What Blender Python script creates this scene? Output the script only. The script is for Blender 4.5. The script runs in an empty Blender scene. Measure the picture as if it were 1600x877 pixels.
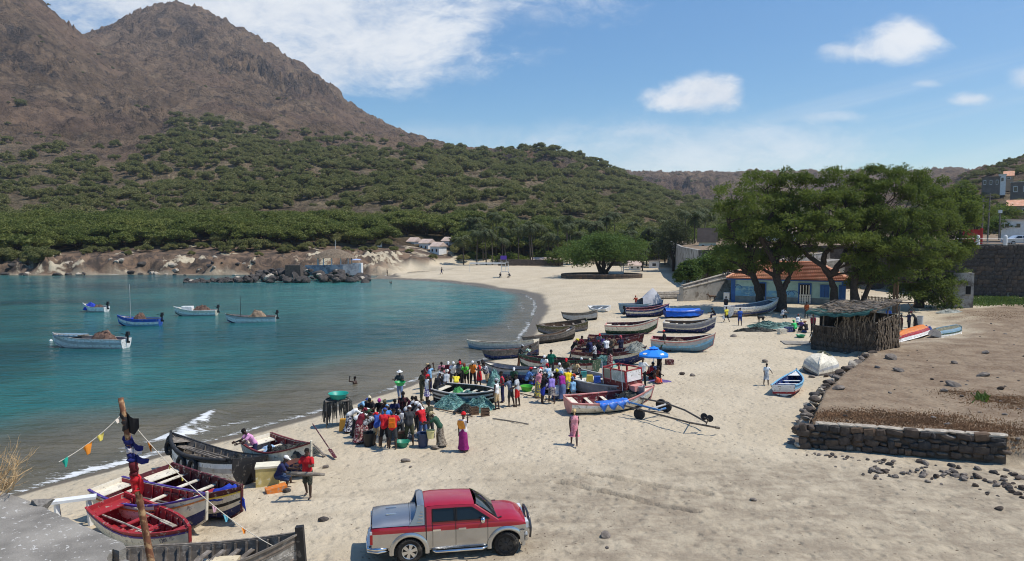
import bpy, bmesh, math, random
import numpy as np
from mathutils import Vector, Matrix
sc = bpy.context.scene
C = sc.collection
PI = math.pi
R = math.radians
F, U0, V0, HZ, ZC = 1150.0, 800.0, 438.5, 361.0, 10.7
PITCH = math.atan((V0 - HZ) / F)
cd = bpy.data.cameras.new("camera")
cd.sensor_width = 36.0
cd.lens = 36.0 * F / 1600.0
cd.clip_start = 0.2
cd.clip_end = 20000
cam = bpy.data.objects.new("camera", cd)
cam.location = (0, 0, ZC)
cam.rotation_euler = (PI / 2 - PITCH, 0, 0)
C.objects.link(cam)
sc.camera = cam
SUN_EL, SUN_AZ = R(61), R(-6)          # azimuth measured from +x towards +y
sv = Vector((math.cos(SUN_EL) * math.cos(SUN_AZ), math.cos(SUN_EL) * math.sin(SUN_AZ), math.sin(SUN_EL)))
sl = bpy.data.lights.new("sun", 'SUN')
sl.energy = 4.2
sl.angle = R(0.53)
sl.color = (1.0, 0.955, 0.88)
so = bpy.data.objects.new("sun", sl)
so.rotation_euler = sv.to_track_quat('Z', 'Y').to_euler()
so.location = (60, -10, 120)
C.objects.link(so)
sc.view_settings.view_transform = 'Standard'
sc.view_settings.look = 'None'
sc.view_settings.exposure = 0.16
sc.cycles.filter_width = 1.05
sc.view_settings.gamma = 1.0
sc.view_settings.use_curve_mapping = False
w = bpy.data.worlds.new("World")
sc.world = w
w.use_nodes = True
class NT:
 """tiny node-graph helper"""
 def __init__(s, tree):
  s.t = tree
  tree.nodes.clear()
 def n(s, typ, **kw):
  nd = s.t.nodes.new(typ)
  for k, v in kw.items():
   if k == 'i':
    for kk, vv in v.items():
     sock = nd.inputs[kk]
     if isinstance(vv, bpy.types.NodeSocket):
      s.t.links.new(vv, sock)
     else:
      sock.default_value = vv
   else:
    setattr(nd, k, v)
  return nd
 def m(s, op, a, b=0.0, c=None, clamp=False):
  nd = s.n('ShaderNodeMath', operation=op, use_clamp=clamp)
  for i, v in enumerate((a, b) if c is None else (a, b, c)):
   if isinstance(v, bpy.types.NodeSocket):
    s.t.links.new(v, nd.inputs[i])
   else:
    nd.inputs[i].default_value = v
  return nd.outputs[0]
 def mix(s, fac, a, b, blend='MIX'):
  nd = s.n('ShaderNodeMix', data_type='RGBA', blend_type=blend)
  for i, v in ((0, fac), (6, a), (7, b)):
   if isinstance(v, bpy.types.NodeSocket):
    s.t.links.new(v, nd.inputs[i])
   elif i == 0:
    nd.inputs[0].default_value = v
   else:
    nd.inputs[i].default_value = (v[0], v[1], v[2], 1)
  return nd.outputs[2]
 def ramp(s, fac, lo, hi):
  nd = s.n('ShaderNodeMapRange', i={0: fac, 1: lo, 2: hi, 3: 0.0, 4: 1.0}, interpolation_type='SMOOTHSTEP')
  return nd.outputs[0]
 def noise(s, vec, scale, detail=5.0, rough=0.55, dist=0.0, out=0):
  nd = s.n('ShaderNodeTexNoise', i={'Vector': vec, 'Scale': scale, 'Detail': detail, 'Roughness': rough, 'Distortion': dist})
  return nd.outputs[out]
def sky_world():
 g = NT(w.node_tree)
 sky = g.n('ShaderNodeTexSky', sky_type='NISHITA')
 sky.sun_disc = False
 sky.sun_elevation = SUN_EL
 sky.sun_rotation = PI / 2 - SUN_AZ          # measured clockwise from +y
 sky.altitude = 0
 sky.air_density = 1.0
 sky.dust_density = 0.35
 sky.ozone_density = 1.6
 tc = g.n('ShaderNodeTexCoord')
 vec = tc.outputs['Generated']
 sep = g.n('ShaderNodeSeparateXYZ', i={0: vec})
 x, y, z = sep.outputs
 ys = g.m('MAXIMUM', y, 0.05)
 u = g.m('DIVIDE', x, ys)
 v = g.m('DIVIDE', z, ys)
 cl = []
 def add(px, py, a, b, k, soft=0.55):
  cl.append(((px - 800) / F, (HZ - py) / F, a / F, b / F, k, soft))
 add(470, 20, 330, 72, .95, .9); add(590, 75, 150, 55, .9, .8); add(520, 100, 90, 40, .7, .8); add(300, -30, 380, 60, .8, .9)
 add(350, 0, 240, 50, .7, .8); add(760, 20, 42, 26, .5, .8); add(700, -40, 300, 50, .6, .9)
 add(1078, 162, 66, 18, 1.0, .7); add(1096, 140, 40, 22, 1.0, .6); add(1128, 150, 28, 26, .95, .6); add(1045, 160, 40, 16, .8, .8); add(1065, 140, 26, 14, .7, .8)
 add(1385, 78, 60, 24, .85, .8); add(1404, 60, 42, 24, .95, .7); add(1325, 88, 52, 13, .65, .9); add(1300, 82, 26, 8, .5, .9)
 add(1508, 159, 34, 10, .75, .9); add(1592, 125, 26, 18, .6, .9); add(1438, 135, 22, 6, .45, .9)
 add(1080, 240, 230, 48, .42, 1.0); add(1000, 265, 260, 36, .35, 1.0); add(1240, 225, 120, 30, .25, 1.0); add(700, 212, 130, 18, .22, 1.0)
 add(1285, 185, 50, 9, .4, .9); add(1010, 205, 60, 12, .3, .9)
 mp = g.n('ShaderNodeCombineXYZ', i={0: g.m('MULTIPLY', u, 1.0), 1: g.m('MULTIPLY', v, 1.9), 2: 3.7})
 n1 = g.noise(mp.outputs[0], 9.0, 10.0, 0.62, 0.5)
 n2 = g.noise(mp.outputs[0], 34.0, 8.0, 0.65, 0.5)
 ns = g.m('ADD', g.m('MULTIPLY', g.m('SUBTRACT', n1, .5), 1.9), g.m('MULTIPLY', g.m('SUBTRACT', n2, .5), .9))
 tot = None
 for (cu, cv, a, b, k, soft) in cl:
  du = g.m('DIVIDE', g.m('SUBTRACT', u, cu), a)
  dv = g.m('DIVIDE', g.m('SUBTRACT', v, cv), b)
  d = g.m('SQRT', g.m('ADD', g.m('MULTIPLY', du, du), g.m('MULTIPLY', dv, dv)))
  d = g.m('SUBTRACT', d, g.m('MULTIPLY', ns, 1.0 if soft > .75 else .7))
  mk = g.m('MULTIPLY', g.m('SUBTRACT', 1.0, g.ramp(d, 1 - soft, 1 + soft * .6)), k)
  tot = mk if tot is None else g.m('SUBTRACT', g.m('ADD', tot, mk), g.m('MULTIPLY', tot, mk))
 st = g.n('ShaderNodeCombineXYZ', i={0: g.m('ADD', g.m('MULTIPLY', u, .7), g.m('MULTIPLY', v, -2.4)), 1: g.m('ADD', g.m('MULTIPLY', v, 7.0), g.m('MULTIPLY', u, -1.6)), 2: 1.3})
 n3 = g.noise(st.outputs[0], 2.6, 8.0, 0.62, 0.5)
 streak = g.m('MULTIPLY', g.ramp(n3, .5, .8), .30)
 tot = g.m('MAXIMUM', tot, streak)
 front = g.m('GREATER_THAN', y, 0.06)
 tot = g.m('MULTIPLY', tot, front, clamp=True)
 shade = g.ramp(g.m('ADD', n1, g.m('MULTIPLY', n2, .35)), .35, .85)
 ccol = g.mix(shade, (5.3, 5.8, 6.5), (7.1, 7.3, 7.5))
 hs = g.n('ShaderNodeHueSaturation', i={'Hue': .5, 'Saturation': 1.42, 'Value': SKYV, 'Color': sky.outputs[0]})
 col = g.mix(tot, hs.outputs[0], ccol)
 bg = g.n('ShaderNodeBackground', i={'Color': col, 'Strength': 0.125})
 out = g.n('ShaderNodeOutputWorld', i={0: bg.outputs[0]})
SKYV = 1.0
sky_world()
def ray(px, py):
 a, b = (px - U0) / F, -(py - V0) / F
 return np.array((a, math.cos(PITCH) + b * math.sin(PITCH), -math.sin(PITCH) + b * math.cos(PITCH)))
def at_z(px, py, z):
 d = ray(px, py)
 k = (z - ZC) / d[2]
 return np.array((d[0] * k, d[1] * k, z))
def at_y(px, py, y):
 d = ray(px, py)
 k = y / d[1]
 return np.array((d[0] * k, y, ZC + d[2] * k))
def _hash(ix, iy, seed):
 h = ix.astype(np.uint32) * np.uint32(374761393) + iy.astype(np.uint32) * np.uint32(668265263) + np.uint32((seed * 1442695041) & 0xffffffff)
 h = (h ^ (h >> np.uint32(13))) * np.uint32(1274126177)
 return (h ^ (h >> np.uint32(16))).astype(np.float64) / 4294967296.0
def perlin(x, y, seed=0):
 xi, yi = np.floor(x).astype(np.int64), np.floor(y).astype(np.int64)
 fx, fy = x - xi, y - yi
 u, v = fx * fx * fx * (fx * (fx * 6 - 15) + 10), fy * fy * fy * (fy * (fy * 6 - 15) + 10)
 def gr(ox, oy):
  a = _hash((xi + ox) & 0xffffffff, (yi + oy) & 0xffffffff, seed) * (2 * PI)
  return np.cos(a) * (fx - ox) + np.sin(a) * (fy - oy)
 n0 = gr(0, 0) * (1 - u) + gr(1, 0) * u
 n1 = gr(0, 1) * (1 - u) + gr(1, 1) * u
 return (n0 * (1 - v) + n1 * v) * 1.5
def fbm(x, y, octs=4, seed=0, gain=.5):
 t, a = np.zeros_like(x), 1.0
 for i in range(octs):
  t += a * perlin(x * 2 ** i, y * 2 ** i, seed + i * 7)
  a *= gain
 return t
def ridged(x, y, octs=5, seed=0, gain=.55):
 t, a = np.zeros_like(x), 1.0
 for i in range(octs):
  t += a * (1 - np.abs(perlin(x * 2 ** i, y * 2 ** i, seed + i * 11)) * 2)
  a *= gain
 return t
def sstep(a, b, x):
 t = np.clip((x - a) / (b - a), 0, 1)
 return t * t * (3 - 2 * t)
def poly_sd(x, y, P):
 """signed distance to a closed polygon, positive inside"""
 P = np.asarray(P, float)
 d2 = np.full(x.shape, 1e18)
 inside = np.zeros(x.shape, bool)
 for i in range(len(P)):
  ax, ay = P[i]
  bx, by = P[(i + 1) % len(P)]
  ex, ey = bx - ax, by - ay
  t = np.clip(((x - ax) * ex + (y - ay) * ey) / (ex * ex + ey * ey + 1e-12), 0, 1)
  d2 = np.minimum(d2, (x - ax - t * ex) ** 2 + (y - ay - t * ey) ** 2)
  c = ((ay > y) != (by > y))
  with np.errstate(divide='ignore', invalid='ignore'):
   xs = (bx - ax) * (y - ay) / (by - ay + (1e-12 if by == ay else 0)) + ax
  inside ^= c & (x < xs)
 return np.where(inside, 1, -1) * np.sqrt(d2)
shore_px = [(-420, 905), (-200, 838), (-60, 796), (60, 762), (150, 738), (270, 704), (390, 675), (500, 645), (569, 622), (624, 606), (692, 581), (739, 569),
   (789, 552), (812, 535), (824, 518), (832, 500), (840, 482), (838, 470), (822, 460), (789, 453.5), (745, 446), (710, 441.5),
   (665, 438), (620, 436), (572, 435)]
SHORE = [tuple(at_z(px, py, 0)[:2]) for px, py in shore_px]
SHORE += [(-27, 168), (-30, 176), (-38, 181), (-56, 183), (-74, 179), (-92, 182), (-112, 178), (-130, 181), (-160, 176), (-220, 190), (-600, 260), (-700, 60), (-200, 8)]
SEA = SHORE
TERR = [tuple(at_z(px, py, 1.2)[:2]) for px, py in ((1250, 699), (1572, 729))]
TERR = [TERR[0], TERR[1], (27.5, 29.5), (80, 36), (120, 80), (70, 96), (52, 86), (41, 66), (30.5, 58.5), (26.9, 54.8), (20.0, 44.8), (16.5, 39.3)]
PLAT = [(260, 80), (110, 98), (78, 103.0), (63, 106.5), (61, 119), (32, 124), (35, 150), (46, 215), (300, 420)]
COLS = {
 -500: [(190, 405), (230, 375), (300, 345), (500, 260), (700, 170), (1000, -60), (1300, -150), (2600, -60)],
 -150: [(190, 405), (230, 373), (300, 345), (470, 275), (650, 205), (900, 60), (1150, -110), (1500, -160), (2600, 0)],
 0: [(190, 405), (230, 372), (300, 347), (450, 285), (650, 216), (900, 90), (1150, -48), (1500, -90), (2600, 60)],
 75: [(190, 404), (230, 370), (300, 347), (450, 286), (650, 220), (900, 115), (1150, 2), (1500, 40), (2600, 80)],
 140: [(190, 403), (230, 368), (300, 347), (450, 290), (660, 225), (900, 150), (1150, 62), (1400, 85), (1750, 66), (2600, 120)],
 190: [(190, 402), (230, 368), (300, 348), (450, 291), (670, 226), (900, 165), (1150, 104), (1400, 82), (1750, 46), (2600, 120)],
 240: [(190, 402), (230, 367), (300, 348), (450, 291), (690, 215), (900, 170), (1150, 118), (1400, 80), (1720, 21), (2600, 110)],
 275: [(190, 402), (230, 366), (300, 348), (450, 291), (700, 205), (900, 172), (1150, 122), (1400, 82), (1700, 11), (2600, 100)],
 330: [(190, 402), (230, 366), (300, 347), (450, 290), (700, 210), (900, 172), (1200, 118), (1400, 85), (1680, 24), (2600, 120)],
 400: [(190, 403), (230, 366), (300, 347), (450, 290), (700, 222), (1000, 168), (1250, 122), (1450, 92), (1650, 55), (2600, 160)],
 430: [(191, 404), (230, 367), (300, 347), (450, 290), (700, 226), (1000, 176), (1250, 140), (1450, 110), (1640, 73), (2600, 170)],
 500: [(193, 405), (230, 369), (300, 347), (450, 289), (700, 232), (1000, 190), (1300, 158), (1600, 120), (2600, 220)],
 560: [(196, 406), (232, 371), (300, 347), (450, 290), (700, 236), (1000, 213), (1300, 196), (1550, 172), (2600, 250)],
 640: [(200, 407), (236, 372), (300, 347), (450, 288), (670, 238), (1000, 228), (1400, 213), (2600, 262)],
 695: [(208, 412), (240, 373), (300, 347), (450, 286), (650, 241), (900, 236), (1250, 233), (2600, 266)],
 740: [(210, 413), (244, 374), (300, 348), (450, 287), (620, 256), (700, 244), (800, 246), (2600, 268)],
 800: [(210, 413), (246, 374), (300, 349), (450, 290), (610, 266), (700, 242), (820, 246), (2600, 270)],
 870: [(212, 413), (250, 376), (310, 350), (460, 300), (600, 270), (700, 244), (830, 254), (2600, 273)],
 920: [(213, 413), (254, 378), (320, 350), (470, 308), (600, 276), (700, 256), (830, 264), (1500, 277), (2600, 279)],
 970: [(214, 414), (258, 379), (330, 351), (480, 313), (600, 290), (690, 276), (820, 284), (1200, 300), (1500, 278), (2600, 280)],
 1050: [(218, 414), (270, 378), (350, 352), (490, 325), (620, 305), (760, 318), (1150, 312), (1480, 278), (2600, 280)],
 1110: [(220, 414), (290, 376), (380, 352), (520, 327), (650, 322), (900, 330), (1250, 300), (1450, 278), (2600, 280)],
 1250: [(220, 380), (300, 366), (420, 352), (600, 340), (900, 325), (1250, 300), (1450, 277), (2600, 280)],
 1420: [(130, 379), (180, 373), (280, 355), (380, 335), (520, 318), (900, 300), (1450, 276), (2600, 280)],
 1480: [(130, 379), (180, 372), (240, 354), (320, 324), (420, 300), (560, 296), (1000, 292), (1500, 268), (2600, 276)],
 1520: [(130, 379), (180, 370), (230, 350), (310, 310), (400, 278), (520, 272), (1000, 278), (1500, 276), (2600, 280)],
 1600: [(130, 379), (180, 368), (230, 342), (310, 292), (400, 255), (500, 247), (800, 258), (1500, 270), (2600, 280)],
 1900: [(130, 379), (180, 366), (230, 330), (310, 270), (400, 215), (520, 195), (900, 240), (2600, 280)],
}
_LY = np.linspace(math.log(100), math.log(3400), 240)
_cu = np.array(sorted(COLS))
_tab = []
for cu in _cu:
 pr = COLS[int(cu)]
 yy = np.array([p[0] for p in pr], float)
 ang = np.array([(HZ - p[1]) / F for p in pr])
 zz = ZC + ang * yy
 z = np.interp(_LY, np.log(yy), zz, left=np.nan)
 y = np.exp(_LY)
 sl0 = (zz[1] - zz[0]) / (yy[1] - yy[0])
 low = np.isnan(z)
 z[low] = zz[0] + (y[low] - yy[0]) * max(.4, sl0) if cu < 1200 else zz[0]
 k = np.array([1, 2, 3, 2, 1.]) / 9
 z2 = np.convolve(np.pad(z, 2, mode='edge'), k, 'valid')
 _tab.append(z2)
_tab = np.array(_tab)
_du = np.linspace(_cu[0], _cu[-1], 481)
_dt = np.array([np.interp(_du, _cu, _tab[:, j]) for j in range(_tab.shape[1])]).T
_k = np.array([1, 2, 3, 4, 3, 2, 1.]); _k /= _k.sum()
_dt = np.array([np.convolve(np.pad(_dt[:, j], 3, mode='edge'), _k, 'valid') for j in range(_dt.shape[1])]).T
def hill_base(x, y):
 u = np.clip(800 + F * x / np.maximum(y, 1), _du[0], _du[-1] - 1e-3)
 ly = np.clip(np.log(np.maximum(y, 1)), _LY[0], _LY[-1] - 1e-6)
 a = (u - _du[0]) / (_du[1] - _du[0]); ia = np.clip(a.astype(int), 0, len(_du) - 2); fa = a - ia
 b = (ly - _LY[0]) / (_LY[1] - _LY[0]); ib = np.clip(b.astype(int), 0, len(_LY) - 2); fb = b - ib
 return (_dt[ia, ib] * (1 - fa) + _dt[ia + 1, ib] * fa) * (1 - fb) + (_dt[ia, ib + 1] * (1 - fa) + _dt[ia + 1, ib + 1] * fa) * fb
RIDGE = np.interp
def green_limit(u):
 """distance where the green belt gives way to bare slope"""
 return np.interp(u, [-400, 0, 120, 210, 250, 300, 400, 450, 560, 640, 700, 780, 900, 970, 1050, 1110, 1250, 1420], [560, 590, 560, 520, 640, 860, 760, 690, 690, 650, 640, 600, 610, 600, 620, 640, 700, 340])
_tracks = [[(872, 749), (905, 757), (945, 767), (985, 777), (1030, 788), (1090, 800)], [(915, 738), (950, 744), (990, 751), (1040, 760), (1108, 770)]]
TRK = [[at_z(px, py, 1.25)[:2] for px, py in t] for t in _tracks]
def H(x, y, detail=True):
 x = np.asarray(x, float); y = np.asarray(y, float)
 shp = x.shape
 x = np.atleast_1d(x); y = np.atleast_1d(y)
 near = y < 235
 z = np.full(x.shape, -50.0)
 xn, yn = x[near], y[near]
 s = -poly_sd(xn, yn, SEA)
 b = np.where(s > 0, 1.15 * (1 - np.exp(-np.maximum(s, 0) / 6.5)) + .003 * np.maximum(s, 0), np.maximum(.10 * s, -5))
 e = np.sqrt(((xn + 27) / 10.5) ** 2 + ((yn - 187) / 9.5) ** 2)
 b = np.where(s > 0, b - 1.7 * (1 - sstep(.75, 1.25, e)), b)
 cl = (1 - sstep(-34, -24, xn)) * sstep(.2, 3.2, s + 1.6 * fbm(xn * .18, yn * .18, 3, 5)) * sstep(150, 165, yn)
 b = b + 2.7 * cl + cl * (1.5 * (ridged(xn / 6.5, yn / 5., 4, 88) - 1.0))
 bank = sstep(196.5, 198.5, yn + 1.2 * fbm(xn * .2, yn * .2, 2, 9)) * (1 - sstep(-24, -20, xn))
 b = b + 2.2 * bank * (1 - cl * .8)
 d = poly_sd(xn, yn, TERR)
 lift = np.interp(yn, [26, 33, 45, 57, 75, 95], [1.05, 1.08, .75, .42, .3, .2])
 edge = np.where(xn > 26.3, sstep(-4.5, 2.5, d), sstep(.22, .42, d))
 edge = np.where((yn > 52) & (xn > 30), sstep(-2.5, 2.0, d), edge)
 b = b + lift * edge
 b = b + 1.0 * sstep(26, 45, xn) * (1 - sstep(26, 36, yn)) * (1 - edge)
 if detail:
  amp = sstep(.5, 3.0, s)
  b = b + amp * (.055 * fbm(xn * .35, yn * .35, 3, 1) + .032 * fbm(xn * 1.7, yn * 1.7, 3, 2) * (1 - .5 * edge))
  b = b + .05 * edge * fbm(xn * .9, yn * .9, 3, 77)
  m = (yn < 45) & (yn > 17) & (xn > -2) & (xn < 20)
  if m.any():
   xm, ym = xn[m], yn[m]
   add = np.zeros(xm.shape)
   for T in TRK:
    dd = np.full(xm.shape, 9.0)
    for (ax, ay), (bx, by) in zip(T[:-1], T[1:]):
     ex, ey = bx - ax, by - ay
     t = np.clip(((xm - ax) * ex + (ym - ay) * ey) / (ex * ex + ey * ey), 0, 1)
     dd = np.minimum(dd, np.hypot(xm - ax - t * ex, ym - ay - t * ey))
    wob = .7 + .4 * fbm(xm * 1.1, ym * 1.1, 2, 33)
    add += wob * (.10 * np.exp(-((dd - .24) / .10) ** 2) - .16 * np.exp(-(dd / .12) ** 2))
   b[m] += add
 z[near] = b
 pm = (y > 85) & (y < 500) & (x > 15)
 if pm.any():
  d = poly_sd(x[pm], y[pm], PLAT)
  k = sstep(-.3, .3, d)
  z[pm] = np.maximum(z[pm], -50) * (1 - k) + np.maximum(z[pm], np.interp(x[pm], [36, 60], [7.3, 8.55])) * k
 far = y > 120
 if far.any():
  xf, yf = x[far], y[far]
  hb = hill_base(xf, yf)
  u = 800 + F * xf / yf
  left = u < 1200
  hb = np.where(left & (yf < 190), -50, hb)
  if detail:
   rk = sstep(.85, 1.1, yf / np.where(left, green_limit(u), 330)) * sstep(300, 520, yf)
   gx, gy = xf / 75., yf / 105.
   r = ridged(gx + .25 * fbm(gx * 2, gy * 2, 2, 8), gy, 6, 3) - 1.0
   r2 = ridged(xf / 26., yf / 24., 4, 57) - 1.0
   hb = hb + rk * np.minimum(yf, 1800) / 1000. * ((8.0 * r + 3.2 * r2) * sstep(.4, 1, rk))
   hb = hb + (1 - rk) * sstep(205, 260, yf) * 1.2 * fbm(xf / 16., yf / 16., 4, 12) * np.minimum(yf / 300., 2)
   for (uc, yc, su, sy, hgt) in ((430, 1330, 75, 150, 34), (495, 1380, 45, 130, 26), (360, 1290, 45, 90, 20), (300, 1450, 60, 130, 14), (850, 640, 95, 60, 9), (930, 650, 40, 40, 8), (1030, 1250, 60, 130, 20), (1090, 1230, 60, 130, 22), (200, 830, 90, 130, 13), (60, 900, 90, 140, 14), (120, 700, 80, 80, 9)):
    g2 = np.exp(-((u - uc) / su) ** 2 - ((yf - yc) / sy) ** 2)
    q = ridged(xf / 30. + uc, yf / 34., 4, 21) - .9
    hb = hb + g2 * hgt * .7 * (.38 * np.tanh((yf - yc) / (sy * .35) + 1.8 * q) + .45 * q)
  zz = z[far]
  z[far] = np.maximum(zz, hb)
 return z.reshape(shp)
_ht = np.linspace(-1.02, 1.02, 561); _hl = np.linspace(math.log(5.0), math.log(240.0), 700)
_HT, _HL = np.meshgrid(_ht, _hl)
_HC = H(_HT * np.exp(_HL), np.exp(_HL))
def hz(x, y):
 """ground height from a cached table"""
 t = x / max(y, 1e-3); l = math.log(max(y, 5.0))
 if l >= _hl[-1] or abs(t) >= 1.02: return float(H(np.array([x]), np.array([y]))[0])
 a = (t - _ht[0]) / (_ht[1] - _ht[0]); i = min(int(a), 559); a -= i
 b = (l - _hl[0]) / (_hl[1] - _hl[0]); j = min(int(b), 698); b -= j
 return float((_HC[j, i] * (1 - a) + _HC[j, i + 1] * a) * (1 - b) + (_HC[j + 1, i] * (1 - a) + _HC[j + 1, i + 1] * a) * b)
def G(px, py):
 """ground point seen at a picture point"""
 z = 1.1
 for _ in range(12):
  p = at_z(px, py, z)
  z2 = hz(p[0], p[1])
  z = z * .4 + z2 * .6
 p = at_z(px, py, z)
 return Vector((p[0], p[1], hz(p[0], p[1])))
def tag(o, label=None, cat=None, group=None, kind=None):
 if label: o['label'] = label
 if cat: o['category'] = cat
 if group: o['group'] = group
 if kind: o['kind'] = kind
 return o
def empty(name, loc, rz=0, label=None, cat=None, group=None):
 o = bpy.data.objects.new(name, None)
 o.empty_display_size = .2
 o.location = loc
 o.rotation_euler = (0, 0, rz)
 C.objects.link(o)
 return tag(o, label, cat, group)
def link(name, me, parent=None, loc=None, rot=None, scale=None):
 o = bpy.data.objects.new(name, me)
 C.objects.link(o)
 if parent: o.parent = parent
 if loc is not None: o.location = loc
 if rot is not None: o.rotation_euler = rot
 if scale is not None: o.scale = (scale,) * 3 if isinstance(scale, (int, float)) else scale
 return o
def dup(o, parent=None):
 c = o.copy()
 C.objects.link(c)
 c.parent = parent
 for ch in list(o.children):
  dup(ch, c)
 return c
_mats = {}
def mat(name, col, rough=.8, vary=.18, scale=4., bump=0., bscale=None, metal=0., col2=None, thr=(.5, .65), scale2=None, spec=.35, coat=0., alpha=1., detail=5., sub=0.):
 if name in _mats: return _mats[name]
 m = bpy.data.materials.new(name)
 m.use_nodes = True
 g = NT(m.node_tree)
 tc = g.n('ShaderNodeTexCoord')
 v = tc.outputs['Object']
 oi = g.n('ShaderNodeObjectInfo')
 off = g.n('ShaderNodeVectorMath', operation='MULTIPLY_ADD', i={0: (37., 17., 29.), 1: oi.outputs['Random'], 2: v}) if False else None
 n = g.noise(v, scale, detail, .6)
 f = g.ramp(n, .25, .75)
 a = [c * (1 - vary) for c in col]; b = [min(1, c * (1 + vary)) for c in col]
 c = g.mix(f, a, b)
 if col2:
  n2 = g.noise(v, scale2 or scale * 1.7, 6., .65, .3)
  c = g.mix(g.ramp(n2, thr[0], thr[1]), c, col2)
 p = g.n('ShaderNodeBsdfPrincipled', i={'Base Color': c, 'Roughness': rough, 'Metallic': metal, 'Specular IOR Level': spec, 'Coat Weight': coat, 'Coat Roughness': .08, 'Alpha': alpha})
 if bump:
  nb = g.noise(v, bscale or scale * 4, 6., .65)
  bm = g.n('ShaderNodeBump', i={'Strength': 1.0, 'Distance': bump, 'Height': nb})
  g.t.links.new(bm.outputs[0], p.inputs['Normal'])
 g.n('ShaderNodeOutputMaterial', i={0: p.outputs[0]})
 _mats[name] = m
 return m
class MB:
 def __init__(s):
  s.v, s.f, s.m = [], [], []
 def add(s, vs, fs, mi=0):
  k = len(s.v)
  s.v += [tuple(float(q) for q in p) for p in vs]
  s.f += [tuple(i + k for i in f) for f in fs]
  s.m += [mi] * len(fs)
  return k
 def box(s, c, d, rz=0., mi=0, ry=0., taper=1.0):
  x, y, z = d[0] / 2, d[1] / 2, d[2] / 2
  vs = [(-x, -y, -z), (x, -y, -z), (x, y, -z), (-x, y, -z), (-x * taper, -y * taper, z), (x * taper, -y * taper, z), (x * taper, y * taper, z), (-x * taper, y * taper, z)]
  M = Matrix.Translation(Vector(c)) @ Matrix.Rotation(rz, 4, 'Z') @ Matrix.Rotation(ry, 4, 'Y')
  s.add([M @ Vector(p) for p in vs], [(0, 3, 2, 1), (4, 5, 6, 7), (0, 1, 5, 4), (1, 2, 6, 5), (2, 3, 7, 6), (3, 0, 4, 7)], mi)
  return s
 def bar(s, a, b, wd, ht, mi=0, up=(0, 0, 1)):
  a, b = Vector(a), Vector(b)
  d = (b - a).normalized()
  sd = d.cross(Vector(up))
  if sd.length < 1e-4: sd = d.cross(Vector((1, 0, 0)))
  sd.normalize()
  u = sd.cross(d)
  vs = []
  for p in (a, b):
   for i, j in ((-1, -1), (1, -1), (1, 1), (-1, 1)):
    vs.append(p + sd * (i * wd / 2) + u * (j * ht / 2))
  s.add(vs, [(0, 3, 2, 1)[::-1], (4, 5, 6, 7)[::-1], (0, 1, 5, 4)[::-1], (1, 2, 6, 5)[::-1], (2, 3, 7, 6)[::-1], (3, 0, 4, 7)[::-1]], mi)
  return s
 def tube(s, pts, r, seg=8, mi=0, cap=True):
  pts = [Vector(p) for p in pts]
  n = len(pts)
  rs = [r] * n if isinstance(r, (int, float)) else list(r)
  up = Vector((0, 0, 1))
  vs = []
  prev = None
  for i, p in enumerate(pts):
   d = (pts[min(i + 1, n - 1)] - pts[max(i - 1, 0)]).normalized()
   if prev is None:
    a = d.cross(up)
    if a.length < .05: a = d.cross(Vector((1, 0, 0)))
   else:
    a = prev - d * prev.dot(d)
   a.normalize()
   prev = a
   b = d.cross(a)
   for k in range(seg):
    t = 2 * PI * k / seg
    vs.append(p + (a * math.cos(t) + b * math.sin(t)) * rs[i])
  fs = []
  for i in range(n - 1):
   for k in range(seg):
    k2 = (k + 1) % seg
    fs.append((i * seg + k, i * seg + k2, (i + 1) * seg + k2, (i + 1) * seg + k))
  if cap:
   fs.append(tuple(range(seg))[::-1]); fs.append(tuple((n - 1) * seg + k for k in range(seg)))
  s.add(vs, fs, mi)
  return s
 def lathe(s, prof, seg=16, mi=0, c=(0, 0, 0), axis='z', sx=1., sy=1.):
  vs, fs = [], []
  for r, z in prof:
   for k in range(seg):
    t = 2 * PI * k / seg
    p = (r * math.cos(t) * sx, r * math.sin(t) * sy, z)
    if axis == 'y': p = (p[0], p[2], -p[1])
    if axis == 'x': p = (p[2], p[1], -p[0])
    vs.append((p[0] + c[0], p[1] + c[1], p[2] + c[2]))
  for i in range(len(prof) - 1):
   for k in range(seg):
    k2 = (k + 1) % seg
    fs.append((i * seg + k, i * seg + k2, (i + 1) * seg + k2, (i + 1) * seg + k))
  if prof[0][0] > 1e-4: fs.append(tuple(range(seg))[::-1])
  if prof[-1][0] > 1e-4: fs.append(tuple((len(prof) - 1) * seg + k for k in range(seg)))
  s.add(vs, fs, mi)
  return s
 def grid(s, rows, mi=0, close=False):
  """rows: list of equally long point lists"""
  n = len(rows[0])
  k = s.add([p for r_ in rows for p in r_], [])
  fs = []
  for i in range(len(rows) - 1):
   for j in range(n if close else n - 1):
    j2 = (j + 1) % n
    fs.append((k + i * n + j, k + i * n + j2, k + (i + 1) * n + j2, k + (i + 1) * n + j))
  s.f += fs
  s.m += ([mi] * len(fs)) if isinstance(mi, int) else [mi[i] for i in range(len(rows) - 1) for j in range(n if close else n - 1)]
  return s
 def poly(s, pts, mi=0):
  s.add(pts, [tuple(range(len(pts)))], mi)
  return s
 def prism(s, pts, d, mi=0):
  """polygon pts extruded by vector d"""
  n = len(pts)
  a = [Vector(p) for p in pts]
  b = [p + Vector(d) for p in a]
  s.add(a + b, [tuple(range(n))[::-1], tuple(range(n, 2 * n))] + [(i, (i + 1) % n, n + (i + 1) % n, n + i) for i in range(n)], mi)
  return s
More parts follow.
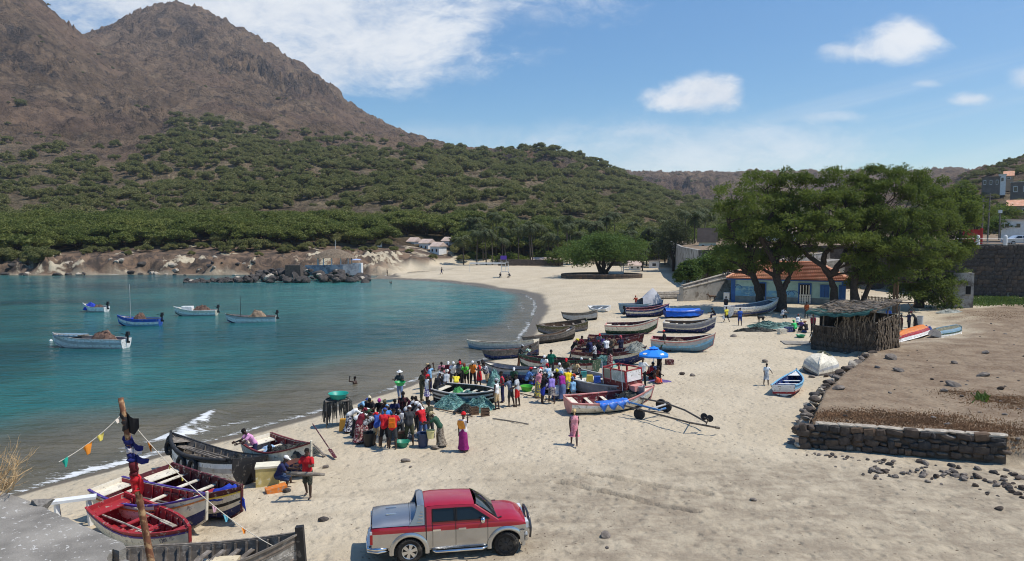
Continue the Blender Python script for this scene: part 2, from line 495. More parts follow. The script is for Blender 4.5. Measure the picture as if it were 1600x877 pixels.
 def mesh(s, name, mats, smooth=False, fix=True):
  me = bpy.data.meshes.new(name)
  me.from_pydata(s.v, [], s.f)
  for m in (mats if isinstance(mats, (list, tuple)) else [mats]):
   me.materials.append(m)
  if any(s.m):
   me.polygons.foreach_set('material_index', s.m)
  if fix:
   bm = bmesh.new(); bm.from_mesh(me)
   bmesh.ops.recalc_face_normals(bm, faces=bm.faces)
   bm.to_mesh(me); bm.free()
  if smooth:
   me.polygons.foreach_set('use_smooth', [True] * len(me.polygons))
   if smooth == 'auto':
    bm = bmesh.new(); bm.from_mesh(me)
    for e in bm.edges:
     if len(e.link_faces) == 2 and e.calc_face_angle(0) > R(38): e.smooth = False
    bm.to_mesh(me); bm.free()
  me.update()
  return me
 def obj(s, name, mats, parent=None, smooth=False, loc=None, rot=None, fix=True):
  return link(name, s.mesh(name, mats, smooth, fix), parent, loc, rot)
def np_mesh(name, V, Q, mats, smooth=True):
 """big meshes straight from arrays (Q: faces, all of one size)"""
 me = bpy.data.meshes.new(name)
 k = Q.shape[1]
 me.vertices.add(len(V)); me.vertices.foreach_set('co', np.ascontiguousarray(V, np.float32).ravel())
 me.loops.add(Q.size); me.loops.foreach_set('vertex_index', np.ascontiguousarray(Q, np.int32).ravel())
 me.polygons.add(len(Q)); me.polygons.foreach_set('loop_start', np.arange(0, Q.size, k, dtype=np.int32))
 me.polygons.foreach_set('use_smooth', np.full(len(Q), smooth))
 for m in (mats if isinstance(mats, (list, tuple)) else [mats]): me.materials.append(m)
 me.update(calc_edges=True)
 return me
def vcol(me, name, arr):
 a = me.attributes.new(name, 'FLOAT_COLOR', 'POINT')
 if arr.shape[1] == 3: arr = np.hstack([arr, np.ones((len(arr), 1))])
 a.data.foreach_set('color', np.ascontiguousarray(arr, np.float32).ravel())
def grid_quads(nr, nc):
 i = np.arange((nr - 1) * (nc - 1)); r_, c_ = i // (nc - 1), i % (nc - 1)
 a = r_ * nc + c_
 return np.stack([a, a + 1, a + nc + 1, a + nc], 1)
def ground_material():
 m = bpy.data.materials.new("sand_and_soil"); m.use_nodes = True
 g = NT(m.node_tree)
 geo = g.n('ShaderNodeNewGeometry')
 P = geo.outputs['Position']
 at = g.n('ShaderNodeAttribute', attribute_name='mask')
 sp = g.n('ShaderNodeSeparateColor', i={0: at.outputs['Color']})
 dirt, wet, rock = sp.outputs
 pack = at.outputs['Alpha']
 n1 = g.noise(P, .25, 5., .6); n2 = g.noise(P, 2.2, 6., .65); n3 = g.noise(P, 22., 4., .6)
 sand = g.mix(g.ramp(n1, .3, .7), (.49, .405, .282), (.57, .48, .345))
 sand = g.mix(g.m('MULTIPLY', g.ramp(n2, .52, .75), .35), sand, (.36, .30, .21))
 sand = g.mix(g.m('MULTIPLY', g.ramp(n3, .55, .75), .35), sand, (.28, .235, .17))
 nn = g.noise(P, 1.1, 7., .65)
 st = g.n('ShaderNodeMapping', i={0: P, 'Rotation': (0, 0, R(35)), 'Scale': (.6, 1.7, 1)})
 ns = g.noise(st.outputs[0], 1.5, 7., .7)
 pk = g.mix(g.ramp(ns, .35, .68), (.285, .228, .160), (.385, .318, .226))
 pk = g.mix(g.m('MULTIPLY', g.ramp(n3, .5, .72), .35), pk, (.19, .15, .105))
 col = g.mix(g.m('MULTIPLY', pack, g.m('ADD', .35, g.ramp(nn, .3, .7)), clamp=True), sand, pk)
 nd = g.noise(P, .55, 7., .65)
 so_ = g.mix(g.ramp(nd, .32, .68), (.180, .120, .074), (.29, .215, .140))
 so_ = g.mix(g.ramp(g.noise(P, 6., 6., .7), .52, .68), so_, (.31, .245, .17))
 so_ = g.mix(g.ramp(g.noise(P, 14., 5., .7), .58, .72), so_, (.10, .07, .045))
 col = g.mix(dirt, col, so_)
 nr = g.noise(P, .22, 8., .65, .6)
 rk = g.mix(g.ramp(nr, .38, .62), (.05, .038, .03), (.19, .125, .08))
 rk = g.mix(g.ramp(g.noise(P, .10, 7., .65, .6), .54, .60), rk, (.46, .39, .275))
 col = g.mix(rock, col, rk)
 col = g.mix(wet, col, (.155, .125, .088))
 rough = g.m('SUBTRACT', .9, g.m('MULTIPLY', wet, .45))
 p = g.n('ShaderNodeBsdfPrincipled', i={'Base Color': col, 'Roughness': rough, 'Specular IOR Level': .25})
 hgt = g.m('ADD', g.m('MULTIPLY', n2, g.m('SUBTRACT', .11, g.m('MULTIPLY', pack, .06))), g.m('ADD', g.m('MULTIPLY', n3, .015), g.m('MULTIPLY', g.noise(P, 5., 4., .6), .075)))
 vo = g.n('ShaderNodeTexVoronoi', feature='SMOOTH_F1', i={'Vector': P, 'Scale': 2.1, 'Randomness': 1.0, 'Smoothness': .25})
 hgt = g.m('ADD', hgt, g.m('MULTIPLY', g.ramp(vo.outputs[0], .0, .42), g.m('MULTIPLY', g.m('SUBTRACT', 1.0, wet), .075)))
 b = g.n('ShaderNodeBump', i={'Strength': .9, 'Distance': 1.0, 'Height': hgt})
 g.t.links.new(b.outputs[0], p.inputs['Normal'])
 g.n('ShaderNodeOutputMaterial', i={0: p.outputs[0]})
 return m
def hill_material():
 m = bpy.data.materials.new("hill_slope"); m.use_nodes = True
 g = NT(m.node_tree)
 geo = g.n('ShaderNodeNewGeometry')
 P = geo.outputs['Position']
 at = g.n('ShaderNodeAttribute', attribute_name='mask')
 sp = g.n('ShaderNodeSeparateColor', i={0: at.outputs['Color']})
 crag, green, red = sp.outputs
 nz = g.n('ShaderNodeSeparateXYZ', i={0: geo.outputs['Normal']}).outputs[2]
 n1 = g.noise(P, .012, 8., .62, .4); n2 = g.noise(P, .07, 8., .68); n3 = g.noise(P, .35, 5., .65)
 col = g.mix(g.ramp(n1, .32, .68), (.160, .107, .067), (.25, .172, .110))
 col = g.mix(g.m('MULTIPLY', g.ramp(n2, .47, .64), .8), col, (.066, .049, .038))
 col = g.mix(g.m('MULTIPLY', g.ramp(n3, .53, .66), .5), col, (.235, .18, .13))
 st = g.n('ShaderNodeMapping', i={0: P, 'Scale': (.05, .008, .02)})
 col = g.mix(g.m('MULTIPLY', g.ramp(g.noise(st.outputs[0], 1., 6., .6), .58, .72), .5), col, (.31, .245, .16))
 stz = g.n('ShaderNodeMapping', i={0: P, 'Scale': (.085, .05, .06), 'Rotation': (0, 0, R(24))})
 n4 = g.noise(stz.outputs[0], 1.0, 9., .72, .9); n5 = g.noise(P, .022, 5., .6, .3)
 rocky = g.m('ADD', .25, g.m('MULTIPLY', g.ramp(n5, .42, .58), .75))
 col = g.mix(g.m('MULTIPLY', g.m('SUBTRACT', 1.0, g.ramp(n4, .34, .47)), rocky, clamp=True), col, (.052, .041, .036))
 col = g.mix(g.m('MULTIPLY', g.m('MULTIPLY', g.ramp(n4, .55, .66), rocky), .7), col, (.27, .205, .15))
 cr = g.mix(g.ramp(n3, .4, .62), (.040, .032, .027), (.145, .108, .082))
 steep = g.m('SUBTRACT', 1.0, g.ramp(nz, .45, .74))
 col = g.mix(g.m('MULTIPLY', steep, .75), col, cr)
 col = g.mix(g.m('MULTIPLY', g.ramp(crag, .25, .7), g.m('ADD', .55, g.ramp(n2, .35, .6)), clamp=True), col, cr)
 gr = g.mix(g.ramp(n3, .35, .65), (.13, .105, .055), (.29, .225, .14))
 col = g.mix(g.m('MULTIPLY', green, g.ramp(n2, .25, .6)), col, gr)
 col = g.mix(g.m('MULTIPLY', red, .45), col, (.185, .118, .082))
 p = g.n('ShaderNodeBsdfPrincipled', i={'Base Color': col, 'Roughness': .95, 'Specular IOR Level': .1})
 hgt = g.m('ADD', g.m('MULTIPLY', n4, g.m('MULTIPLY', rocky, 16.)), g.m('ADD', g.m('MULTIPLY', n2, 10.), g.m('MULTIPLY', n3, 3.)))
 b = g.n('ShaderNodeBump', i={'Strength': 1.0, 'Distance': 1.0, 'Height': hgt})
 g.t.links.new(b.outputs[0], p.inputs['Normal'])
 g.n('ShaderNodeOutputMaterial', i={0: p.outputs[0]})
 return m
def build_ground():
 t = np.linspace(-.98, .98, 660)
 ys = np.concatenate([[3.0], np.exp(np.linspace(math.log(6.0), math.log(222.0), 620))])
 T, Y = np.meshgrid(t, ys)
 X = T * (Y + 4)
 Z = H(X, Y)
 s = -poly_sd(X.ravel(), Y.ravel(), SEA).reshape(X.shape)
 d = poly_sd(X.ravel(), Y.ravel(), TERR).reshape(X.shape)
 dirt = np.where(X > 26.0, sstep(-5, 2, d + 1.5 * fbm(X * .5, Y * .5, 3, 4)), sstep(.15, .4, d))
 dirt = np.where(Y > 56, sstep(-4, 3, d + 2.5 * fbm(X * .3, Y * .3, 3, 4)), dirt)
 wetw = np.interp(Y, [0, 40, 75, 110, 140, 230], [1.1, 1.2, 1.7, 2.2, 1.6, 1.3]) * (1 + .5 * fbm(X * .12, Y * .12, 2, 6))
 wet = 1 - sstep(wetw * .55, wetw, s)
 rock = (1 - sstep(-36, -27, X + 3 * fbm(X * .1, Y * .1, 2, 3))) * (Y > 150) * sstep(-1, 1, s)
 rock = np.maximum(rock, sstep(.5, 1.4, Z - 1.6) * (Y > 188) * (X < 26))
 pl = poly_sd(X.ravel(), Y.ravel(), PLAT).reshape(X.shape)
 dirt = np.maximum(dirt, sstep(-3, 0, pl))
 pack = sstep(34, 24, 0 * X + Y + 2.2 * fbm(X * .25, Y * .25, 3, 19) - .10 * (X - 2)) * sstep(-8, 2, X - (Y - 22) * .2)
 pack = np.maximum(pack, .55 * sstep(9, 22, X) * sstep(52, 36, Y)) * sstep(.8, 3, s)
 for T_, k_ in zip(TRK, (1.0, .8)):
  dd = np.full(X.shape, 99.0)
  for (ax, ay), (bx, by) in zip(T_[:-1], T_[1:]):
   ex, ey = bx - ax, by - ay
   tt = np.clip(((X - ax) * ex + (Y - ay) * ey) / (ex * ex + ey * ey), 0, 1)
   dd = np.minimum(dd, np.hypot(X - ax - tt * ex, Y - ay - tt * ey))
  wet = np.maximum(wet, k_ * np.exp(-(dd / .12) ** 2) * sstep(-.7, .1, fbm(X * .8, Y * .8, 3, 34)))  # wheel track lines darkened along their length, in the same channel
 sm = sstep(.25, .75, fbm((X + Y * .55) * .10, (Y - X * .25) * .55, 4, 64)) * sstep(34, 24, Y)
 pack = np.clip(pack + .5 * sm * sstep(1, 4, s), 0, 1)
 me = np_mesh("sand_ground", np.stack([X.ravel(), Y.ravel(), Z.ravel()], 1), grid_quads(len(ys), len(t)), ground_material())
 vcol(me, 'mask', np.stack([dirt.ravel(), (wet * (1 - rock)).ravel(), rock.ravel(), pack.ravel()], 1))
 tag(link("ground", me), kind='structure')
 t2 = t
 ys2 = np.exp(np.linspace(math.log(222.0), math.log(3000.0), 430))
 T, Y = np.meshgrid(t2, ys2)
 X = T * (Y + 4)
 Z = H(X, Y)
 u = 800 + F * X / Y
 gl = np.where(u < 1300, green_limit(u), 330)
 grn = (1 - sstep(.86, 1.08, Y / gl + .08 * fbm(X / 40, Y / 40, 3, 2))) * sstep(200, 240, Y)
 crag = np.zeros_like(X)
 for (uc, yc, su, sy) in ((430, 1330, 95, 140), (500, 1390, 60, 130), (360, 1300, 60, 90), (850, 650, 110, 45), (925, 655, 45, 40), (1050, 1260, 90, 120), (200, 830, 90, 110), (110, 760, 90, 80), (30, 900, 90, 120), (300, 1500, 70, 150), (250, 760, 60, 70), (420, 960, 110, 90)):
  crag = np.maximum(crag, np.exp(-((u - uc) / su) ** 2 - ((Y - yc) / sy) ** 2))
 crag *= sstep(-.25, .45, fbm(X / 38, Y / 48, 4, 13))
 red = sstep(.15, .5, fbm(X / 160, Y / 200, 3, 40)) * (1 - grn)
 me = np_mesh("hills", np.stack([X.ravel(), Y.ravel(), Z.ravel()], 1), grid_quads(len(ys2), len(t2)), hill_material())
 vcol(me, 'mask', np.stack([crag.ravel(), grn.ravel(), red.ravel(), red.ravel()], 1))
 tag(link("hills", me), kind='structure')
def sea_material():
 m = bpy.data.materials.new("sea_water"); m.use_nodes = True
 g = NT(m.node_tree)
 P = g.n('ShaderNodeNewGeometry').outputs['Position']
 at = g.n('ShaderNodeAttribute', attribute_name='mask')
 sp = g.n('ShaderNodeSeparateColor', i={0: at.outputs['Color']})
 shal, turq, foam = sp.outputs
 n1 = g.noise(P, .035, 5., .6, .3)
 deep = g.mix(g.ramp(n1, .38, .62), (.006, .050, .054), (.010, .082, .088))
 tq = g.mix(g.ramp(g.noise(P, .09, 5., .6), .35, .65), (.020, .128, .124), (.036, .185, .165))
 col = g.mix(turq, deep, tq)
 br = g.mix(g.ramp(g.noise(P, .22, 5., .6), .3, .7), (.105, .095, .066), (.155, .135, .092))
 col = g.mix(shal, col, br)
 st = g.n('ShaderNodeMapping', i={0: P, 'Rotation': (0, 0, R(-14)), 'Scale': (.55, 1.5, 1)})
 nf = g.noise(st.outputs[0], 2.6, 9., .75, .8)
 fm = g.m('MULTIPLY', g.m('MULTIPLY', g.ramp(g.m('ADD', nf, g.m('MULTIPLY', g.m('SUBTRACT', foam, .5), .34)), .53, .66), g.ramp(foam, .05, .3)), .85)
 col = g.mix(fm, col, (.80, .81, .80))
 rough = g.m('ADD', .12, g.m('MULTIPLY', fm, .6))
 p = g.n('ShaderNodeBsdfPrincipled', i={'Base Color': col, 'Roughness': rough, 'IOR': 1.33, 'Specular IOR Level': .5})
 wv = g.n('ShaderNodeMapping', i={0: P, 'Rotation': (0, 0, R(-12)), 'Scale': (.5, 1.35, 1)})
 w1 = g.noise(wv.outputs[0], .42, 3., .5, .4); w2 = g.noise(wv.outputs[0], 1.5, 4., .6, .3); w3 = g.noise(P, 5.0, 3., .6)
 hgt = g.m('ADD', g.m('MULTIPLY', w1, .34), g.m('ADD', g.m('MULTIPLY', w2, .17), g.m('MULTIPLY', w3, .035)))
 b = g.n('ShaderNodeBump', i={'Strength': .95, 'Distance': 1.0, 'Height': hgt})
 g.t.links.new(b.outputs[0], p.inputs['Normal'])
 g.n('ShaderNodeOutputMaterial', i={0: p.outputs[0]})
 return m
def build_sea():
 t = np.linspace(-1.15, .25, 430)
 ys = np.exp(np.linspace(math.log(8.0), math.log(205.0), 430))
 T, Y = np.meshgrid(t, ys)
 X = T * (Y + 6)
 s = poly_sd(X.ravel(), Y.ravel(), SEA).reshape(X.shape)
 nb = fbm(X * .05, Y * .05, 3, 5)
 wid = np.interp(Y, [0, 30, 45, 65, 85, 120, 200], [13, 14, 14, 11, 6, 3, 2.5]) * (1 + .35 * nb)
 shal = 1 - sstep(wid * .35, wid * 1.15, s)
 turq = sstep(.0, .5, .45 + .9 * fbm(X * .022 + .3, Y * .03, 3, 31) - .9 * sstep(70, 26, s) * 0 - .6 * sstep(8, 26, np.abs(Y - 50) * 0 + 0))
 turq = np.clip(turq * .55 + .75 * np.exp(-((Y - 132) / 34) ** 2) * sstep(-75, -10, X) + .45 * np.exp(-((s - 22) / 9) ** 2) * (Y < 70), 0, 1)
 turq *= 1 - .85 * np.exp(-((Y - 78 - .15 * X) / 13) ** 2) * sstep(-75, -45, X + 25 * nb)      # darker weed patch
 wig = .5 * fbm(X * .35, Y * .35, 3, 15)
 foam = .75 * np.exp(-((s - .35 - wig * .5) / .42) ** 2) * sstep(-.55, .35, fbm(X * .12, Y * .12, 2, 41) + .35)
 foam += .55 * np.exp(-((s - 2.2 - wig) / .55) ** 2) * sstep(-.2, .4, fbm(X * .09, Y * .09, 2, 44))
 foam += .5 * np.exp(-((s - 4.3 - 1.5 * wig) / .5) ** 2) * sstep(.0, .5, fbm(X * .07, Y * .07, 2, 47)) * (Y > 50)
 a, b = at_z(275, 684, 0)[:2], at_z(335, 646, 0)[:2]
 ex, ey = b[0] - a[0], b[1] - a[1]
 tt = np.clip(((X - a[0]) * ex + (Y - a[1]) * ey) / (ex * ex + ey * ey), 0, 1)
 dd = np.hypot(X - a[0] - tt * ex, Y - a[1] - tt * ey)
 foam += .95 * np.exp(-(dd / (.38 + .5 * (1 - tt))) ** 2) * (.6 + .6 * sstep(-.3, .4, fbm(X * .6, Y * .6, 3, 58)))
 a2 = at_z(60, 742, 0)[:2]; b2 = at_z(260, 712, 0)[:2]
 ex, ey = b2[0] - a2[0], b2[1] - a2[1]
 tt = np.clip(((X - a2[0]) * ex + (Y - a2[1]) * ey) / (ex * ex + ey * ey), 0, 1)
 dd = np.hypot(X - a2[0] - tt * ex, Y - a2[1] - tt * ey)
 foam += .42 * np.exp(-(dd / 1.3) ** 2)
 far = (Y > 140) & (X < -30)
 foam += far * .85 * np.exp(-(np.maximum(s, 0) / 1.3) ** 2) * sstep(.1, .45, fbm(X * .06, Y * .1, 3, 52) + .1)
 sp = at_z(375, 441, 0)
 foam += .95 * np.exp(-((X - sp[0]) / 10) ** 2 - ((Y - sp[1]) / 1.1) ** 2) + .9 * np.exp(-((X - at_z(250, 447, 0)[0]) / 2.5) ** 2 - ((Y - at_z(250, 447, 0)[1]) / .7) ** 2)
 Z = .035 * fbm(X * .25, Y * .6, 2, 61) * sstep(.5, 6, s) + .22 * np.exp(-(dd * 0 + np.hypot(X - a[0] - np.clip(((X - a[0]) * (b[0] - a[0]) + (Y - a[1]) * (b[1] - a[1])) / ((b[0] - a[0]) ** 2 + (b[1] - a[1]) ** 2), 0, 1) * (b[0] - a[0]), Y - a[1] - np.clip(((X - a[0]) * (b[0] - a[0]) + (Y - a[1]) * (b[1] - a[1])) / ((b[0] - a[0]) ** 2 + (b[1] - a[1]) ** 2), 0, 1) * (b[1] - a[1])) / .8) ** 2)
 me = np_mesh("sea", np.stack([X.ravel(), Y.ravel(), Z.ravel()], 1), grid_quads(len(ys), len(t)), sea_material())
 vcol(me, 'mask', np.stack([shal.ravel(), turq.ravel(), np.clip(foam, 0, 1).ravel(), shal.ravel()], 1))
 tag(link("sea", me), kind='structure')
build_ground()
build_sea()
def leaf_mat(name, c1, c2, trans=.28, scale=.5):
 m = bpy.data.materials.new(name); m.use_nodes = True
 g = NT(m.node_tree)
 oi = g.n('ShaderNodeObjectInfo')
 P = g.n('ShaderNodeNewGeometry').outputs['Position']
 rp = g.n('ShaderNodeNewGeometry').outputs['Random Per Island']
 n = g.noise(P, scale, 4., .6)
 f = g.m('ADD', g.m('MULTIPLY', oi.outputs['Random'], .45), g.m('ADD', g.m('MULTIPLY', g.ramp(n, .3, .7), .3), g.m('MULTIPLY', rp, .25)))
 col = g.mix(f, c1, c2)
 p = g.n('ShaderNodeBsdfPrincipled', i={'Base Color': col, 'Roughness': .65, 'Specular IOR Level': .25})
 t = g.n('ShaderNodeBsdfTranslucent', i={'Color': g.mix(.5, col, (.12, .16, .02))})
 mx = g.n('ShaderNodeMixShader', i={0: trans, 1: p.outputs[0], 2: t.outputs[0]})
 g.n('ShaderNodeOutputMaterial', i={0: mx.outputs[0]})
 return m
ACACIA = leaf_mat("acacia_leaves", (.090, .122, .027), (.225, .235, .060), .40, scale=.05)
SCRUB = leaf_mat("scrub_leaves", (.125, .142, .042), (.30, .27, .110), .42, scale=.03)
BIGLEAF = leaf_mat("big_tree_leaves", (.072, .110, .023), (.19, .235, .052), .5, .35)
BUSHLEAF = leaf_mat("bush_leaves", (.052, .100, .022), (.135, .205, .045), .36, .5)
PALMLEAF = leaf_mat("palm_leaves", (.032, .046, .015), (.095, .105, .036), .2, .2)
DARKLEAF = leaf_mat("casuarina_needles", (.028, .038, .018), (.06, .07, .03), .15, .2)
DRYLEAF = leaf_mat("dry_fronds", (.20, .14, .07), (.36, .27, .15), .15, .4)
BARK = mat("dark_bark", (.060, .045, .035), .95, .35, 5., .02)
PALMBARK = mat("palm_bark", (.10, .08, .062), .95, .3, 3., .01)
def rhombs(c, size, rng, aspect=.45, up=.35, droop=None):
 """leaf-shaped quads at points c"""
 n = len(c)
 a = rng.normal(size=(n, 3)); a[:, 2] *= .6
 if droop is not None: a = a * .55 + droop
 a /= np.linalg.norm(a, axis=1, keepdims=True)
 nn = rng.normal(size=(n, 3)) * .8; nn[:, 2] += up * 3
 b = np.cross(a, nn); b /= np.linalg.norm(b, axis=1, keepdims=True) + 1e-9
 s = (size * rng.uniform(.7, 1.3, n))[:, None]
 bend = np.array([0, 0, -.12]) * s
 V = np.stack([c - a * s * .5 + bend, c + b * s * aspect * .5, c + a * s * .5 + bend, c - b * s * aspect * .5], 1).reshape(-1, 3)
 return V, np.arange(n * 4).reshape(-1, 4)
def lobes_points(lobes, n, rng, shell=.75, low=-.35):
 """points near the surfaces of ellipsoid lobes (cx,cy,cz,rx,ry,rz)"""
 L = np.array(lobes, float)
 wgt = L[:, 3] * L[:, 4]
 idx = rng.choice(len(L), n, p=wgt / wgt.sum())
 d = rng.normal(size=(n, 3)); d /= np.linalg.norm(d, axis=1, keepdims=True)
 d[:, 2] = np.where(d[:, 2] < low, -d[:, 2] * rng.uniform(0, 1, n), d[:, 2])
 r_ = rng.uniform(shell, 1.04, n) ** .8
 return L[idx, :3] + d * L[idx, 3:6] * r_[:, None], idx
def crown_mesh(name, seed, n, leaf, m, flat=.5, nl=11, core=True, base=.0):
 rng = np.random.default_rng(seed)
 lobes = []
 for i in range(nl):
  a = 2 * PI * (i + rng.uniform(-.3, .3)) / nl * 1.618 * 2
  q = math.sqrt((i + .3) / nl) * .72
  rr = rng.uniform(.26, .42)
  lobes.append((q * math.cos(a), q * math.sin(a), base + flat * (1.15 - .75 * q * q) + rng.uniform(-.09, .09), rr, rr, rr * flat * 1.35))
 c, _ = lobes_points(lobes, n, rng, .6, -.25)
 V, Q = rhombs(c, leaf, rng, .6, .6)
 if core:
  vs, fs = [], []
  for (x, y, z, rx, ry, rz) in lobes:
   k = len(vs)
   for j, (ph, nn) in enumerate(((-.9, 5), (.0, 6), (.9, 5))):
    for i in range(5):
     t = 2 * PI * (i + .5 * j) / 5
     vs.append((x + rx * .74 * math.cos(ph) * math.cos(t), y + ry * .74 * math.cos(ph) * math.sin(t), z + rz * .74 * math.sin(ph)))
   for j in range(2):
    for i in range(5):
     fs.append((k + j * 5 + i, k + j * 5 + (i + 1) % 5, k + (j + 1) * 5 + (i + 1) % 5, k + (j + 1) * 5 + i))
  Q = np.vstack([Q, np.array(fs) + len(V)])
  V = np.vstack([V, np.array(vs)])
 return np_mesh(name, V, Q, m, smooth=False)
def trunk_mesh(name, seed, h=.5):
 rng = random.Random(seed)
 b = MB()
 for k in range(3):
  a = rng.uniform(0, 6.3)
  b.tube([(0, 0, -.1), (.03 * math.cos(a), .03 * math.sin(a), h * .4), (.22 * math.cos(a), .22 * math.sin(a), h * .85), (.42 * math.cos(a), .42 * math.sin(a), h * 1.25)], [.045, .04, .028, .012], 5)
 return b.mesh(name, BARK, True)
ac_crowns = [crown_mesh("acacia_crown", 10 + i, 2600, .085, ACACIA, .46, 12, base=.12) for i in range(5)]
ac_trunks = [trunk_mesh("acacia_trunk", i, .5) for i in range(3)]
sc_crowns = [crown_mesh("scrub_crown", 40 + i, 1500, .095, SCRUB, .52, 9) for i in range(6)]
def scatter():
 rng = np.random.default_rng(5)
 N = 60000
 y = np.sqrt(rng.uniform(196 ** 2, 800 ** 2, N)); t = rng.uniform(-.86, .42, N)
 x = t * y
 u = 800 + F * t
 gl = green_limit(u) * (1 + .10 * fbm(x / 45, y / 45, 3, 2))
 cl = fbm(x / 26, y / 30, 3, 91)
 dens = np.where(y < 285, .95, np.where(y < gl, .45, .0))
 dens = np.where((y >= 285) & (y < gl), dens * sstep(-.42, .30, cl + .0), dens)
 dens = np.where((y >= 285) & (y < 350), dens * (.55 + .45 * sstep(-.5, .2, fbm(x / 18, y / 12, 2, 17))), dens)
 dens *= np.where(y > 285, np.interp(y / gl, [.4, .75, 1.0], [1, .85, .25]), 1)
 far = (y >= gl) & (y < gl * 1.28)
 dens = np.where(far, .10 * (1 - (y / gl - 1) / .28) * sstep(-.1, .4, cl), dens)
 dens *= np.where((u < 330) & (y > 380), np.interp(u, [-100, 330], [.42, .72]), 1)
 kn = (u > 700) & (u < 1000) & (y > 560) & (y < 740)
 dens = np.where(kn, .22 * sstep(-.4, .3, cl) + .06, dens)
 for (pu, py_, ru, ry) in ((500, 330, 60, 16), (460, 318, 50, 12), (600, 330, 42, 14), (840, 385, 34, 22), (1135, 360, 30, 16), (60, 400, 60, 18), (330, 420, 40, 14), (690, 470, 40, 20)):
  dens *= 1 - .92 * np.exp(-((u - pu) / ru) ** 2 - ((y - py_) / ry) ** 2)
 dens = np.where((u > 690) & (y < 212), 0, dens)
 dens = np.where((u > 612) & (u < 718) & (y < 241), 0, dens)                     # the cottages
 dens = np.where((u > 1040) & (y < 235), 0, dens)
 front = np.interp(u, [-300, 0, 60, 120, 330, 420, 480, 620, 700, 1050, 1200], [193, 185, 188, 202, 206, 205, 210, 216, 216, 224, 240])
 dens = np.where(y < front, .0, dens)
 s_lim = 1.0
 keep = rng.uniform(size=N) < dens
 x, y, u = x[keep], y[keep], u[keep]
 size = np.where(y < 285, rng.uniform(3.6, 6.2, len(y)), (1.7 + 4.9 * rng.uniform(0, 1, len(y)) ** 1.4) * np.interp(y, [285, 420, 700], [.85, 1.0, 1.2]))
 order = np.argsort(-size)
 taken, out = {}, []
 for i in order:
  k = .84 if y[i] > 300 else .66
  r_ = size[i] * k
  cx, cy = int(x[i] // 5), int(y[i] // 5)
  ok = True
  for a in range(cx - 2, cx + 3):
   for b_ in range(cy - 2, cy + 3):
    for j in taken.get((a, b_), ()):
     if (x[j] - x[i]) ** 2 + (y[j] - y[i]) ** 2 < (r_ * .6 + size[j] * k * .6) ** 2:
      ok = False; break
    if not ok: break
   if not ok: break
  if ok:
   taken.setdefault((cx, cy), []).append(i); out.append(i)
 out = np.array(out)
 x, y, size = x[out], y[out], size[out]
 ex = [(343, 201, 2.6), (352, 196, 2.2), (372, 199, 3.6), (395, 200, 3.8), (412, 203, 3.2), (480, 205, 2.6), (230, 198, 2.2), (196, 197, 1.6), (505, 212, 2.4), (560, 215, 2.6), (600, 216, 3.0), (676, 208, 1.6), (640, 211, 1.4), (725, 224, 3.8), (25, 187, 3.2), (8, 186, 3.4), (60, 190, 2.4), (85, 193, 2.0), (318, 203, 1.8), (722, 212, 2.4), (585, 205, 1.8)] + [(float(a), float(b), float(c)) for a, b, c in zip(rng.uniform(130, 620, 46), rng.uniform(189, 208, 46), rng.uniform(.9, 2.2, 46))] + [(float(a), float(b), float(c)) for a, b, c in zip(rng.uniform(-40, 75, 18), rng.uniform(182, 190, 18), rng.uniform(2.2, 3.8, 18))]
 x = np.concatenate([x, [(e[0] - 800) / F * e[1] for e in ex]]); y = np.concatenate([y, [e[1] for e in ex]]); size = np.concatenate([size, [e[2] for e in ex]])
 z = H(x, y)
 ok = z > .6
 x, y, z, size = x[ok], y[ok], z[ok], size[ok]
 big = np.argsort(-(size / y))[:300]
 rnd = random.Random(2)
 for k in big:
  shore = y[k] < 207
  o = empty("acacia_tree", (x[k], y[k], z[k] - .1), rnd.uniform(0, 6.3), "wide green acacia tree in the dense belt at the foot of the hill", "tree", "acacia trees in the belt above the shore")
  s_ = float(size[k])
  hgt = (1.15 if y[k] < 285 else .95) * rnd.uniform(.85, 1.15)
  link("crown", rnd.choice(ac_crowns), o, scale=(s_, s_, s_ * hgt * .95), loc=(0, 0, s_ * .1 if not shore else -.1 * s_))
  link("trunk", rnd.choice(ac_trunks), o, scale=(s_, s_, s_ * hgt * .8))
 mask = np.ones(len(x), bool); mask[big] = False
 x, y, z, size = x[mask], y[mask], z[mask], size[mask]
 N = 3500
 y2 = np.sqrt(rng.uniform(150 ** 2, 640 ** 2, N)); t2 = rng.uniform(.52, .82, N); x2 = t2 * y2
 k = (rng.uniform(size=N) < .42 * sstep(-.5, .4, fbm(x2 / 22, y2 / 22, 3, 71))) & (y2 > np.interp(t2, [.52, .6, .7, .8], [190, 190, 172, 180]))
 x2, y2 = x2[k], y2[k]
 s2 = rng.uniform(1.2, 3.2, len(x2))
 N = 3200
 y3 = rng.uniform(1000, 1520, N); t3 = rng.uniform(.08, .34, N); k = rng.uniform(size=N) < .35 * sstep(-.3, .4, fbm(t3 * 30, y3 / 60, 3, 73))
 x3, y3 = t3[k] * y3[k], y3[k]; s3 = rng.uniform(1.5, 3.4, len(x3))
 N = 900
 y4 = rng.uniform(650, 1250, N); t4 = rng.uniform(-.85, -.1, N); k = rng.uniform(size=N) < .38 * sstep(.0, .5, fbm(t4 * 22, y4 / 90, 3, 75))
 x4, y4 = t4[k] * y4[k], y4[k]; s4 = rng.uniform(2.0, 4.6, len(x4))
 X = np.concatenate([x, x2, x3, x4]); Y = np.concatenate([y, y2, y3, y4]); S = np.concatenate([size, s2, s3, s4])
 Z = H(X, Y)
 me = bpy.data.meshes.new("scrub_points")
 me.from_pydata(np.stack([X, Y, Z - .15 * S], 1).tolist(), [], [])
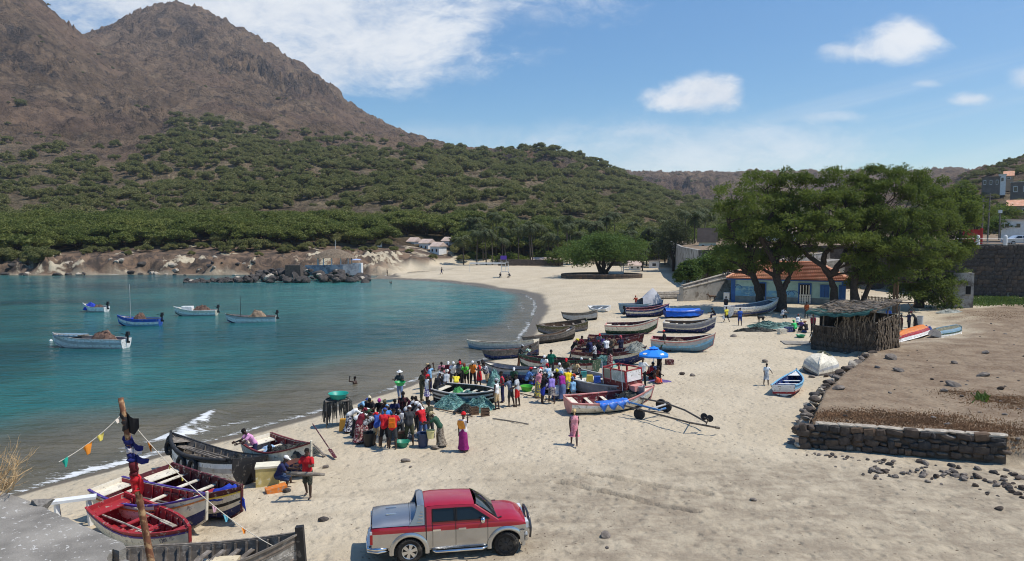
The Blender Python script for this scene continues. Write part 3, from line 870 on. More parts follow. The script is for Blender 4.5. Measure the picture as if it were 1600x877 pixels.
 a = me.attributes.new("size", 'FLOAT', 'POINT'); a.data.foreach_set('value', S.astype(np.float32))
 a = me.attributes.new("turn", 'FLOAT', 'POINT'); a.data.foreach_set('value', rng.uniform(0, 6.3, len(X)).astype(np.float32))
 a = me.attributes.new("pick", 'INT', 'POINT'); a.data.foreach_set('value', rng.integers(0, 6, len(X)).astype(np.int32))
 col = bpy.data.collections.new("scrub_shapes")
 for q in sc_crowns:
  col.objects.link(bpy.data.objects.new("scrub_shape", q))
 o = tag(link("hillside_scrub", me), kind='stuff')
 ng = bpy.data.node_groups.new("scatter_scrub", 'GeometryNodeTree')
 ng.interface.new_socket('Geometry', in_out='INPUT', socket_type='NodeSocketGeometry')
 ng.interface.new_socket('Geometry', in_out='OUTPUT', socket_type='NodeSocketGeometry')
 nd = ng.nodes; lk = ng.links
 gi, go = nd.new('NodeGroupInput'), nd.new('NodeGroupOutput')
 ci = nd.new('GeometryNodeCollectionInfo'); ci.inputs[0].default_value = col; ci.inputs[1].default_value = True; ci.inputs[2].default_value = True
 ip = nd.new('GeometryNodeInstanceOnPoints'); ip.inputs['Pick Instance'].default_value = True
 def attr(nm, ty):
  q = nd.new('GeometryNodeInputNamedAttribute'); q.data_type = ty; q.inputs[0].default_value = nm
  return q.outputs[0]
 cx = nd.new('ShaderNodeCombineXYZ')
 lk.new(attr('turn', 'FLOAT'), cx.inputs[2])
 cs = nd.new('ShaderNodeCombineXYZ')
 sz = attr('size', 'FLOAT')
 ml = nd.new('ShaderNodeMath'); ml.operation = 'MULTIPLY'; ml.inputs[1].default_value = 1.25
 lk.new(sz, ml.inputs[0])
 lk.new(sz, cs.inputs[0]); lk.new(sz, cs.inputs[1]); lk.new(ml.outputs[0], cs.inputs[2])
 lk.new(gi.outputs[0], ip.inputs['Points']); lk.new(ci.outputs[0], ip.inputs['Instance']); lk.new(attr('pick', 'INT'), ip.inputs['Instance Index'])
 lk.new(cx.outputs[0], ip.inputs['Rotation']); lk.new(cs.outputs[0], ip.inputs['Scale'])
 lk.new(ip.outputs[0], go.inputs[0])
 md = o.modifiers.new("scatter", 'NODES'); md.node_group = ng
 print("scrub", len(X), "trees", len(big))
scatter()
def branch_path(a, b, rng, wob=.08, n=5):
 a, b = Vector(a), Vector(b)
 L = (b - a).length
 out = []
 for i in range(n + 1):
  t = i / n
  p = a.lerp(b, t)
  if 0 < i < n: p += Vector((rng.uniform(-1, 1), rng.uniform(-1, 1), rng.uniform(-.5, .8))) * L * wob
  out.append(p)
 return out
def shade_tree(seed, y0, trunk_px, lobes_px, label, n, leaf=.36, rad=.42, limbs=9, group="big shade trees by the blue house"):
 """trunk_px: list of polylines of picture points (first starts at the ground); lobes: (px, py, rpx, rpy, depth offset)"""
 rng = np.random.default_rng(seed); rnd = random.Random(seed)
 bx = at_y(trunk_px[0][0][0], trunk_px[0][0][1], y0)
 base = Vector((bx[0], y0, hz(bx[0], y0)))
 root = empty("shade_tree", base, 0, label, "tree", group)
 S = y0 / F
 lobes = []
 for (px, py, rx, ry, dy) in lobes_px:
  p = at_y(px, py, y0 + dy)
  lobes.append((p[0] - base.x, dy, p[2] - base.z, rx * S, max(rx, ry) * S * .95, ry * S))
 b = MB()
 tips = []
 for k, pl in enumerate(trunk_px):
  pts = []
  for i, (px, py) in enumerate(pl):
   p = Vector(at_y(px, py, y0 + (0 if k == 0 else .5 * rnd.uniform(-1, 1) * i))) - base
   if k == 0 and i == 0: p.z = -.3
   pts.append(p)
  r0 = rad if k == 0 else rad * .72
  rs = [r0 * (1 - .5 * i / (len(pts) - 1)) * (1.35 if (i == 0 and k == 0) else 1) for i in range(len(pts))]
  fine, fr = [], []
  for i in range(len(pts) - 1):
   for q in range(4):
    t = q / 4
    fine.append(pts[i].lerp(pts[i + 1], t) + Vector((rnd.uniform(-1, 1), rnd.uniform(-1, 1), 0)) * .06)
    fr.append((rs[i] * (1 - t) + rs[i + 1] * t) * rnd.uniform(.9, 1.12))
  fine.append(pts[-1]); fr.append(rs[-1])
  b.tube(fine, fr, 9)
  tips.append((pts[-1], rs[-1])); tips.append((pts[max(1, len(pts) // 2)], rs[max(1, len(pts) // 2)]))
 for L in lobes:
  c = Vector(L[:3]) + Vector((0, 0, -L[5] * .35))
  tp, r_ = min(tips, key=lambda q: (q[0] - c).length + (3 if q[0].z > c.z else 0))
  path = branch_path(tp, c, rnd, .07, 6)
  b.tube(path, [max(.05, r_ * .75 * (1 - .75 * i / 6)) for i in range(7)], 6)
  for q in range(4):
   e = c + Vector((rnd.uniform(-1, 1) * L[3], rnd.uniform(-1, 1) * L[4], rnd.uniform(-.2, .7) * L[5])) * .75
   b.tube(branch_path(path[rnd.randint(3, 5)], e, rnd, .08, 3), [.07, .055, .04, .02], 4)
 b.obj("trunk", BARK, root, True)
 sub = []
 for L in lobes:
  m = max(7, int(26 * (L[3] * L[5]) / 6))
  d = rng.normal(size=(m, 3)); d /= np.linalg.norm(d, axis=1, keepdims=True)
  d[:, 2] = np.where(d[:, 2] < -.45, -d[:, 2] * .7, d[:, 2])
  rr = rng.uniform(.55, 1.02, m)[:, None]
  c = np.array(L[:3]) + d * np.array(L[3:6]) * rr
  q = rng.uniform(.55, 1.15, m)
  sub += [(c[i, 0], c[i, 1], c[i, 2], q[i], q[i], q[i] * .62) for i in range(m)]
 c, idx = lobes_points(sub, n, rng, .35, -.6)
 c[:, 2] -= rng.exponential(.16, n)
 V, Q = rhombs(c, leaf, rng, .38, .55, droop=np.array([0, 0, -.35]))
 link("crown", np_mesh("shade_crown", V, Q, BIGLEAF, False), root)
 return root
shade_tree(1, 88, [[(1192, 486), (1186, 460), (1177, 430), (1171, 400), (1172, 365)], [(1171, 402), (1150, 372), (1138, 350)], [(1172, 385), (1195, 352), (1210, 330)]],
  [(1150, 300, 36, 22, 0), (1190, 284, 40, 18, 2), (1135, 332, 28, 22, -1), (1172, 325, 40, 24, -2), (1212, 318, 32, 24, 0), (1145, 368, 26, 22, 1), (1185, 360, 34, 22, -2), (1160, 392, 26, 16, 0), (1128, 395, 16, 14, 2), (1165, 345, 34, 24, 3), (1190, 312, 34, 22, 4), (1150, 380, 24, 18, 3), (1215, 290, 26, 16, 3), (1136, 420, 12, 10, 1), (1150, 402, 30, 20, -1), (1186, 406, 30, 18, 2), (1200, 352, 30, 24, 2), (1172, 376, 30, 22, -2)],
  "tall leafy tree with a slanting dark trunk left of the blue house door", 17000, rad=.5)
shade_tree(2, 86, [[(1218, 492), (1222, 462), (1213, 432), (1212, 405), (1222, 372)], [(1220, 456), (1229, 442), (1234, 432)], [(1212, 410), (1196, 385), (1188, 370)]],
  [(1238, 282, 34, 18, 2), (1262, 284, 22, 16, 3), (1240, 318, 34, 26, 1), (1215, 352, 28, 20, 2), (1245, 358, 26, 22, 0), (1205, 388, 24, 16, 1), (1232, 396, 22, 14, -1), (1192, 416, 20, 12, 1), (1226, 418, 14, 9, -2), (1262, 335, 20, 22, 3), (1222, 398, 28, 18, 2), (1250, 385, 26, 18, 1), (1228, 335, 32, 24, 3), (1205, 372, 26, 20, -1)],
  "leafy tree with a thick upright trunk before the blue house wall", 15000, rad=.6)
shade_tree(3, 85, [[(1307, 472), (1303, 450), (1297, 432)], [(1297, 432), (1285, 415), (1265, 402), (1248, 385)], [(1297, 432), (1312, 412), (1322, 392), (1328, 360)], [(1285, 414), (1290, 396), (1300, 380)]],
  [(1310, 278, 38, 17, 3), (1280, 310, 34, 20, 0), (1325, 310, 44, 24, 1), (1255, 348, 34, 20, -2), (1300, 345, 44, 22, -3), (1345, 345, 40, 24, -2), (1270, 378, 34, 16, -3), (1318, 378, 34, 18, -4), (1355, 385, 32, 22, -3), (1240, 372, 20, 14, 0), (1365, 290, 34, 20, 2), (1330, 405, 18, 12, -2), (1300, 318, 30, 20, 4), (1338, 372, 34, 22, 2), (1290, 356, 30, 20, 3), (1350, 415, 26, 16, -1)],
  "wide spreading tree with a forked dark trunk in front of the tiled roof", 25000, rad=.5)
shade_tree(4, 84, [[(1338, 474), (1334, 445), (1340, 410), (1350, 370)], [(1346, 476), (1362, 440), (1370, 400)]],
  [(1375, 272, 36, 16, 3), (1415, 276, 34, 18, 3), (1395, 305, 46, 26, 1), (1440, 305, 36, 22, 2), (1375, 345, 44, 26, 0), (1425, 345, 44, 26, -1), (1465, 330, 34, 24, 2), (1390, 390, 42, 26, -2), (1440, 388, 42, 28, -2), (1360, 425, 30, 20, -1), (1400, 432, 36, 22, -1), (1340, 440, 20, 14, 0), (1350, 325, 36, 26, 4), (1405, 372, 46, 30, 3), (1370, 400, 36, 26, 3), (1425, 420, 40, 28, 2), (1450, 360, 34, 28, 4)],
  "broad dark green tree with two close trunks behind the palm thatch shelter", 29000, rad=.48)
shade_tree(5, 90, [[(1435, 478), (1440, 445), (1448, 405), (1452, 365)], [(1448, 410), (1470, 380), (1482, 355)]],
  [(1450, 290, 32, 20, 3), (1478, 312, 30, 22, 2), (1498, 325, 26, 24, 2), (1462, 355, 38, 26, 0), (1492, 362, 26, 24, 1), (1440, 415, 36, 24, -2), (1478, 405, 32, 28, -1), (1455, 450, 34, 20, -2), (1490, 445, 22, 22, -1), (1425, 455, 28, 18, -2), (1475, 470, 24, 10, -2), (1512, 345, 14, 14, 2), (1470, 430, 34, 26, 2), (1445, 465, 26, 12, 1), (1490, 395, 26, 28, 1)],
  "drooping tree at the right end of the grove with foliage down to the ground", 22000, rad=.45)
def bushy(name, label, cat, px, py, wpx, hpx, n, leafm, leaf=.4, seed=1, group=None, trunk=.3, lift=.12, z=None, y0=None):
 g_ = Vector(at_z(px, py, z)) if z is not None else G(px, py)
 if y0:
  p = at_y(px, py, y0); g_ = Vector((p[0], y0, p[2]))
 S = g_.y / F
 root = empty(name, g_, 0, label, cat, group)
 rng = np.random.default_rng(seed)
 Wd, Ht = wpx * S / 2, hpx * S
 lobes = []
 for i in range(15):
  a = i * 2.4
  q = math.sqrt((i + .4) / 15) * .72
  rr = rng.uniform(.27, .42)
  zz = lift + (1 - lift) * (.78 - .62 * q * q) + rng.uniform(-.10, .06)
  lobes.append((q * math.cos(a) * Wd, q * math.sin(a) * Wd * .85, zz * Ht, rr * Wd, rr * Wd, rr * Ht * .75))
 sub = []
 for L in lobes:
  d = rng.normal(size=(14, 3)); d /= np.linalg.norm(d, axis=1, keepdims=True)
  c = np.array(L[:3]) + d * np.array(L[3:6]) * rng.uniform(.6, 1., 14)[:, None]
  for i in range(14):
   q = rng.uniform(.16, .3) * Wd
   sub.append((c[i, 0], c[i, 1], max(c[i, 2], .3), q, q, q * .7))
 c, _ = lobes_points(sub, n, rng, .4, -.6)
 c[:, 2] = np.maximum(c[:, 2], .08)
 V, Q = rhombs(c, leaf, rng, .5)
 link("crown", np_mesh(name + "_crown", V, Q, leafm, False), root)
 b = MB()
 rnd = random.Random(seed)
 for k in range(5):
  L = lobes[k * 2]
  b.tube(branch_path((0, 0, -.2), (L[0] * .8, L[1] * .8, L[2]), rnd, .06, 5), [trunk * (1 - .15 * i) for i in range(6)], 6)
 b.obj("trunk", BARK, root, True)
 return root
bushy("broad_tree", "rounded bright green tree on the beach inside a low stone ring", "tree", 942, 433, 134, 69, 20000, BUSHLEAF, .40, 3, trunk=.4, lift=.02)
bushy("casuarina_tree", "tall grey green feathery tree behind the beach, right of the rounded tree", "tree", 1052, 424, 62, 78, 7000, DARKLEAF, .42, 4, trunk=.3, lift=.1)
bushy("leafy_bush", "leafy green bush at the foot of the beach ramp", "bush", 1074, 450, 48, 40, 5200, BUSHLEAF, .36, 5, "bushes beside the beach ramp", .08, .0, y0=111)
bushy("leafy_bush", "wide green bush halfway up beside the beach ramp", "bush", 1104, 443, 62, 46, 6200, BUSHLEAF, .36, 6, "bushes beside the beach ramp", .08, .0, y0=115)
bushy("leafy_bush", "tall green bush against the pale retaining wall above the ramp", "bush", 1136, 440, 56, 60, 6500, BUSHLEAF, .36, 7, "bushes beside the beach ramp", .08, .0, y0=118)
bushy("plateau_tree", "green tree on the road above the dark retaining wall, left of the red kiosk", "tree", 1500, 385, 70, 95, 7000, BIGLEAF, .4, 8, None, .2, .15, y0=112)
bushy("plateau_tree", "low yellow green tree behind the road bollards", "tree", 1563, 372, 48, 30, 3000, BUSHLEAF, .4, 9, None, .15, .15, y0=135)
bushy("plateau_tree", "dark bushy tree behind the red kiosk", "tree", 1525, 372, 64, 60, 4200, BIGLEAF, .4, 11, None, .15, .1, y0=140)
for k, (px, py, wp, hp, yy) in enumerate(((1060, 395, 90, 44, 205), (1012, 405, 60, 40, 208), (1130, 392, 80, 40, 190), (1180, 390, 90, 50, 180), (1250, 386, 90, 50, 170), (1330, 384, 90, 55, 165), (1420, 384, 90, 60, 160), (1470, 382, 70, 60, 160), (1565, 352, 60, 30, 190), (1596, 340, 40, 24, 200))):
 bushy("village_tree", "dark green tree among the village buildings behind the beach", "tree", px, py, wp, hp, 2600, BIGLEAF, .6, 20 + k, "trees among the village buildings", .25, .1, y0=yy)
_g = random.Random(77)
for k in range(13):
 bushy("grove_bush", "dark bush filling the foot of the palm grove behind the beach", "bush", 728 + k * 14 + _g.uniform(-4, 4) + (60 if k > 10 else 0), 417, _g.uniform(30, 44), _g.uniform(16, 30), 900, BIGLEAF, .6, 60 + k, "bushes under the palm grove", .15, .0, y0=215 + _g.uniform(-2, 5))
for k, (u_, wp, hp_, yy) in enumerate(((872, 48, 34, 196), (1002, 44, 44, 190), (1024, 50, 50, 196), (985, 40, 36, 200), (905, 44, 52, 206), (965, 60, 60, 208))):
 bushy("grove_bush", "dark leafy bush behind the rounded beach tree", "bush", u_, 420, wp, hp_, 1800, BIGLEAF, .5, 90 + k, "bushes behind the rounded beach tree", .15, .0, y0=yy)
def palm_crown(seed, dry=False):
 rnd = random.Random(seed)
 V, Q = [], []
 nf = 17
 for k in range(nf):
  a = k * 2.399 + rnd.uniform(-.2, .2)
  el = rnd.uniform(-.35, 1.15)
  L = rnd.uniform(2.4, 3.4)
  d = Vector((math.cos(a), math.sin(a), 0)); sd = Vector((-math.sin(a), math.cos(a), 0))
  prev = Vector((0, 0, 0)); ang = el
  pts = [prev]
  for i in range(7):
   prev = prev + (d * math.cos(ang) + Vector((0, 0, 1)) * math.sin(ang)) * (L / 7)
   ang -= .26 + .05 * i
   pts.append(prev)
  for i in range(1, 8):
   wd = .75 * math.sin(PI * min(1, (i + .8) / 8.6)) + .1
   for s_ in (-1, 1):
    p, q = pts[i - 1], pts[i]
    n0 = len(V)
    tip = q + sd * (s_ * wd) + Vector((0, 0, -.55 * wd)) + d * .25
    V += [p, q, tip, p.lerp(tip, .55) - d * .02]
    Q.append((n0, n0 + 1, n0 + 2, n0 + 3))
 return np_mesh("palm_crown", np.array([tuple(v) for v in V]), np.array(Q), DRYLEAF if dry else PALMLEAF, False)
pcs = [palm_crown(i) for i in range(5)]
_rp = random.Random(9)
palms = []
for k in range(46):
 u = 725 + (k % 23) * 14.2 + _rp.uniform(-8, 8)
 yy = _rp.uniform(203, 213) if k < 23 else _rp.uniform(214, 228)
 palms.append((u, yy, _rp.uniform(6.4, 11.4) + (1.5 if k >= 23 else 0)))
palms += [(1046, 204, 11.2), (1010, 196, 5.4), (1018, 206, 8.0), (1085, 178, 6.0), (1092, 190, 7.2), (1072, 198, 8.0), (1004, 172, 4.2), (1100, 200, 7.5), (1030, 190, 6.0)]
for (u, yy, h_) in palms:
 x_ = (u - 800) / F * yy
 if 915 < u < 965 and yy < 206: yy += 6
 root = empty("coconut_palm", (x_, yy, hz(x_, yy)), _rp.uniform(0, 6.3), "slender coconut palm in the dark grove behind the beach", "palm tree", "palms of the grove behind the beach")
 lean = _rp.uniform(-.9, .9)
 link("crown", _rp.choice(pcs), root, loc=(lean, 0, h_), rot=(0, 0, _rp.uniform(0, 6.3)), scale=_rp.uniform(.95, 1.3))
 MB().tube([(0, 0, -.2), (.1 * lean, 0, h_ * .35), (.45 * lean, 0, h_ * .7), (lean, 0, h_)], [.2, .16, .13, .11], 6).obj("trunk", PALMBARK, root, True)
def c8(r_, g_, b_):
 f = lambda v: ((v / 255 + .055) / 1.055) ** 2.4 if v > 10 else v / 255 / 12.92
 return (f(r_), f(g_), f(b_))
STONE = mat("grey_brown_stone", (.088, .066, .051), .95, .45, 1.3, .012, 9., col2=(.15, .12, .09), thr=(.54, .7), scale2=2.2)
STONE2 = mat("dark_basalt", (.065, .056, .050), .92, .45, 1.6, .015, 8., col2=(.17, .145, .12), thr=(.58, .72))
STONE3 = mat("ochre_stone", (.16, .105, .068), .95, .35, 1.6, .012, 9.)
MORTAR = mat("dark_mortar", (.105, .082, .065), .97, .4, 3., .02)
CAPM = mat("pale_coping", (.44, .38, .30), .95, .3, 2.5, .01, 12., col2=(.25, .2, .15), thr=(.5, .62))
CONC = mat("weathered_concrete", (.25, .226, .192), .93, .38, 1.6, .012, 40., col2=(.55, .52, .47), thr=(.605, .635), scale2=16.)
PALEWALL = mat("pale_worn_plaster", (.40, .37, .33), .95, .3, .7, .01, 6., col2=(.17, .145, .12), thr=(.47, .62), scale2=.9)
WHITEP = mat("white_paint", (.74, .73, .70), .7, .10, 2., .003, 14., col2=(.5, .47, .42), thr=(.62, .75))
AQUA = mat("pale_aqua_wall", (.33, .53, .54), .85, .10, 1.2, .004, 9., col2=(.26, .43, .45), thr=(.5, .7))
DADO = mat("grey_blue_plinth", (.17, .22, .25), .9, .25, 1.4, .004, 8.)
SKYB = mat("sky_blue_mural", (.135, .34, .56), .85, .3, .9, .0, col2=(.27, .48, .56), thr=(.5, .62))
ROYAL = mat("royal_blue_paint", (.030, .115, .36), .6, .2, 2.)
DARKIN = mat("painted_interior_shade", (.018, .016, .015), .95, .2, 2.)  # near-black colour standing in for the shade inside doors and windows
TILE = mat("terracotta_tile", (.66, .33, .20), .88, .25, .8, .0, col2=(.70, .45, .32), thr=(.5, .68), scale2=1.3)
GALV = mat("galvanised_metal", (.40, .41, .42), .45, .15, 4., 0., metal=.8)
RUST = mat("rusty_metal", (.165, .068, .036), .85, .3, 9., .004, 30., col2=(.42, .26, .13), thr=(.5, .62), scale2=5.)
GREYW = mat("grey_driftwood", (.185, .155, .125), .95, .3, 3., .006, 26., col2=(.34, .30, .25), thr=(.52, .68), scale2=6.)
BROWNW = mat("brown_wood", (.155, .093, .055), .85, .35, 4., .005, 20.)
THATCH = mat("dry_palm_thatch", (.175, .130, .088), .97, .45, 3.5, .03, 14., col2=(.40, .33, .24), thr=(.55, .7))
THATCH2 = mat("woven_palm_leaf", (.082, .060, .042), .97, .5, 3., .03, 14.)
TARPG = mat("green_tarpaulin", (.035, .105, .085), .6, .25, 2., .01, 6.)
ASPHALT = mat("road_asphalt", (.075, .072, .068), .9, .2, 2., .004, 30.)
GLASS = mat("dark_window", (.015, .018, .022), .12, .1, 1., spec=.6)
REDP = mat("red_paint", (.45, .022, .020), .55, .15, 2.)
PINKROOF = mat("pale_pink_tiles", (.58, .44, .36), .9, .2, .6)
def block_mesh(name, seed, m):
 """an irregular chamfered stone, unit size"""
 rnd = random.Random(seed)
 bm = bmesh.new()
 bmesh.ops.create_cube(bm, size=1.0)
 bmesh.ops.bevel(bm, geom=list(bm.edges), offset=.16, segments=1, affect='EDGES')
 for v in bm.verts:
  v.co += Vector((rnd.uniform(-.075, .075), rnd.uniform(-.05, .05), rnd.uniform(-.075, .075)))
 me = bpy.data.meshes.new(name); bm.to_mesh(me); bm.free()
 me.materials.append(m)
 return me
def rock_mesh(name, seed, m, sub=2, rough=.32):
 bm = bmesh.new()
 bmesh.ops.create_icosphere(bm, subdivisions=sub, radius=.5)
 rng = np.random.default_rng(seed)
 pl = [(Vector(rng.normal(size=3)).normalized(), rng.uniform(.24, .42)) for _ in range(9)]
 for v in bm.verts:
  for n, d in pl:
   k = v.co.dot(n) - d
   if k > 0: v.co -= n * k * .92
  v.co += Vector(rng.normal(size=3)) * .012
 me = bpy.data.meshes.new(name); bm.to_mesh(me); bm.free()
 me.materials.append(m)
 return me
BLOCKS = [block_mesh("stone", i, (STONE, STONE, STONE2, STONE, STONE3, STONE2, STONE)[i % 7]) for i in range(10)]
CAPS = [block_mesh("coping_stone", 50 + i, CAPM) for i in range(4)]
STONE4 = mat("grey_field_stone", (.17, .142, .118), .95, .4, 2., .012, 9., col2=(.28, .24, .2), thr=(.55, .7))
ROCKS = [rock_mesh("rock", i, (STONE4, STONE, STONE4, STONE2)[i % 4]) for i in range(7)]
BASALT = [rock_mesh("boulder", 30 + i, STONE2) for i in range(6)]
PALER = [rock_mesh("pale_rock", 60 + i, CAPM) for i in range(4)]
def stone_wall(root, a, b, z0, h0, h1, rows, width, seed, cap=True, depth=.30, stones=BLOCKS + ROCKS[:4]):
 """faces a run from a to b (x, y) with single stones as children; the visible face is on the right of a->b"""
 rnd = random.Random(seed)
 a, b = Vector((a[0], a[1], 0)), Vector((b[0], b[1], 0))
 L = (b - a).length
 d = (b - a) / L
 nrm = Vector((d.y, -d.x, 0))
 rz = math.atan2(d.y, d.x)
 inv = root.matrix_basis.inverted()
 for r_ in range(rows):
  x = -rnd.uniform(0, width * .4)
  while x < L - .12:
   wd = width * rnd.uniform(.45, 1.35)
   xm = x + wd / 2
   h = h0 + (h1 - h0) * max(0, min(1, xm / L))
   hh = h / rows
   hh2 = hh * rnd.choice((.8, 1.0, 1.15, 1.45))
   p = a + d * min(max(xm, .1), L - .1) + nrm * rnd.uniform(-.05, .02)
   z = z0(p.x, p.y) if callable(z0) else z0
   o = link("stone", rnd.choice(stones), root, inv @ Vector((p.x, p.y, z + hh * (r_ + .5) + rnd.uniform(-.07, .07))), (rnd.uniform(-.1, .1), rnd.uniform(-.22, .22), rz + rnd.uniform(-.1, .1)), (wd * 1.02, depth, hh2))
   x += wd
 if cap:
  x = 0
  while x < L - .1:
   wd = width * rnd.uniform(.9, 2.0); wd = min(wd, L - x + .05)
   xm = x + wd / 2
   h = h0 + (h1 - h0) * xm / L
   p = a + d * xm - nrm * .16
   z = z0(p.x, p.y) if callable(z0) else z0
   if rnd.random() < .86:
    link("coping_stone", rnd.choice(CAPS), root, inv @ Vector((p.x, p.y, z + h + .02 + rnd.uniform(-.03, .02))), (0, rnd.uniform(-.05, .05), rz), (wd, .46, .11))
   x += wd
def terrace():
 a, b = TERR[0], TERR[1]
 root = empty("terrace_wall", (a[0], a[1], 1.1), 0, "low dark stone retaining wall in the foreground holding the brown terrace", "stone wall")
 sandz = lambda x, y: 1.12 + .35 * max(0, (x - a[0]) / (b[0] - a[0]))
 stone_wall(root, a, b, sandz, 1.12, .95, 4, .52, 3)
 core = MB()
 d = Vector((b[0] - a[0], b[1] - a[1], 0)); L = d.length; d /= L; n = Vector((d.y, -d.x, 0))
 p0, p1 = Vector((a[0], a[1], 0)) - n * .05, Vector((b[0], b[1], 0)) - n * .05
 inv = root.matrix_basis.inverted()
 q = []
 for p, h in ((p0, 2.17), (p1, 2.36)):
  q += [inv @ Vector((p.x, p.y, .6)), inv @ Vector((p.x, p.y, h)), inv @ Vector((p.x - n.x * .4, p.y - n.y * .4, h)), inv @ Vector((p.x - n.x * .4, p.y - n.y * .4, .6))]
 core.add(q, [(0, 1, 2, 3), (7, 6, 5, 4), (0, 4, 5, 1), (1, 5, 6, 2), (2, 6, 7, 3)])
 core.obj("mortar_core", MORTAR, root)
 r2 = empty("kerb_wall", (TERR[-1][0], TERR[-1][1], 1.1), 0, "long low kerb of loose grey stones from the terrace corner to the palm thatch shelter", "stone wall")
 pts = [TERR[9], TERR[10], TERR[11], TERR[0]]
 rnd = random.Random(8)
 inv = r2.matrix_basis.inverted()
 for (ax, ay), (bx, by) in zip(pts[:-1], pts[1:]):
  L = math.hypot(bx - ax, by - ay); k = int(L / .42)
  for i in range(k):
   t = (i + rnd.random()) / k
   for row in range(2 if ay < 50 else 1):
    x, y = ax + (bx - ax) * t + rnd.uniform(-.3, .12), ay + (by - ay) * t + rnd.uniform(-.25, .2)
    zz = hz(x + .5, y)
    s_ = rnd.uniform(.35, .72)
    link("stone", rnd.choice(ROCKS + PALER[:2]), r2, inv @ Vector((x - row * .18, y, zz - .05 - row * .35)), (rnd.uniform(-.4, .4), rnd.uniform(-.4, .4), rnd.uniform(0, 6)), (s_ * 1.2, s_, s_ * .62))
terrace()
def blue_house():
 a = Vector(at_z(1142, 470, 1.35)); b = Vector(at_z(1321, 476.5, 1.3))
 d = (b - a); d.z = 0; L = d.length; rz = math.atan2(d.y, d.x)
 z0 = 1.2
 root = empty("blue_house", (a.x, a.y, z0), rz, "pale blue beach house with orange tiled hip roof behind the shade trees", "house")
 Wd, Hh = 7.0, 3.15
 def px(u):       # along the front wall from picture column
  best = min(np.linspace(0, L, 400), key=lambda q: abs(800 + F * (a.x + d.x / L * q) / (a.y + d.y / L * q) - u))
  return float(best)
 m = MB()
 m.box((L / 2, .125, Hh / 2), (L, .25, Hh)); m.box((L / 2, Wd - .125, Hh / 2), (L, .25, Hh))
 m.box((.125, Wd / 2, Hh / 2), (.25, Wd - .5, Hh)); m.box((L - .125, Wd / 2, Hh / 2), (.25, Wd - .5, Hh))
 m.obj("wall", AQUA, root)
 MB().box((L / 2, -.02, .42), (L + .04, .04, .84)).obj("plinth", DADO, root)
 mu = MB()
 x0, x1 = .55, px(1182)
 mu.box(((x0 + x1) / 2, -.004, 1.5), (x1 - x0, .008, 1.3))
 mu.box(((px(1198) + px(1246)) / 2, -.004, 1.25), (px(1246) - px(1198), .008, .8))
 mu.obj("mural", SKYB, root)
 wv = MB()
 for cx, cz, rr in ((px(1153), 1.85, .62), (px(1155), 1.95, .4), (px(1236), 1.3, .5), (px(1241), 1.25, .6)):
  pts = [(cx + rr * math.cos(t), -.014, cz + rr * .8 * math.sin(t)) for t in np.linspace(-.3, 3.4, 12)]
  wv.tube(pts, .035, 4)
 for k in range(4):
  z = 1.0 + .32 * k
  wv.tube([(x, -.012, z + .08 * math.sin(x * 4 + k)) for x in np.linspace(px(1163), px(1181), 16)], .018, 4)
 wv.obj("painted_wave", ROYAL, root)
 q = MB(); q.box((.26, -.03, Hh / 2), (.56, .06, Hh)); q.obj("corner_band", ROYAL, root)
 q = MB(); q.box((L - .26, -.03, Hh / 2), (.52, .06, Hh)); q.obj("corner_band", ROYAL, root)
 def painted_opening(name, u0, u1, zb, zt, leaf):
  xa, xb = px(u0), px(u1)
  f = MB(); t = .16
  f.box((xa + t / 2, -.05, (zb + zt) / 2), (t, .11, zt - zb)); f.box((xb - t / 2, -.05, (zb + zt) / 2), (t, .11, zt - zb)); f.box(((xa + xb) / 2, -.052, zt - t / 2), (xb - xa - 2 * t, .11, t))
  fo = f.obj(name, ROYAL, root)
  MB().box(((xa + xb) / 2, -.006, (zb + zt - t) / 2), (xb - xa - 2 * t, .012, zt - zb - t)).obj("painted_opening", DARKIN, fo)  # flat dark panel on the solid wall, painted shade of the doorway
  if leaf == 'bars':
   for k in range(4):
    x = xa + .3 + (xb - xa - .6) * k / 3
    MB().box((x, -.05, zt - .95), (.11, .05, 1.35)).obj("bar", WHITEP, fo)
  if leaf == 'shutter':
   for k in range(2):
    wv_ = (xb - xa - 2 * t) / 2
    MB().box((xa + t + wv_ * (k + .5), -.04, (zb + zt - t) / 2), (wv_ - .03, .05, zt - zb - t - .04)).obj("shutter", ROYAL, fo)
  return fo
 painted_opening("door", 1183, 1198.5, .05, 2.75, None)
 fo = painted_opening("door", 1248.5, 1269.5, .05, 2.75, 'bars')
 g = MB()
 xa, xb = px(1252), px(1267)
 for k in range(5):
  z = .25 + k * .22
  for j in range(5):
   x = xa + (xb - xa) * j / 4
   g.lathe([(.09, -.02), (.13, 0), (.09, .02)], 8, c=(x, -.12, z), axis='y')
 g.bar((xa - .1, -.12, .12), (xb + .1, -.12, .12), .04, .04); g.bar((xa - .1, -.12, 1.26), (xb + .1, -.12, 1.26), .04, .04)
 g.obj("lattice_gate", WHITEP, root)
 painted_opening("window", 1283, 1297.5, .95, 2.6, 'shutter')
 painted_opening("window", 1312, 1319.5, .6, 2.6, 'shutter')
 MB().box((-.55, -.1, .75), (.75, .7, 1.0)).obj("meter_box", WHITEP, root)
 e, rise, hip = .55, 2.15, 3.4
 zb = Hh
 P = {'a': Vector((-e, -e, zb)), 'b': Vector((L + e, -e, zb)), 'c': Vector((L + e, Wd + e, zb)), 'd': Vector((-e, Wd + e, zb)), 'r0': Vector((hip, Wd / 2, zb + rise)), 'r1': Vector((L - hip, Wd / 2, zb + rise))}
 sl = MB()
 sl.add([P[k] for k in ('a', 'b', 'c', 'd', 'r0', 'r1')], [(0, 1, 5, 4), (1, 2, 5), (2, 3, 4, 5), (3, 0, 4), (3, 2, 1, 0)])
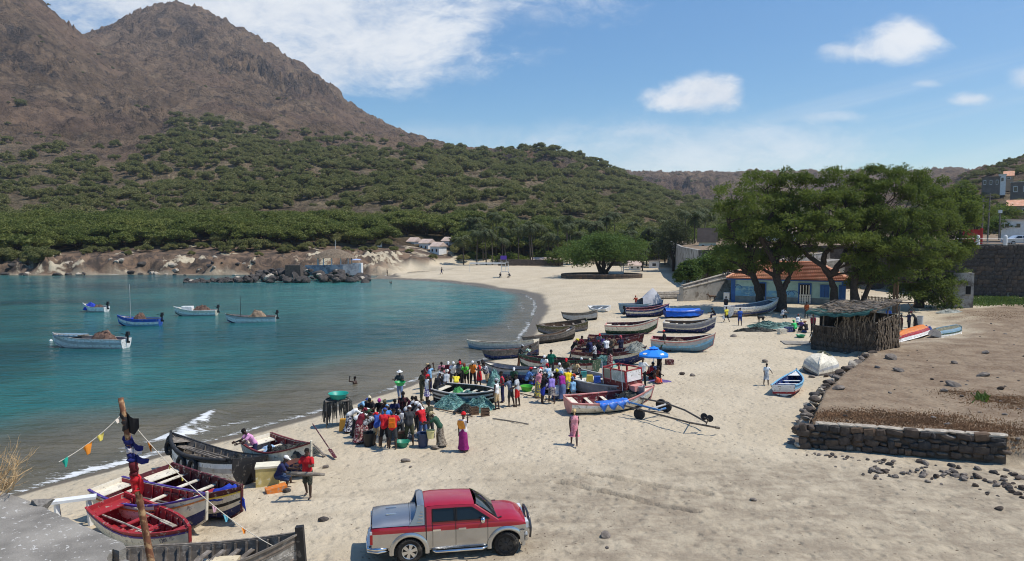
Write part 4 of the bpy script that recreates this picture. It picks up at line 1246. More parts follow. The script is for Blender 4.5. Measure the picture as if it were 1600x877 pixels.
 ro = sl.obj("roof", TILE, root)
 def slope(A, B, Cc, D):
  """rows of overlapping tile courses on the slope A-B (eave) to D-C (ridge)"""
  m = MB()
  n = (B - A).cross(D - A).normalized()
  rows = 13
  for r_ in range(rows):
   t0, t1 = r_ / rows, min(1, (r_ + 1.12) / rows)
   p0, p1 = A.lerp(D, t0), B.lerp(Cc, t0)
   q0, q1 = A.lerp(D, t1), B.lerp(Cc, t1)
   k = max(2, int((p1 - p0).length / .26))
   rowa, rowb = [], []
   for i in range(k * 2 + 1):
    s_ = i / (k * 2)
    h = .09 if i % 2 else .0
    rowa.append(p0.lerp(p1, s_) + n * (h + .19)); rowb.append(q0.lerp(q1, s_) + n * (h + .0))
   m.grid([rowa, rowb])
  return m
 for tup in (('a', 'b', 'r1', 'r0'), ('d', 'a', 'r0', 'r0'), ('b', 'c', 'r1', 'r1')):
  o = slope(*[P[k] for k in tup]).obj("tile_courses", TILE, ro, fix=False)
  o['kind'] = 'stuff'
 rb = MB()
 for s_, t_ in (('a', 'r0'), ('b', 'r1'), ('r0', 'r1')):
  rb.tube([P[s_] + Vector((0, 0, .08)), P[t_] + Vector((0, 0, .08))], .11, 6)
 rb.obj("ridge_tile", TILE, ro)
 MB().box((L / 2, -e - .02, zb - .06), (L + 2 * e, .05, .14)).obj("eave_board", ROYAL, root)
blue_house()
def wall_run(name, label, pts, thick, m, cat="wall", capm=None, group=None, base=1.0):
 """pts: (x, y, ztop); straight pieces butted end to end, bottom below the ground"""
 root = empty(name, (pts[0][0], pts[0][1], base), 0, label, cat, group)
 b = MB(); cpm = MB()
 o = Vector((pts[0][0], pts[0][1], base))
 for k, (p, q) in enumerate(zip(pts[:-1], pts[1:])):
  d = Vector((q[0] - p[0], q[1] - p[1], 0)).normalized(); n = Vector((-d.y, d.x, 0)) * thick
  v = []
  for (x, y, z) in (p, q):
   for s_, zz in ((0, base - .6), (0, z), (1, z), (1, base - .6)):
    v.append(Vector((x, y, zz)) + n * s_ - o)
  b.add(v, [(0, 1, 2, 3), (7, 6, 5, 4), (0, 4, 5, 1), (1, 5, 6, 2), (2, 6, 7, 3), (3, 7, 4, 0)])
  if capm:
   v2 = []
   for (x, y, z) in (p, q):
    for s_, zz in ((-.15, z + .003), (-.15, z + .12), (1.15, z + .12), (1.15, z + .003)):
     v2.append(Vector((x, y, zz)) + n * s_ - o)
   cpm.add(v2, [(0, 1, 2, 3), (7, 6, 5, 4), (0, 4, 5, 1), (1, 5, 6, 2), (2, 6, 7, 3), (3, 7, 4, 0)])
 b.obj("masonry", m, root)
 if capm: cpm.obj("coping", capm, root)
 return root
f0 = at_y(1068, 452, 99.5); f1 = at_y(1146, 433, 102.2)
wall_run("ramp_wall", "pale stained wall on the beach side of the ramp, left of the blue house", [(f0[0], 99.5, f0[2]), (f1[0], 102.2, f1[2])], .35, PALEWALL, "wall", CAPM)
MB().box((0, 0, .9), (.42, .55, 2.3)).box((-.25, 0, .35), (.5, .5, 1.2)).obj("wall_end", PALEWALL, None).location = (f0[0] - .25, 99.7, 1.2)
bpy.data.objects["wall_end"].parent = bpy.data.objects["ramp_wall"]
bpy.data.objects["wall_end"].location = (-.25, .2, .1)
bpts = []
for (u, v, y) in ((1067, 447, 103.2), (1100, 438, 104.6), (1137, 428, 106.2), (1180, 417, 108.8), (1240, 402, 113.0), (1297, 394.5, 116.5)):
 p = at_y(u, v, y); bpts.append((p[0], y, p[2]))
wall_run("ramp_parapet", "rough white topped parapet on the far side of the ramp", bpts, .4, PALEWALL, "wall", CAPM)
rs = MB()
lo = [(f0[0], 99.9, f0[2] - 1.0), (f1[0], 102.5, f1[2] - 1.0), (bpts[3][0] + .6, 107.6, bpts[3][2] - 1.0), (bpts[4][0] + 1.2, 111.0, bpts[4][2] - 1.0), (bpts[5][0] + 1, 113.5, bpts[5][2] - 1)]
hi = [(p[0], p[1] - .05, p[2] - 1.0) for p in (bpts[0], bpts[2], bpts[3], bpts[4], bpts[5])]
rs.grid([lo, hi]); rs.grid([[(x, y, 0) for x, y, z in lo], lo])
tag(rs.obj("ramp", CONC), kind='structure')
st = empty("beach_steps", (20.9, 103.5, 1.2), 0, "wide pale steps down to the sand beside the ramp", "steps")
for k in range(4):
 MB().box((1.7, .42 * k + 1.5, .09 + .17 * k), (3.6, 3.0 - .42 * k, .17)).obj("step", CAPM, st)
for k, u in enumerate((1078, 1095, 1103, 1111, 1119)):
 p = at_z(u, 462, 1.3)
 r_ = empty("beach_table", (p[0], p[1], hz(p[0], p[1])), 0, "brown low table at the left end of the row by the ramp wall" if k == 0 else "white topped low table in the row along the ramp wall", "table", None if k == 0 else "white tables along the ramp wall")
 MB().box((0, 0, .62), (.66, .7, .07)).box((0, 0, .5), (.5, .5, .16)).obj("table_top", BROWNW if k == 0 else WHITEP, r_)
 for sx in (-1, 1):
  MB().box((sx * .22, 0, .2), (.08, .5, .44)).obj("leg", BROWNW, r_)
segs = [((46, 215), (35, 150)), ((35, 150), (32, 124)), ((32, 124), (61, 119)), ((61, 119), (63, 106.5)), ((63, 106.5), (78, 103.0)), ((78, 103.0), (110, 98))]
names = ["pale retaining wall along the back of the beach beside the palms", "pale plastered retaining wall with white posts above the green bushes", "stone retaining wall behind the blue house under the trees", "short retaining wall at the corner behind the drooping tree", "tall dark stone retaining wall below the road at the right edge", "dark stone wall continuing beyond the right edge below the road"]
for k, ((ax, ay), (bx, by)) in enumerate(segs):
 tz = lambda x: float(np.interp(x, [36, 60], [7.3, 8.55])) + .18
 root = wall_run("retaining_wall", names[k], [(ax, ay, tz(ax)), (bx, by, tz(bx))], -.55, PALEWALL if k < 2 else MORTAR, "stone wall")
 if k == 4:
  stone_wall(root, (ax, ay - .58), (bx, by - .58), 1.4, 7.2, 7.2, 12, .95, 12, cap=False, depth=.3, stones=[block_mesh('dark_stone', 80 + i, STONE2) for i in range(6)] + BLOCKS[:1])
rd = MB()
rd.add([(62.5, 110, 8.62), (110, 101, 8.62), (112, 114, 8.62), (62, 124, 8.62)], [(0, 1, 2, 3)])
tag(rd.obj("road", ASPHALT), kind='structure')
kb = MB(); kb.bar((63.3, 107.6, 8.66), (110, 99.3, 8.66), .5, .3)
tag(kb.obj("kerb", CAPM), kind='structure')
for k, (u, vt, vb) in enumerate(((1527.5, 366.5, 383), (1570.5, 364.5, 383))):
 p = at_y(u, vb, 105.0 if k == 0 else 103.6)
 o = MB().lathe([(.26, 0), (.26, 1.15), (.24, 1.3), (.15, 1.42), (.0, 1.46)], 12).obj("road_bollard", WHITEP, None, 'auto', loc=(p[0], p[1], 8.68))
 tag(o, ("round topped white bollard beside the red kiosk" if k == 0 else "round topped white bollard in front of the parked car"), "bollard", "bollards along the road edge")
rl = empty("road_railing", (64, 107.2, 8.6), 0, "thin metal pipe railing along the top of the dark retaining wall", "railing")
for z in (.45, .95):
 MB().tube([(0, 0, z), (23, -4.2, z)], .03, 5).obj("rail", GALV, rl)
for k in range(6):
 MB().tube([(k * 4.6, -.84 * k, -.1), (k * 4.6, -.84 * k, .98)], .03, 5).obj("post", GALV, rl)
p = at_y(1519, 379, 109.5)
kr = empty("kiosk", (p[0], 109.5, 8.6), -.12, "red painted kiosk on the road behind the left bollard", "kiosk")
MB().box((0, 0, 1.1), (2.0, 1.6, 2.2)).obj("body", REDP, kr)
MB().box((0, 0, 2.26), (2.3, 1.9, .1)).obj("roof", REDP, kr)
lt = MB()
for k in range(6):
 lt.tube([(-.8 + .26 * k + .10 * math.sin(q * 2.1 + k), -.815, 1.25 + .17 * math.cos(q * 1.7 + k * 1.3)) for q in range(6)], .018, 4)
lt.obj("script_sign", WHITEP, kr)
MB().tube([(1.25, 0, 0), (1.25, 0, 2.5)], .18, 8).obj("red_post", REDP, kr)
p = at_y(1506.5, 374, 112)
ruin = at_z(1494, 479, 1.5)
rr_ = empty("ruined_wall", (ruin[0], ruin[1], 1.4), R(-12), "grey roofless block ruin half hidden by the drooping tree", "ruin")
MB().box((.7, 0, 2.1), (2.2, .3, 4.2)).box((1.66, 1.6, 2.1), (.28, 2.9, 4.2)).box((-.6, .4, 1.2), (.7, .28, 2.4)).obj("wall", PALEWALL, rr_)
fo = MB().box((1.2, -.17, 2.1), (.55, .04, 1.0)).obj("window", DARKIN, rr_)  # dark panel on the wall face, painted shade of an empty window hole
MB().box((1.2, -.20, 1.56), (.7, .1, .08)).obj("sill", CAPM, fo)
def simple_house(name, label, px, py, y, wpx, hpx, dep, wallm, roofm, kind='flat', wins=3, group=None, rz=0., rise=.35):
 p = at_y(px, py, y)
 S = y / F
 Wd, Hh = wpx * S, hpx * S
 root = empty(name, (p[0], y, p[2]), rz - math.atan2(p[0], y), label, "house", group)
 base = 4.0
 MB().box((0, dep / 2, Hh / 2 - base / 2), (Wd, dep, Hh + base)).obj("wall", wallm, root)
 for k in range(wins):
  x = Wd * ((k + .5) / wins - .5)
  fo = MB().box((x, -.03, Hh * .52), (Wd / wins * .42, .06, Hh * .42)).obj("window", WHITEP, root)
  MB().box((x, -.065, Hh * .52), (Wd / wins * .34, .02, Hh * .34)).obj("pane", GLASS, fo)
 r_ = MB()
 if kind == 'flat':
  r_.box((0, dep / 2, Hh + .08), (Wd + .5, dep + .5, .16))
 else:
  e = .35; h = rise * dep
  z = Hh + .003
  r_.add([(-Wd / 2 - e, -e, z), (Wd / 2 + e, -e, z), (Wd / 2 + e, dep + e, z), (-Wd / 2 - e, dep + e, z), (-Wd / 2 - e, dep / 2, z + h), (Wd / 2 + e, dep / 2, z + h)], [(0, 1, 5, 4), (2, 3, 4, 5), (3, 0, 4), (1, 2, 5), (3, 2, 1, 0)])
 r_.obj("roof", roofm, root)
 return root
GREYH = mat("grey_block_house", (.155, .135, .115), .95, .25, .5)
TANH = mat("tan_house", (.36, .27, .19), .9, .2, .5)
simple_house("hill_house", "dark grey flat roofed house on the hillside, left one", 1548, 294, 290, 24, 17, 8, GREYH, GREYH, 'flat', 3)
simple_house("hill_house", "small white house block beside the grey hillside house", 1566, 289, 288, 9, 16, 7, WHITEP, WHITEP, 'flat', 1)
simple_house("hill_house", "small house with an orange roof at the top of the slope", 1576, 283, 296, 12, 8, 6, TANH, TILE, 'gable', 1)
simple_house("hill_house", "two storey white fronted house at the right edge of the hillside", 1594, 307, 262, 26, 22, 8, GREYH, WHITEP, 'flat', 2)
simple_house("village_house", "tan house with an orange tiled roof above the long white shed", 1592, 338, 190, 30, 16, 6, TANH, TILE, 'gable', 2, rise=.28)
simple_house("village_house", "long low white shed beside the road at the right edge", 1600, 362, 132, 60, 18, 6, WHITEP, PINKROOF, 'flat', 4)
for k, (u, v, wv, hv) in enumerate(((642, 389, 20, 7.5), (662, 393, 24, 8.5), (679, 398, 24, 8.5), (696, 388, 20, 7.5))):
 nm = ("leftmost of the white cottages with pale pink roofs among the trees", "second white cottage from the left, a pale pink roof among the trees", "white cottage standing lowest of the row above the beach", "rearmost white cottage at the right of the row")[k]
 simple_house("cottage", nm, u, v, (226, 222, 217, 232)[k], wv * .72, hv * 1.5, 3.6, WHITEP, PINKROOF, 'gable', 2, "white cottages above the beach", R(-40), .36)
simple_house("white_hut", "tiny white hut alone on the bank left of the cottages", 593, 386, 216, 8, 6, 1.5, WHITEP, WHITEP, 'flat', 1)
simple_house("thatched_house", "pale house with a dark steep roof above the pale retaining wall", 1105, 391, 156, 26, 12, 5, mat("pale_green_wall", (.52, .56, .48), .9, .1, 1.), mat("dark_slate_roof", (.045, .036, .032), .95, .3, 1.), 'gable', 2, rise=.62)
simple_house("village_house", "pale orange roofed house seen through the shade trees", 1220, 378, 165, 44, 14, 8, WHITEP, PINKROOF, 'gable', 3)
simple_house("beach_house", "low white building half hidden behind the palm trunks", 858, 416, 212.5, 52, 8, 4, WHITEP, PINKROOF, 'gable', 5, rise=.25)
simple_house("beach_house", "small white building at the right of the palm grove", 1022, 420, 186, 16, 12, 4, WHITEP, GREYH, 'flat', 1)
simple_house("beach_house", "little white bar under the palms at the right", 992, 422, 178, 18, 7, 3, WHITEP, PINKROOF, 'gable', 2)
wall_run("garden_wall", "low grey wall along the foot of the palm grove", [((778 - 800) / F * 200, 200, 3.0), ((880 - 800) / F * 199, 199, 2.9)], .3, MORTAR, "wall", None, base=1.2)
ring = empty("tree_ring", G(940, 434), 0, "round dark stone ring under the rounded beach tree", "stone wall")
prof = [(8.2, -.3), (8.1, .85), (7.6, .9), (7.5, .5)]
MB().lathe(prof, 40, sy=.5).obj("masonry", MORTAR, ring)
rr = random.Random(4)
for k in range(46):
 t = PI + PI * k / 45
 for row in range(2):
  link("stone", rr.choice(BLOCKS), ring, (8.15 * math.cos(t), 4.08 * math.sin(t), .22 + .4 * row), (0, rr.uniform(-.1, .1), math.atan2(4.08 * math.cos(t), -8.15 * math.sin(t))), (.62, .25, .4))
gp = G(960, 431)
gz = empty("beach_pavilion", (gp.x, gp.y - 1.5, hz(gp.x, gp.y - 1.5) + .35), 0, "small pale open pavilion standing in the tree shade", "pavilion")
MB().lathe([(2.2, 1.9), (.1, 3.0)], 6, sy=.8).obj("roof", GREYW, gz)
for sx in (-1, 1):
 for sy in (-1, 1):
  MB().tube([(sx * 1.5, sy * 1.1, -.4), (sx * 1.5, sy * 1.1, 1.95)], .09, 6).obj("post", WHITEP, gz)
MB().box((0, -1.1, .5), (3.0, .06, .5)).obj("railing", WHITEP, gz)
for k, (u, vt, vb, y) in enumerate(((1543, 300, 376, 120), (1534, 308, 376, 128), (1561, 328, 372, 118))):
 p = at_y(u, vb, y); h = (vb - vt) * y / F
 pr = empty("utility_pole", (p[0], y, p[2] - .3), 0, ("tall wooden utility pole behind the road, the taller of the pair", "second thinner utility pole left of the tall one", "short pole with a white lamp head by the road")[k], "pole")
 MB().tube([(0, 0, 0), (.12 if k == 0 else 0, 0, h)], [.13, .09], 6).obj("pole", GREYW, pr)
 if k < 2: MB().box((.1, 0, h - .5), (1.3, .1, .1)).obj("crossarm", GREYW, pr)
 else: MB().box((0, 0, h), (.5, .3, .5)).obj("lamp_head", WHITEP, pr)
def shelter():
 A = Vector(at_z(1366, 557, 1.25)); B = Vector(at_z(1268, 545, 1.2))
 d = A - B; d.z = 0; L = d.length; rz = math.atan2(d.y, d.x)
 root = empty("beach_shelter", (B.x, B.y, 1.15), rz, "ramshackle palm thatch shelter with a green tarpaulin edge at the terrace corner", "shelter")
 dep = 3.9; rnd = random.Random(5)
 hl, hr = 3.0, 3.45
 MB().box((L / 2, .3, .38), (L + .2, .5, .9)).obj("stone_plinth", MORTAR, root)
 i = 0
 for k in range(11):
  for row in range(2):
   link("stone", rnd.choice(BLOCKS), root, (L * (k + .5 + .3 * row) / 11.5, .03, .2 + row * .4), (0, rnd.uniform(-.1, .1), 0), (.55, .2, .4))
 for (x, y, h) in ((.05, 0.05, hl), (L * .18, .1, hl), (L * .5, .12, 3.15), (L - .1, .05, hr), (0, dep * .5, 3.3), (0, dep, 3.6), (L, dep * .5, 3.5), (L, dep, 3.7), (L * .5, dep, 3.7)):
  MB().tube([(x, y, -.2), (x + rnd.uniform(-.08, .08), y, h * .5), (x, y, h)], [.075, .065, .055], 6).obj("post", GREYW, root)
 for (a, b) in (((0, .02, 1.95), (L, .02, 2.05)), ((0, .0, 1.35), (L, 0, 1.3)), ((-.1, 0, hl), (L + .1, 0, hr)), ((L + .03, .0, 1.9), (L + .03, dep, 2.2)), ((L + .03, .0, 2.6), (L + .03, dep * .7, 3.0))):
  MB().tube([a, b], .045, 5).obj("rail", GREYW, root)
 def strips(x0, x1, z0, z1, n, along, name, m, y=.06):
  b = MB()
  for k in range(n):
   x = rnd.uniform(x0, x1); h = rnd.uniform(.35, .95); zt = rnd.uniform(z0 + h * .6, z1 + .08)
   wd = rnd.uniform(.03, .09); sl_ = rnd.uniform(-.28, .28); o = rnd.uniform(-.06, .06)
   q = [(x - wd, o, zt), (x + wd, o, zt), (x + wd * .7 + sl_, o + rnd.uniform(-.08, .02), zt - h), (x - wd * .4 + sl_, o, zt - h)]
   if along == 'x': q = [(p[0], y + p[1] - .08, p[2]) for p in q]
   else: q = [(y + p[1] + .08, p[0], p[2]) for p in q]
   b.poly(q)
  o = b.obj(name, m, root, fix=False); o['kind'] = 'stuff'
 MB().box((L / 2, .14, 1.15), (L - .1, .05, 1.5)).box((L * .74, .14, 2.2), (L * .46, .05, .7)).obj("woven_wall", THATCH2, root)
 MB().box((L - .03, dep / 2 + .2, 1.3), (.05, dep - .5, 2.4)).obj("woven_wall", THATCH2, root)
 MB().box((L / 2, dep - .1, 1.5), (L - .2, .05, 3.0)).obj("woven_wall", THATCH2, root)  # back wall added so no light shows through the open front
 MB().box((.06, dep * .62, 1.4), (.05, dep * .7, 2.8)).obj("woven_wall", THATCH2, root)  # left wall added likewise, to keep the inside dark
 strips(0, L, .35, 1.95, 430, 'x', "palm_strips", THATCH2)
 strips(L * .45, L, 1.6, 2.6, 160, 'x', "palm_strips", THATCH2)
 strips(.2, dep, .2, 3.0, 300, 'y', "palm_strips", THATCH, L)
 strips(L * .5, L, 1.2, 3.2, 60, 'x', "palm_strips", THATCH, .03)
 for k in range(16):
  x = rnd.uniform(L * .35, L - .1); z = rnd.uniform(1.5, 2.5)
  MB().tube([(x, -.02, z), (x + rnd.uniform(-.2, .4), -.1, z - .3), (x + rnd.uniform(0, .5), -.08, z - rnd.uniform(.5, .9))], [.03, .02, .01], 4).obj("dry_frond", THATCH, root)
 rows = []
 for j in range(9):
  t = j / 8
  rows.append([(x, -.35 + t * (dep + .6), np.interp(x, [0, L], [hl, hr]) + .12 + .55 * t - .10 * math.sin(3.1 * x) * math.sin(5 * t) - .22 * math.sin(PI * x / L) * (1 - t)) for x in np.linspace(-.15, L + .1, 15)])
 r_ = MB(); r_.grid(rows)
 low = [[(p[0], p[1], p[2] - .1) for p in q] for q in rows]
 r_.grid(low)
 for q1, q2 in ((rows[0], low[0]), (rows[-1], low[-1]), ([q[0] for q in rows], [q[0] for q in low]), ([q[-1] for q in rows], [q[-1] for q in low])): r_.grid([q1, q2])
 ro = r_.obj("roof", THATCH, root)
 b = MB()
 for k in range(620):
  x, t = rnd.uniform(-.3, L + .45), rnd.uniform(0, 1)
  z = np.interp(x, [0, L], [hl, hr]) + .15 + .55 * t - .22 * math.sin(PI * max(0, min(1, x / L))) * (1 - t)
  y = -.35 + t * (dep + .6); a = rnd.uniform(-.5, .5) + (PI if rnd.random() < .5 else 0); l_ = rnd.uniform(.3, .9); w_ = rnd.uniform(.03, .07)
  dx, dy = math.cos(a) * l_, math.sin(a) * l_
  b.poly([(x - dy * w_, y + dx * w_, z + .02), (x + dy * w_, y - dx * w_, z + .03), (x + dx, y + dy, z + rnd.uniform(.0, .16)), (x + dx * .6 - dy * w_, y + dy * .6 + dx * w_, z + .06)])
 o = b.obj("thatch_litter", GREYW, ro, fix=False); o['kind'] = 'stuff'
 tp = MB(); tr = []
 for j in range(6):
  row = []
  for x in np.linspace(-.3, L * .96, 18):
   z = np.interp(x, [0, L], [hl, hr]) - .22 * math.sin(PI * max(0, min(1, x / L)))
   yy = (1.0, .4, -.15, -.42, -.47, -.5)[j]; dz = (.30, .24, .18, .10, .02, -.10)[j]
   row.append((x, yy - .05, z + dz + (.06 * math.sin(x * 5.3) if j > 2 else .0)))
  tr.append(row)
 tp.grid(tr); tp.obj("tarpaulin", TARPG, root, True)
 for k in range(3):
  MB().box((L * (.3 + .25 * k), dep * .55, .75), (.9, .6, .06)).obj("counter", BROWNW, root)
shelter()
def ledge():
 z = 7.7
 top = [(-120, 715), (0, 766), (60, 790), (120, 817), (160, 834), (193, 849), (197, 856), (186, 861), (176, 858), (170, 866), (166, 874), (176, 880), (196, 874), (206, 878), (228, 884), (230, 980), (225, 1500)]
 pts = [Vector(at_z(u, v, z)) for u, v in top]
 pts += [Vector((pts[-1].x, 1.2, z)), Vector((-11, 1.2, z)), Vector((-11, pts[0].y, z))]
 rnd = random.Random(3)
 fine = []
 for i in range(len(pts)):
  a, b = pts[i], pts[(i + 1) % len(pts)]
  n = max(1, int((b - a).length / .10)) if i < len(top) - 2 else 1
  for k in range(n):
   p = a.lerp(b, k / n)
   fine.append(p + (Vector((rnd.uniform(-1, 1), rnd.uniform(-1, 1), 0)) * .012 if k else Vector((0, 0, 0))))
 me = MB().prism(fine, (0, 0, -7.2)).mesh("concrete_ledge", CONC)
 tag(link("concrete_ledge", me), "big grey concrete ledge with a broken corner in the near left corner", "ledge")
 for k, (u, v, s_) in enumerate(((150, 852, .10), (176, 870, .13), (190, 866, .08), (160, 868, .09))):
  pass
 p = at_z(70, 792, z)
 o = link("concrete_lump", rock_mesh("concrete_lump", 77, mat("grey_rubble", (.215, .195, .17), .95, .35, 12., .01, 40.), 3), None, (p[0] - .12, p[1] + .12, z - .03), (.2, .1, .5), (.30, .26, .24))
 tag(o, "rounded grey lump of concrete rubble at the back edge of the ledge", "rubble")
 STRAW = mat("dry_straw_stem", (.55, .38, .20), .9, .3, 20.)
 b = at_z(-2, 775, z)
 base = Vector((b[0] - .12, b[1] + .05, z))
 wd = empty("dry_weed", base, 0, "dry straw coloured weed growing at the back edge of the concrete ledge", "weed")
 rnd = random.Random(11); mb = MB(); S = 8.6 / F
 def twig(p, d, L, r_, depth):
  pts = [p]; q = p.copy(); dd = d.copy()
  for i in range(4):
   dd = (dd + Vector((rnd.uniform(-.35, .35), rnd.uniform(-.3, .3), rnd.uniform(-.15, .3)))).normalized()
   q = q + dd * L / 4; pts.append(q.copy())
  mb.tube(pts, [r_, r_ * .85, r_ * .7, r_ * .5, r_ * .3], 4, cap=False)
  if depth:
   for i in range(3):
    s_ = rnd.choice(pts[1:4])
    twig(s_, (dd + Vector((rnd.uniform(-1, 1), rnd.uniform(-.8, .8), rnd.uniform(-.3, .8)))).normalized(), L * rnd.uniform(.4, .65), r_ * .6, depth - 1)
 for k in range(34):
  a = rnd.uniform(-.5, 1.2)
  twig(Vector((rnd.uniform(-.28, .10), rnd.uniform(-.1, .2), -.05)), Vector((math.sin(a), rnd.uniform(-.3, .3), math.cos(a))).normalized(), rnd.uniform(.22, .62), rnd.uniform(.005, .009), 2)
 mb.obj("stems", STRAW, wd)
ledge()
tr = at_z(133, 816, 1.15)
te = empty("wooden_trestle", (tr[0] - .55, tr[1] + .3, hz(tr[0], tr[1])), R(24), "worn white wooden trestle between the concrete ledge and the red boats", "trestle")
MB().box((0, 0, .93), (1.35, .34, .09)).obj("top_beam", WHITEP, te)
for sx in (-.42, .5):
 MB().bar((sx, -.1, -.1), (sx - .05, -.05, .88), .14, .09).obj("leg", WHITEP, te)
 MB().bar((sx, .3, -.1), (sx - .05, .1, .88), .1, .08).obj("leg", BROWNW, te)
def spit():
 rnd = random.Random(21)
 g = "black boulders of the spit"
 n = 0
 while n < 230:
  u = rnd.uniform(288, 575); t = (u - 288) / 287
  y = rnd.uniform(151.5, 158 + 12 * sstep(.2, .6, np.array(t)))
  if u < 400: y = rnd.uniform(152, 156.5)
  x = (u - 800) / F * y
  env = np.interp(u, [285, 330, 370, 440, 520, 560, 580], [.5, .9, 1.5, 2.6, 2.4, 1.4, .6])
  mid = (y - 150) / 12
  h = env * min(1, .35 + mid) * rnd.uniform(.55, 1.0)
  s_ = rnd.uniform(.7, 1.9) * (1.2 if u > 400 else .9)
  o = link("boulder", rnd.choice(BASALT if rnd.random() < .94 else PALER), None, (x, y, h - s_ * .28), (rnd.uniform(-.5, .5), rnd.uniform(-.5, .5), rnd.uniform(0, 6)), (s_ * 1.3, s_, s_ * .8))
  tag(o, "rough black lava boulder piled on the rocky spit", "boulder", g)
  n += 1
 for k in range(64):
  u = rnd.uniform(-20, 560); y = rnd.uniform(177.5, 184)
  x = (u - 800) / F * y
  z = hz(x, y)
  s_ = rnd.uniform(.8, 2.0) if u < 300 else rnd.uniform(.6, 1.4)
  pale = rnd.random() < np.interp(u, [0, 130, 200, 400, 560], [.15, .35, .35, .7, .6])
  o = link("shore_rock", rnd.choice(PALER if pale else BASALT), None, (x, y, max(z, 0) + .05 * s_), (rnd.uniform(-.3, .3), rnd.uniform(-.3, .3), rnd.uniform(0, 6)), (s_ * 1.5, s_, s_ * .75))
  tag(o, "pale crusted rock at the foot of the far shore" if pale else "dark rock at the foot of the far shore", "rock", "pale rocks along the far shore" if pale else "dark rocks along the far shore")
 p = at_y(462, 432, 158)
 blk = MB().box((0, 0, .9), (3.4, 2.2, 2.6), taper=.94).obj("masonry_block", MORTAR, None, loc=(p[0] - .3, 158, 1.2))
 tag(blk, "square block of old masonry set among the black boulders", "masonry block")
 q = at_y(523, 419, 168)
 bar = empty("beach_bar", (q[0], 168, 1.9), 0, "thatched beach bar with a boat shaped blue and white front on the spit", "beach bar")
 MB().lathe([(5.0, 2.7), (3.4, 3.8), (1.6, 4.5), (.1, 4.8)], 18, sy=.7).obj("roof", THATCH, bar)
 for k in range(7):
  a = PI + PI * k / 6
  MB().tube([(3.9 * math.cos(a), 2.7 * math.sin(a), -.6), (3.9 * math.cos(a), 2.7 * math.sin(a), 2.75)], .12, 6).obj("post", WHITEP, bar)
 hull = [[(-6.4, -2.2, -1.2), (-6.2, -2.2, 1.1)], [(-2, -3.1, -1.2), (-2, -3.2, 1.15)], [(2.5, -2.9, -1.2), (2.6, -3.1, 1.3)], [(5.6, -1.6, -1.2), (6.0, -1.7, 1.5)]]
 mb = MB(); mb.grid(hull); mb.grid([[(p_[0], p_[1] + .25, p_[2]) for p_ in r_] for r_ in hull]); mb.grid([[r_[1] for r_ in hull], [(r_[1][0], r_[1][1] + .25, r_[1][2]) for r_ in hull]])
 mb.obj("parapet", mat("lilac_blue_wall", (.24, .235, .25), .9, .4, .5, col2=(.46, .45, .45), thr=(.42, .58)), bar)
 MB().box((5.4, -.6, .2), (2.0, 2.0, 2.6)).obj("white_bow", WHITEP, bar)
 MB().lathe([(.0, 2.5), (.8, 2.4), (1.3, 2.2)], 12, c=(5.0, -.6, 0)).obj("awning", mat("pale_blue_cloth", (.35, .42, .62), .8, .1, 2.), bar)
 MB().tube([(.2, 0, 4.2), (.2, 0, 6.8)], .05, 5).obj("mast", WHITEP, bar)
spit()
p = G(789, 433)
lt = empty("lifeguard_tower", p, 0, "spindly white lifeguard tower with a purple flag on the far beach", "lifeguard tower")
for sx in (-1, 1):
 for sy in (-1, 1):
  MB().tube([(sx * .9, sy * .8, -.1), (sx * .62, sy * .5, 3.3)], .055, 5).obj("leg", WHITEP, lt)
for z in (1.1, 2.2):
 MB().bar((-.82, -.7, z), (.82, -.7, z), .05, .07).bar((-.82, .7, z), (.82, .7, z), .05, .07).obj("brace", WHITEP, lt)
MB().box((0, 0, 3.0), (1.7, 1.5, .08)).obj("platform", GREYW, lt)
MB().box((-.3, 0, 4.1), (1.3, .08, .8)).obj("flag", mat("purple_cloth", (.15, .07, .42), .8, .1, 2.), lt)
for k in range(2):
 MB().tube([(-.85 + 1.1 * k, 0, 3.0), (-.85 + 1.1 * k, 0, 4.5)], .04, 5).obj("flag_post", WHITEP, lt)
nt = empty("volleyball_net", G(762, 425), 0, "thin net strung between two posts on the far beach", "net")
for sx in (-4.2, 4.2): MB().tube([(sx, 0, 0), (sx, 0, 2.3)], .05, 5).obj("post", WHITEP, nt)
MB().box((0, 0, 2.05), (8.3, .03, .35)).obj("net_band", WHITEP, nt)
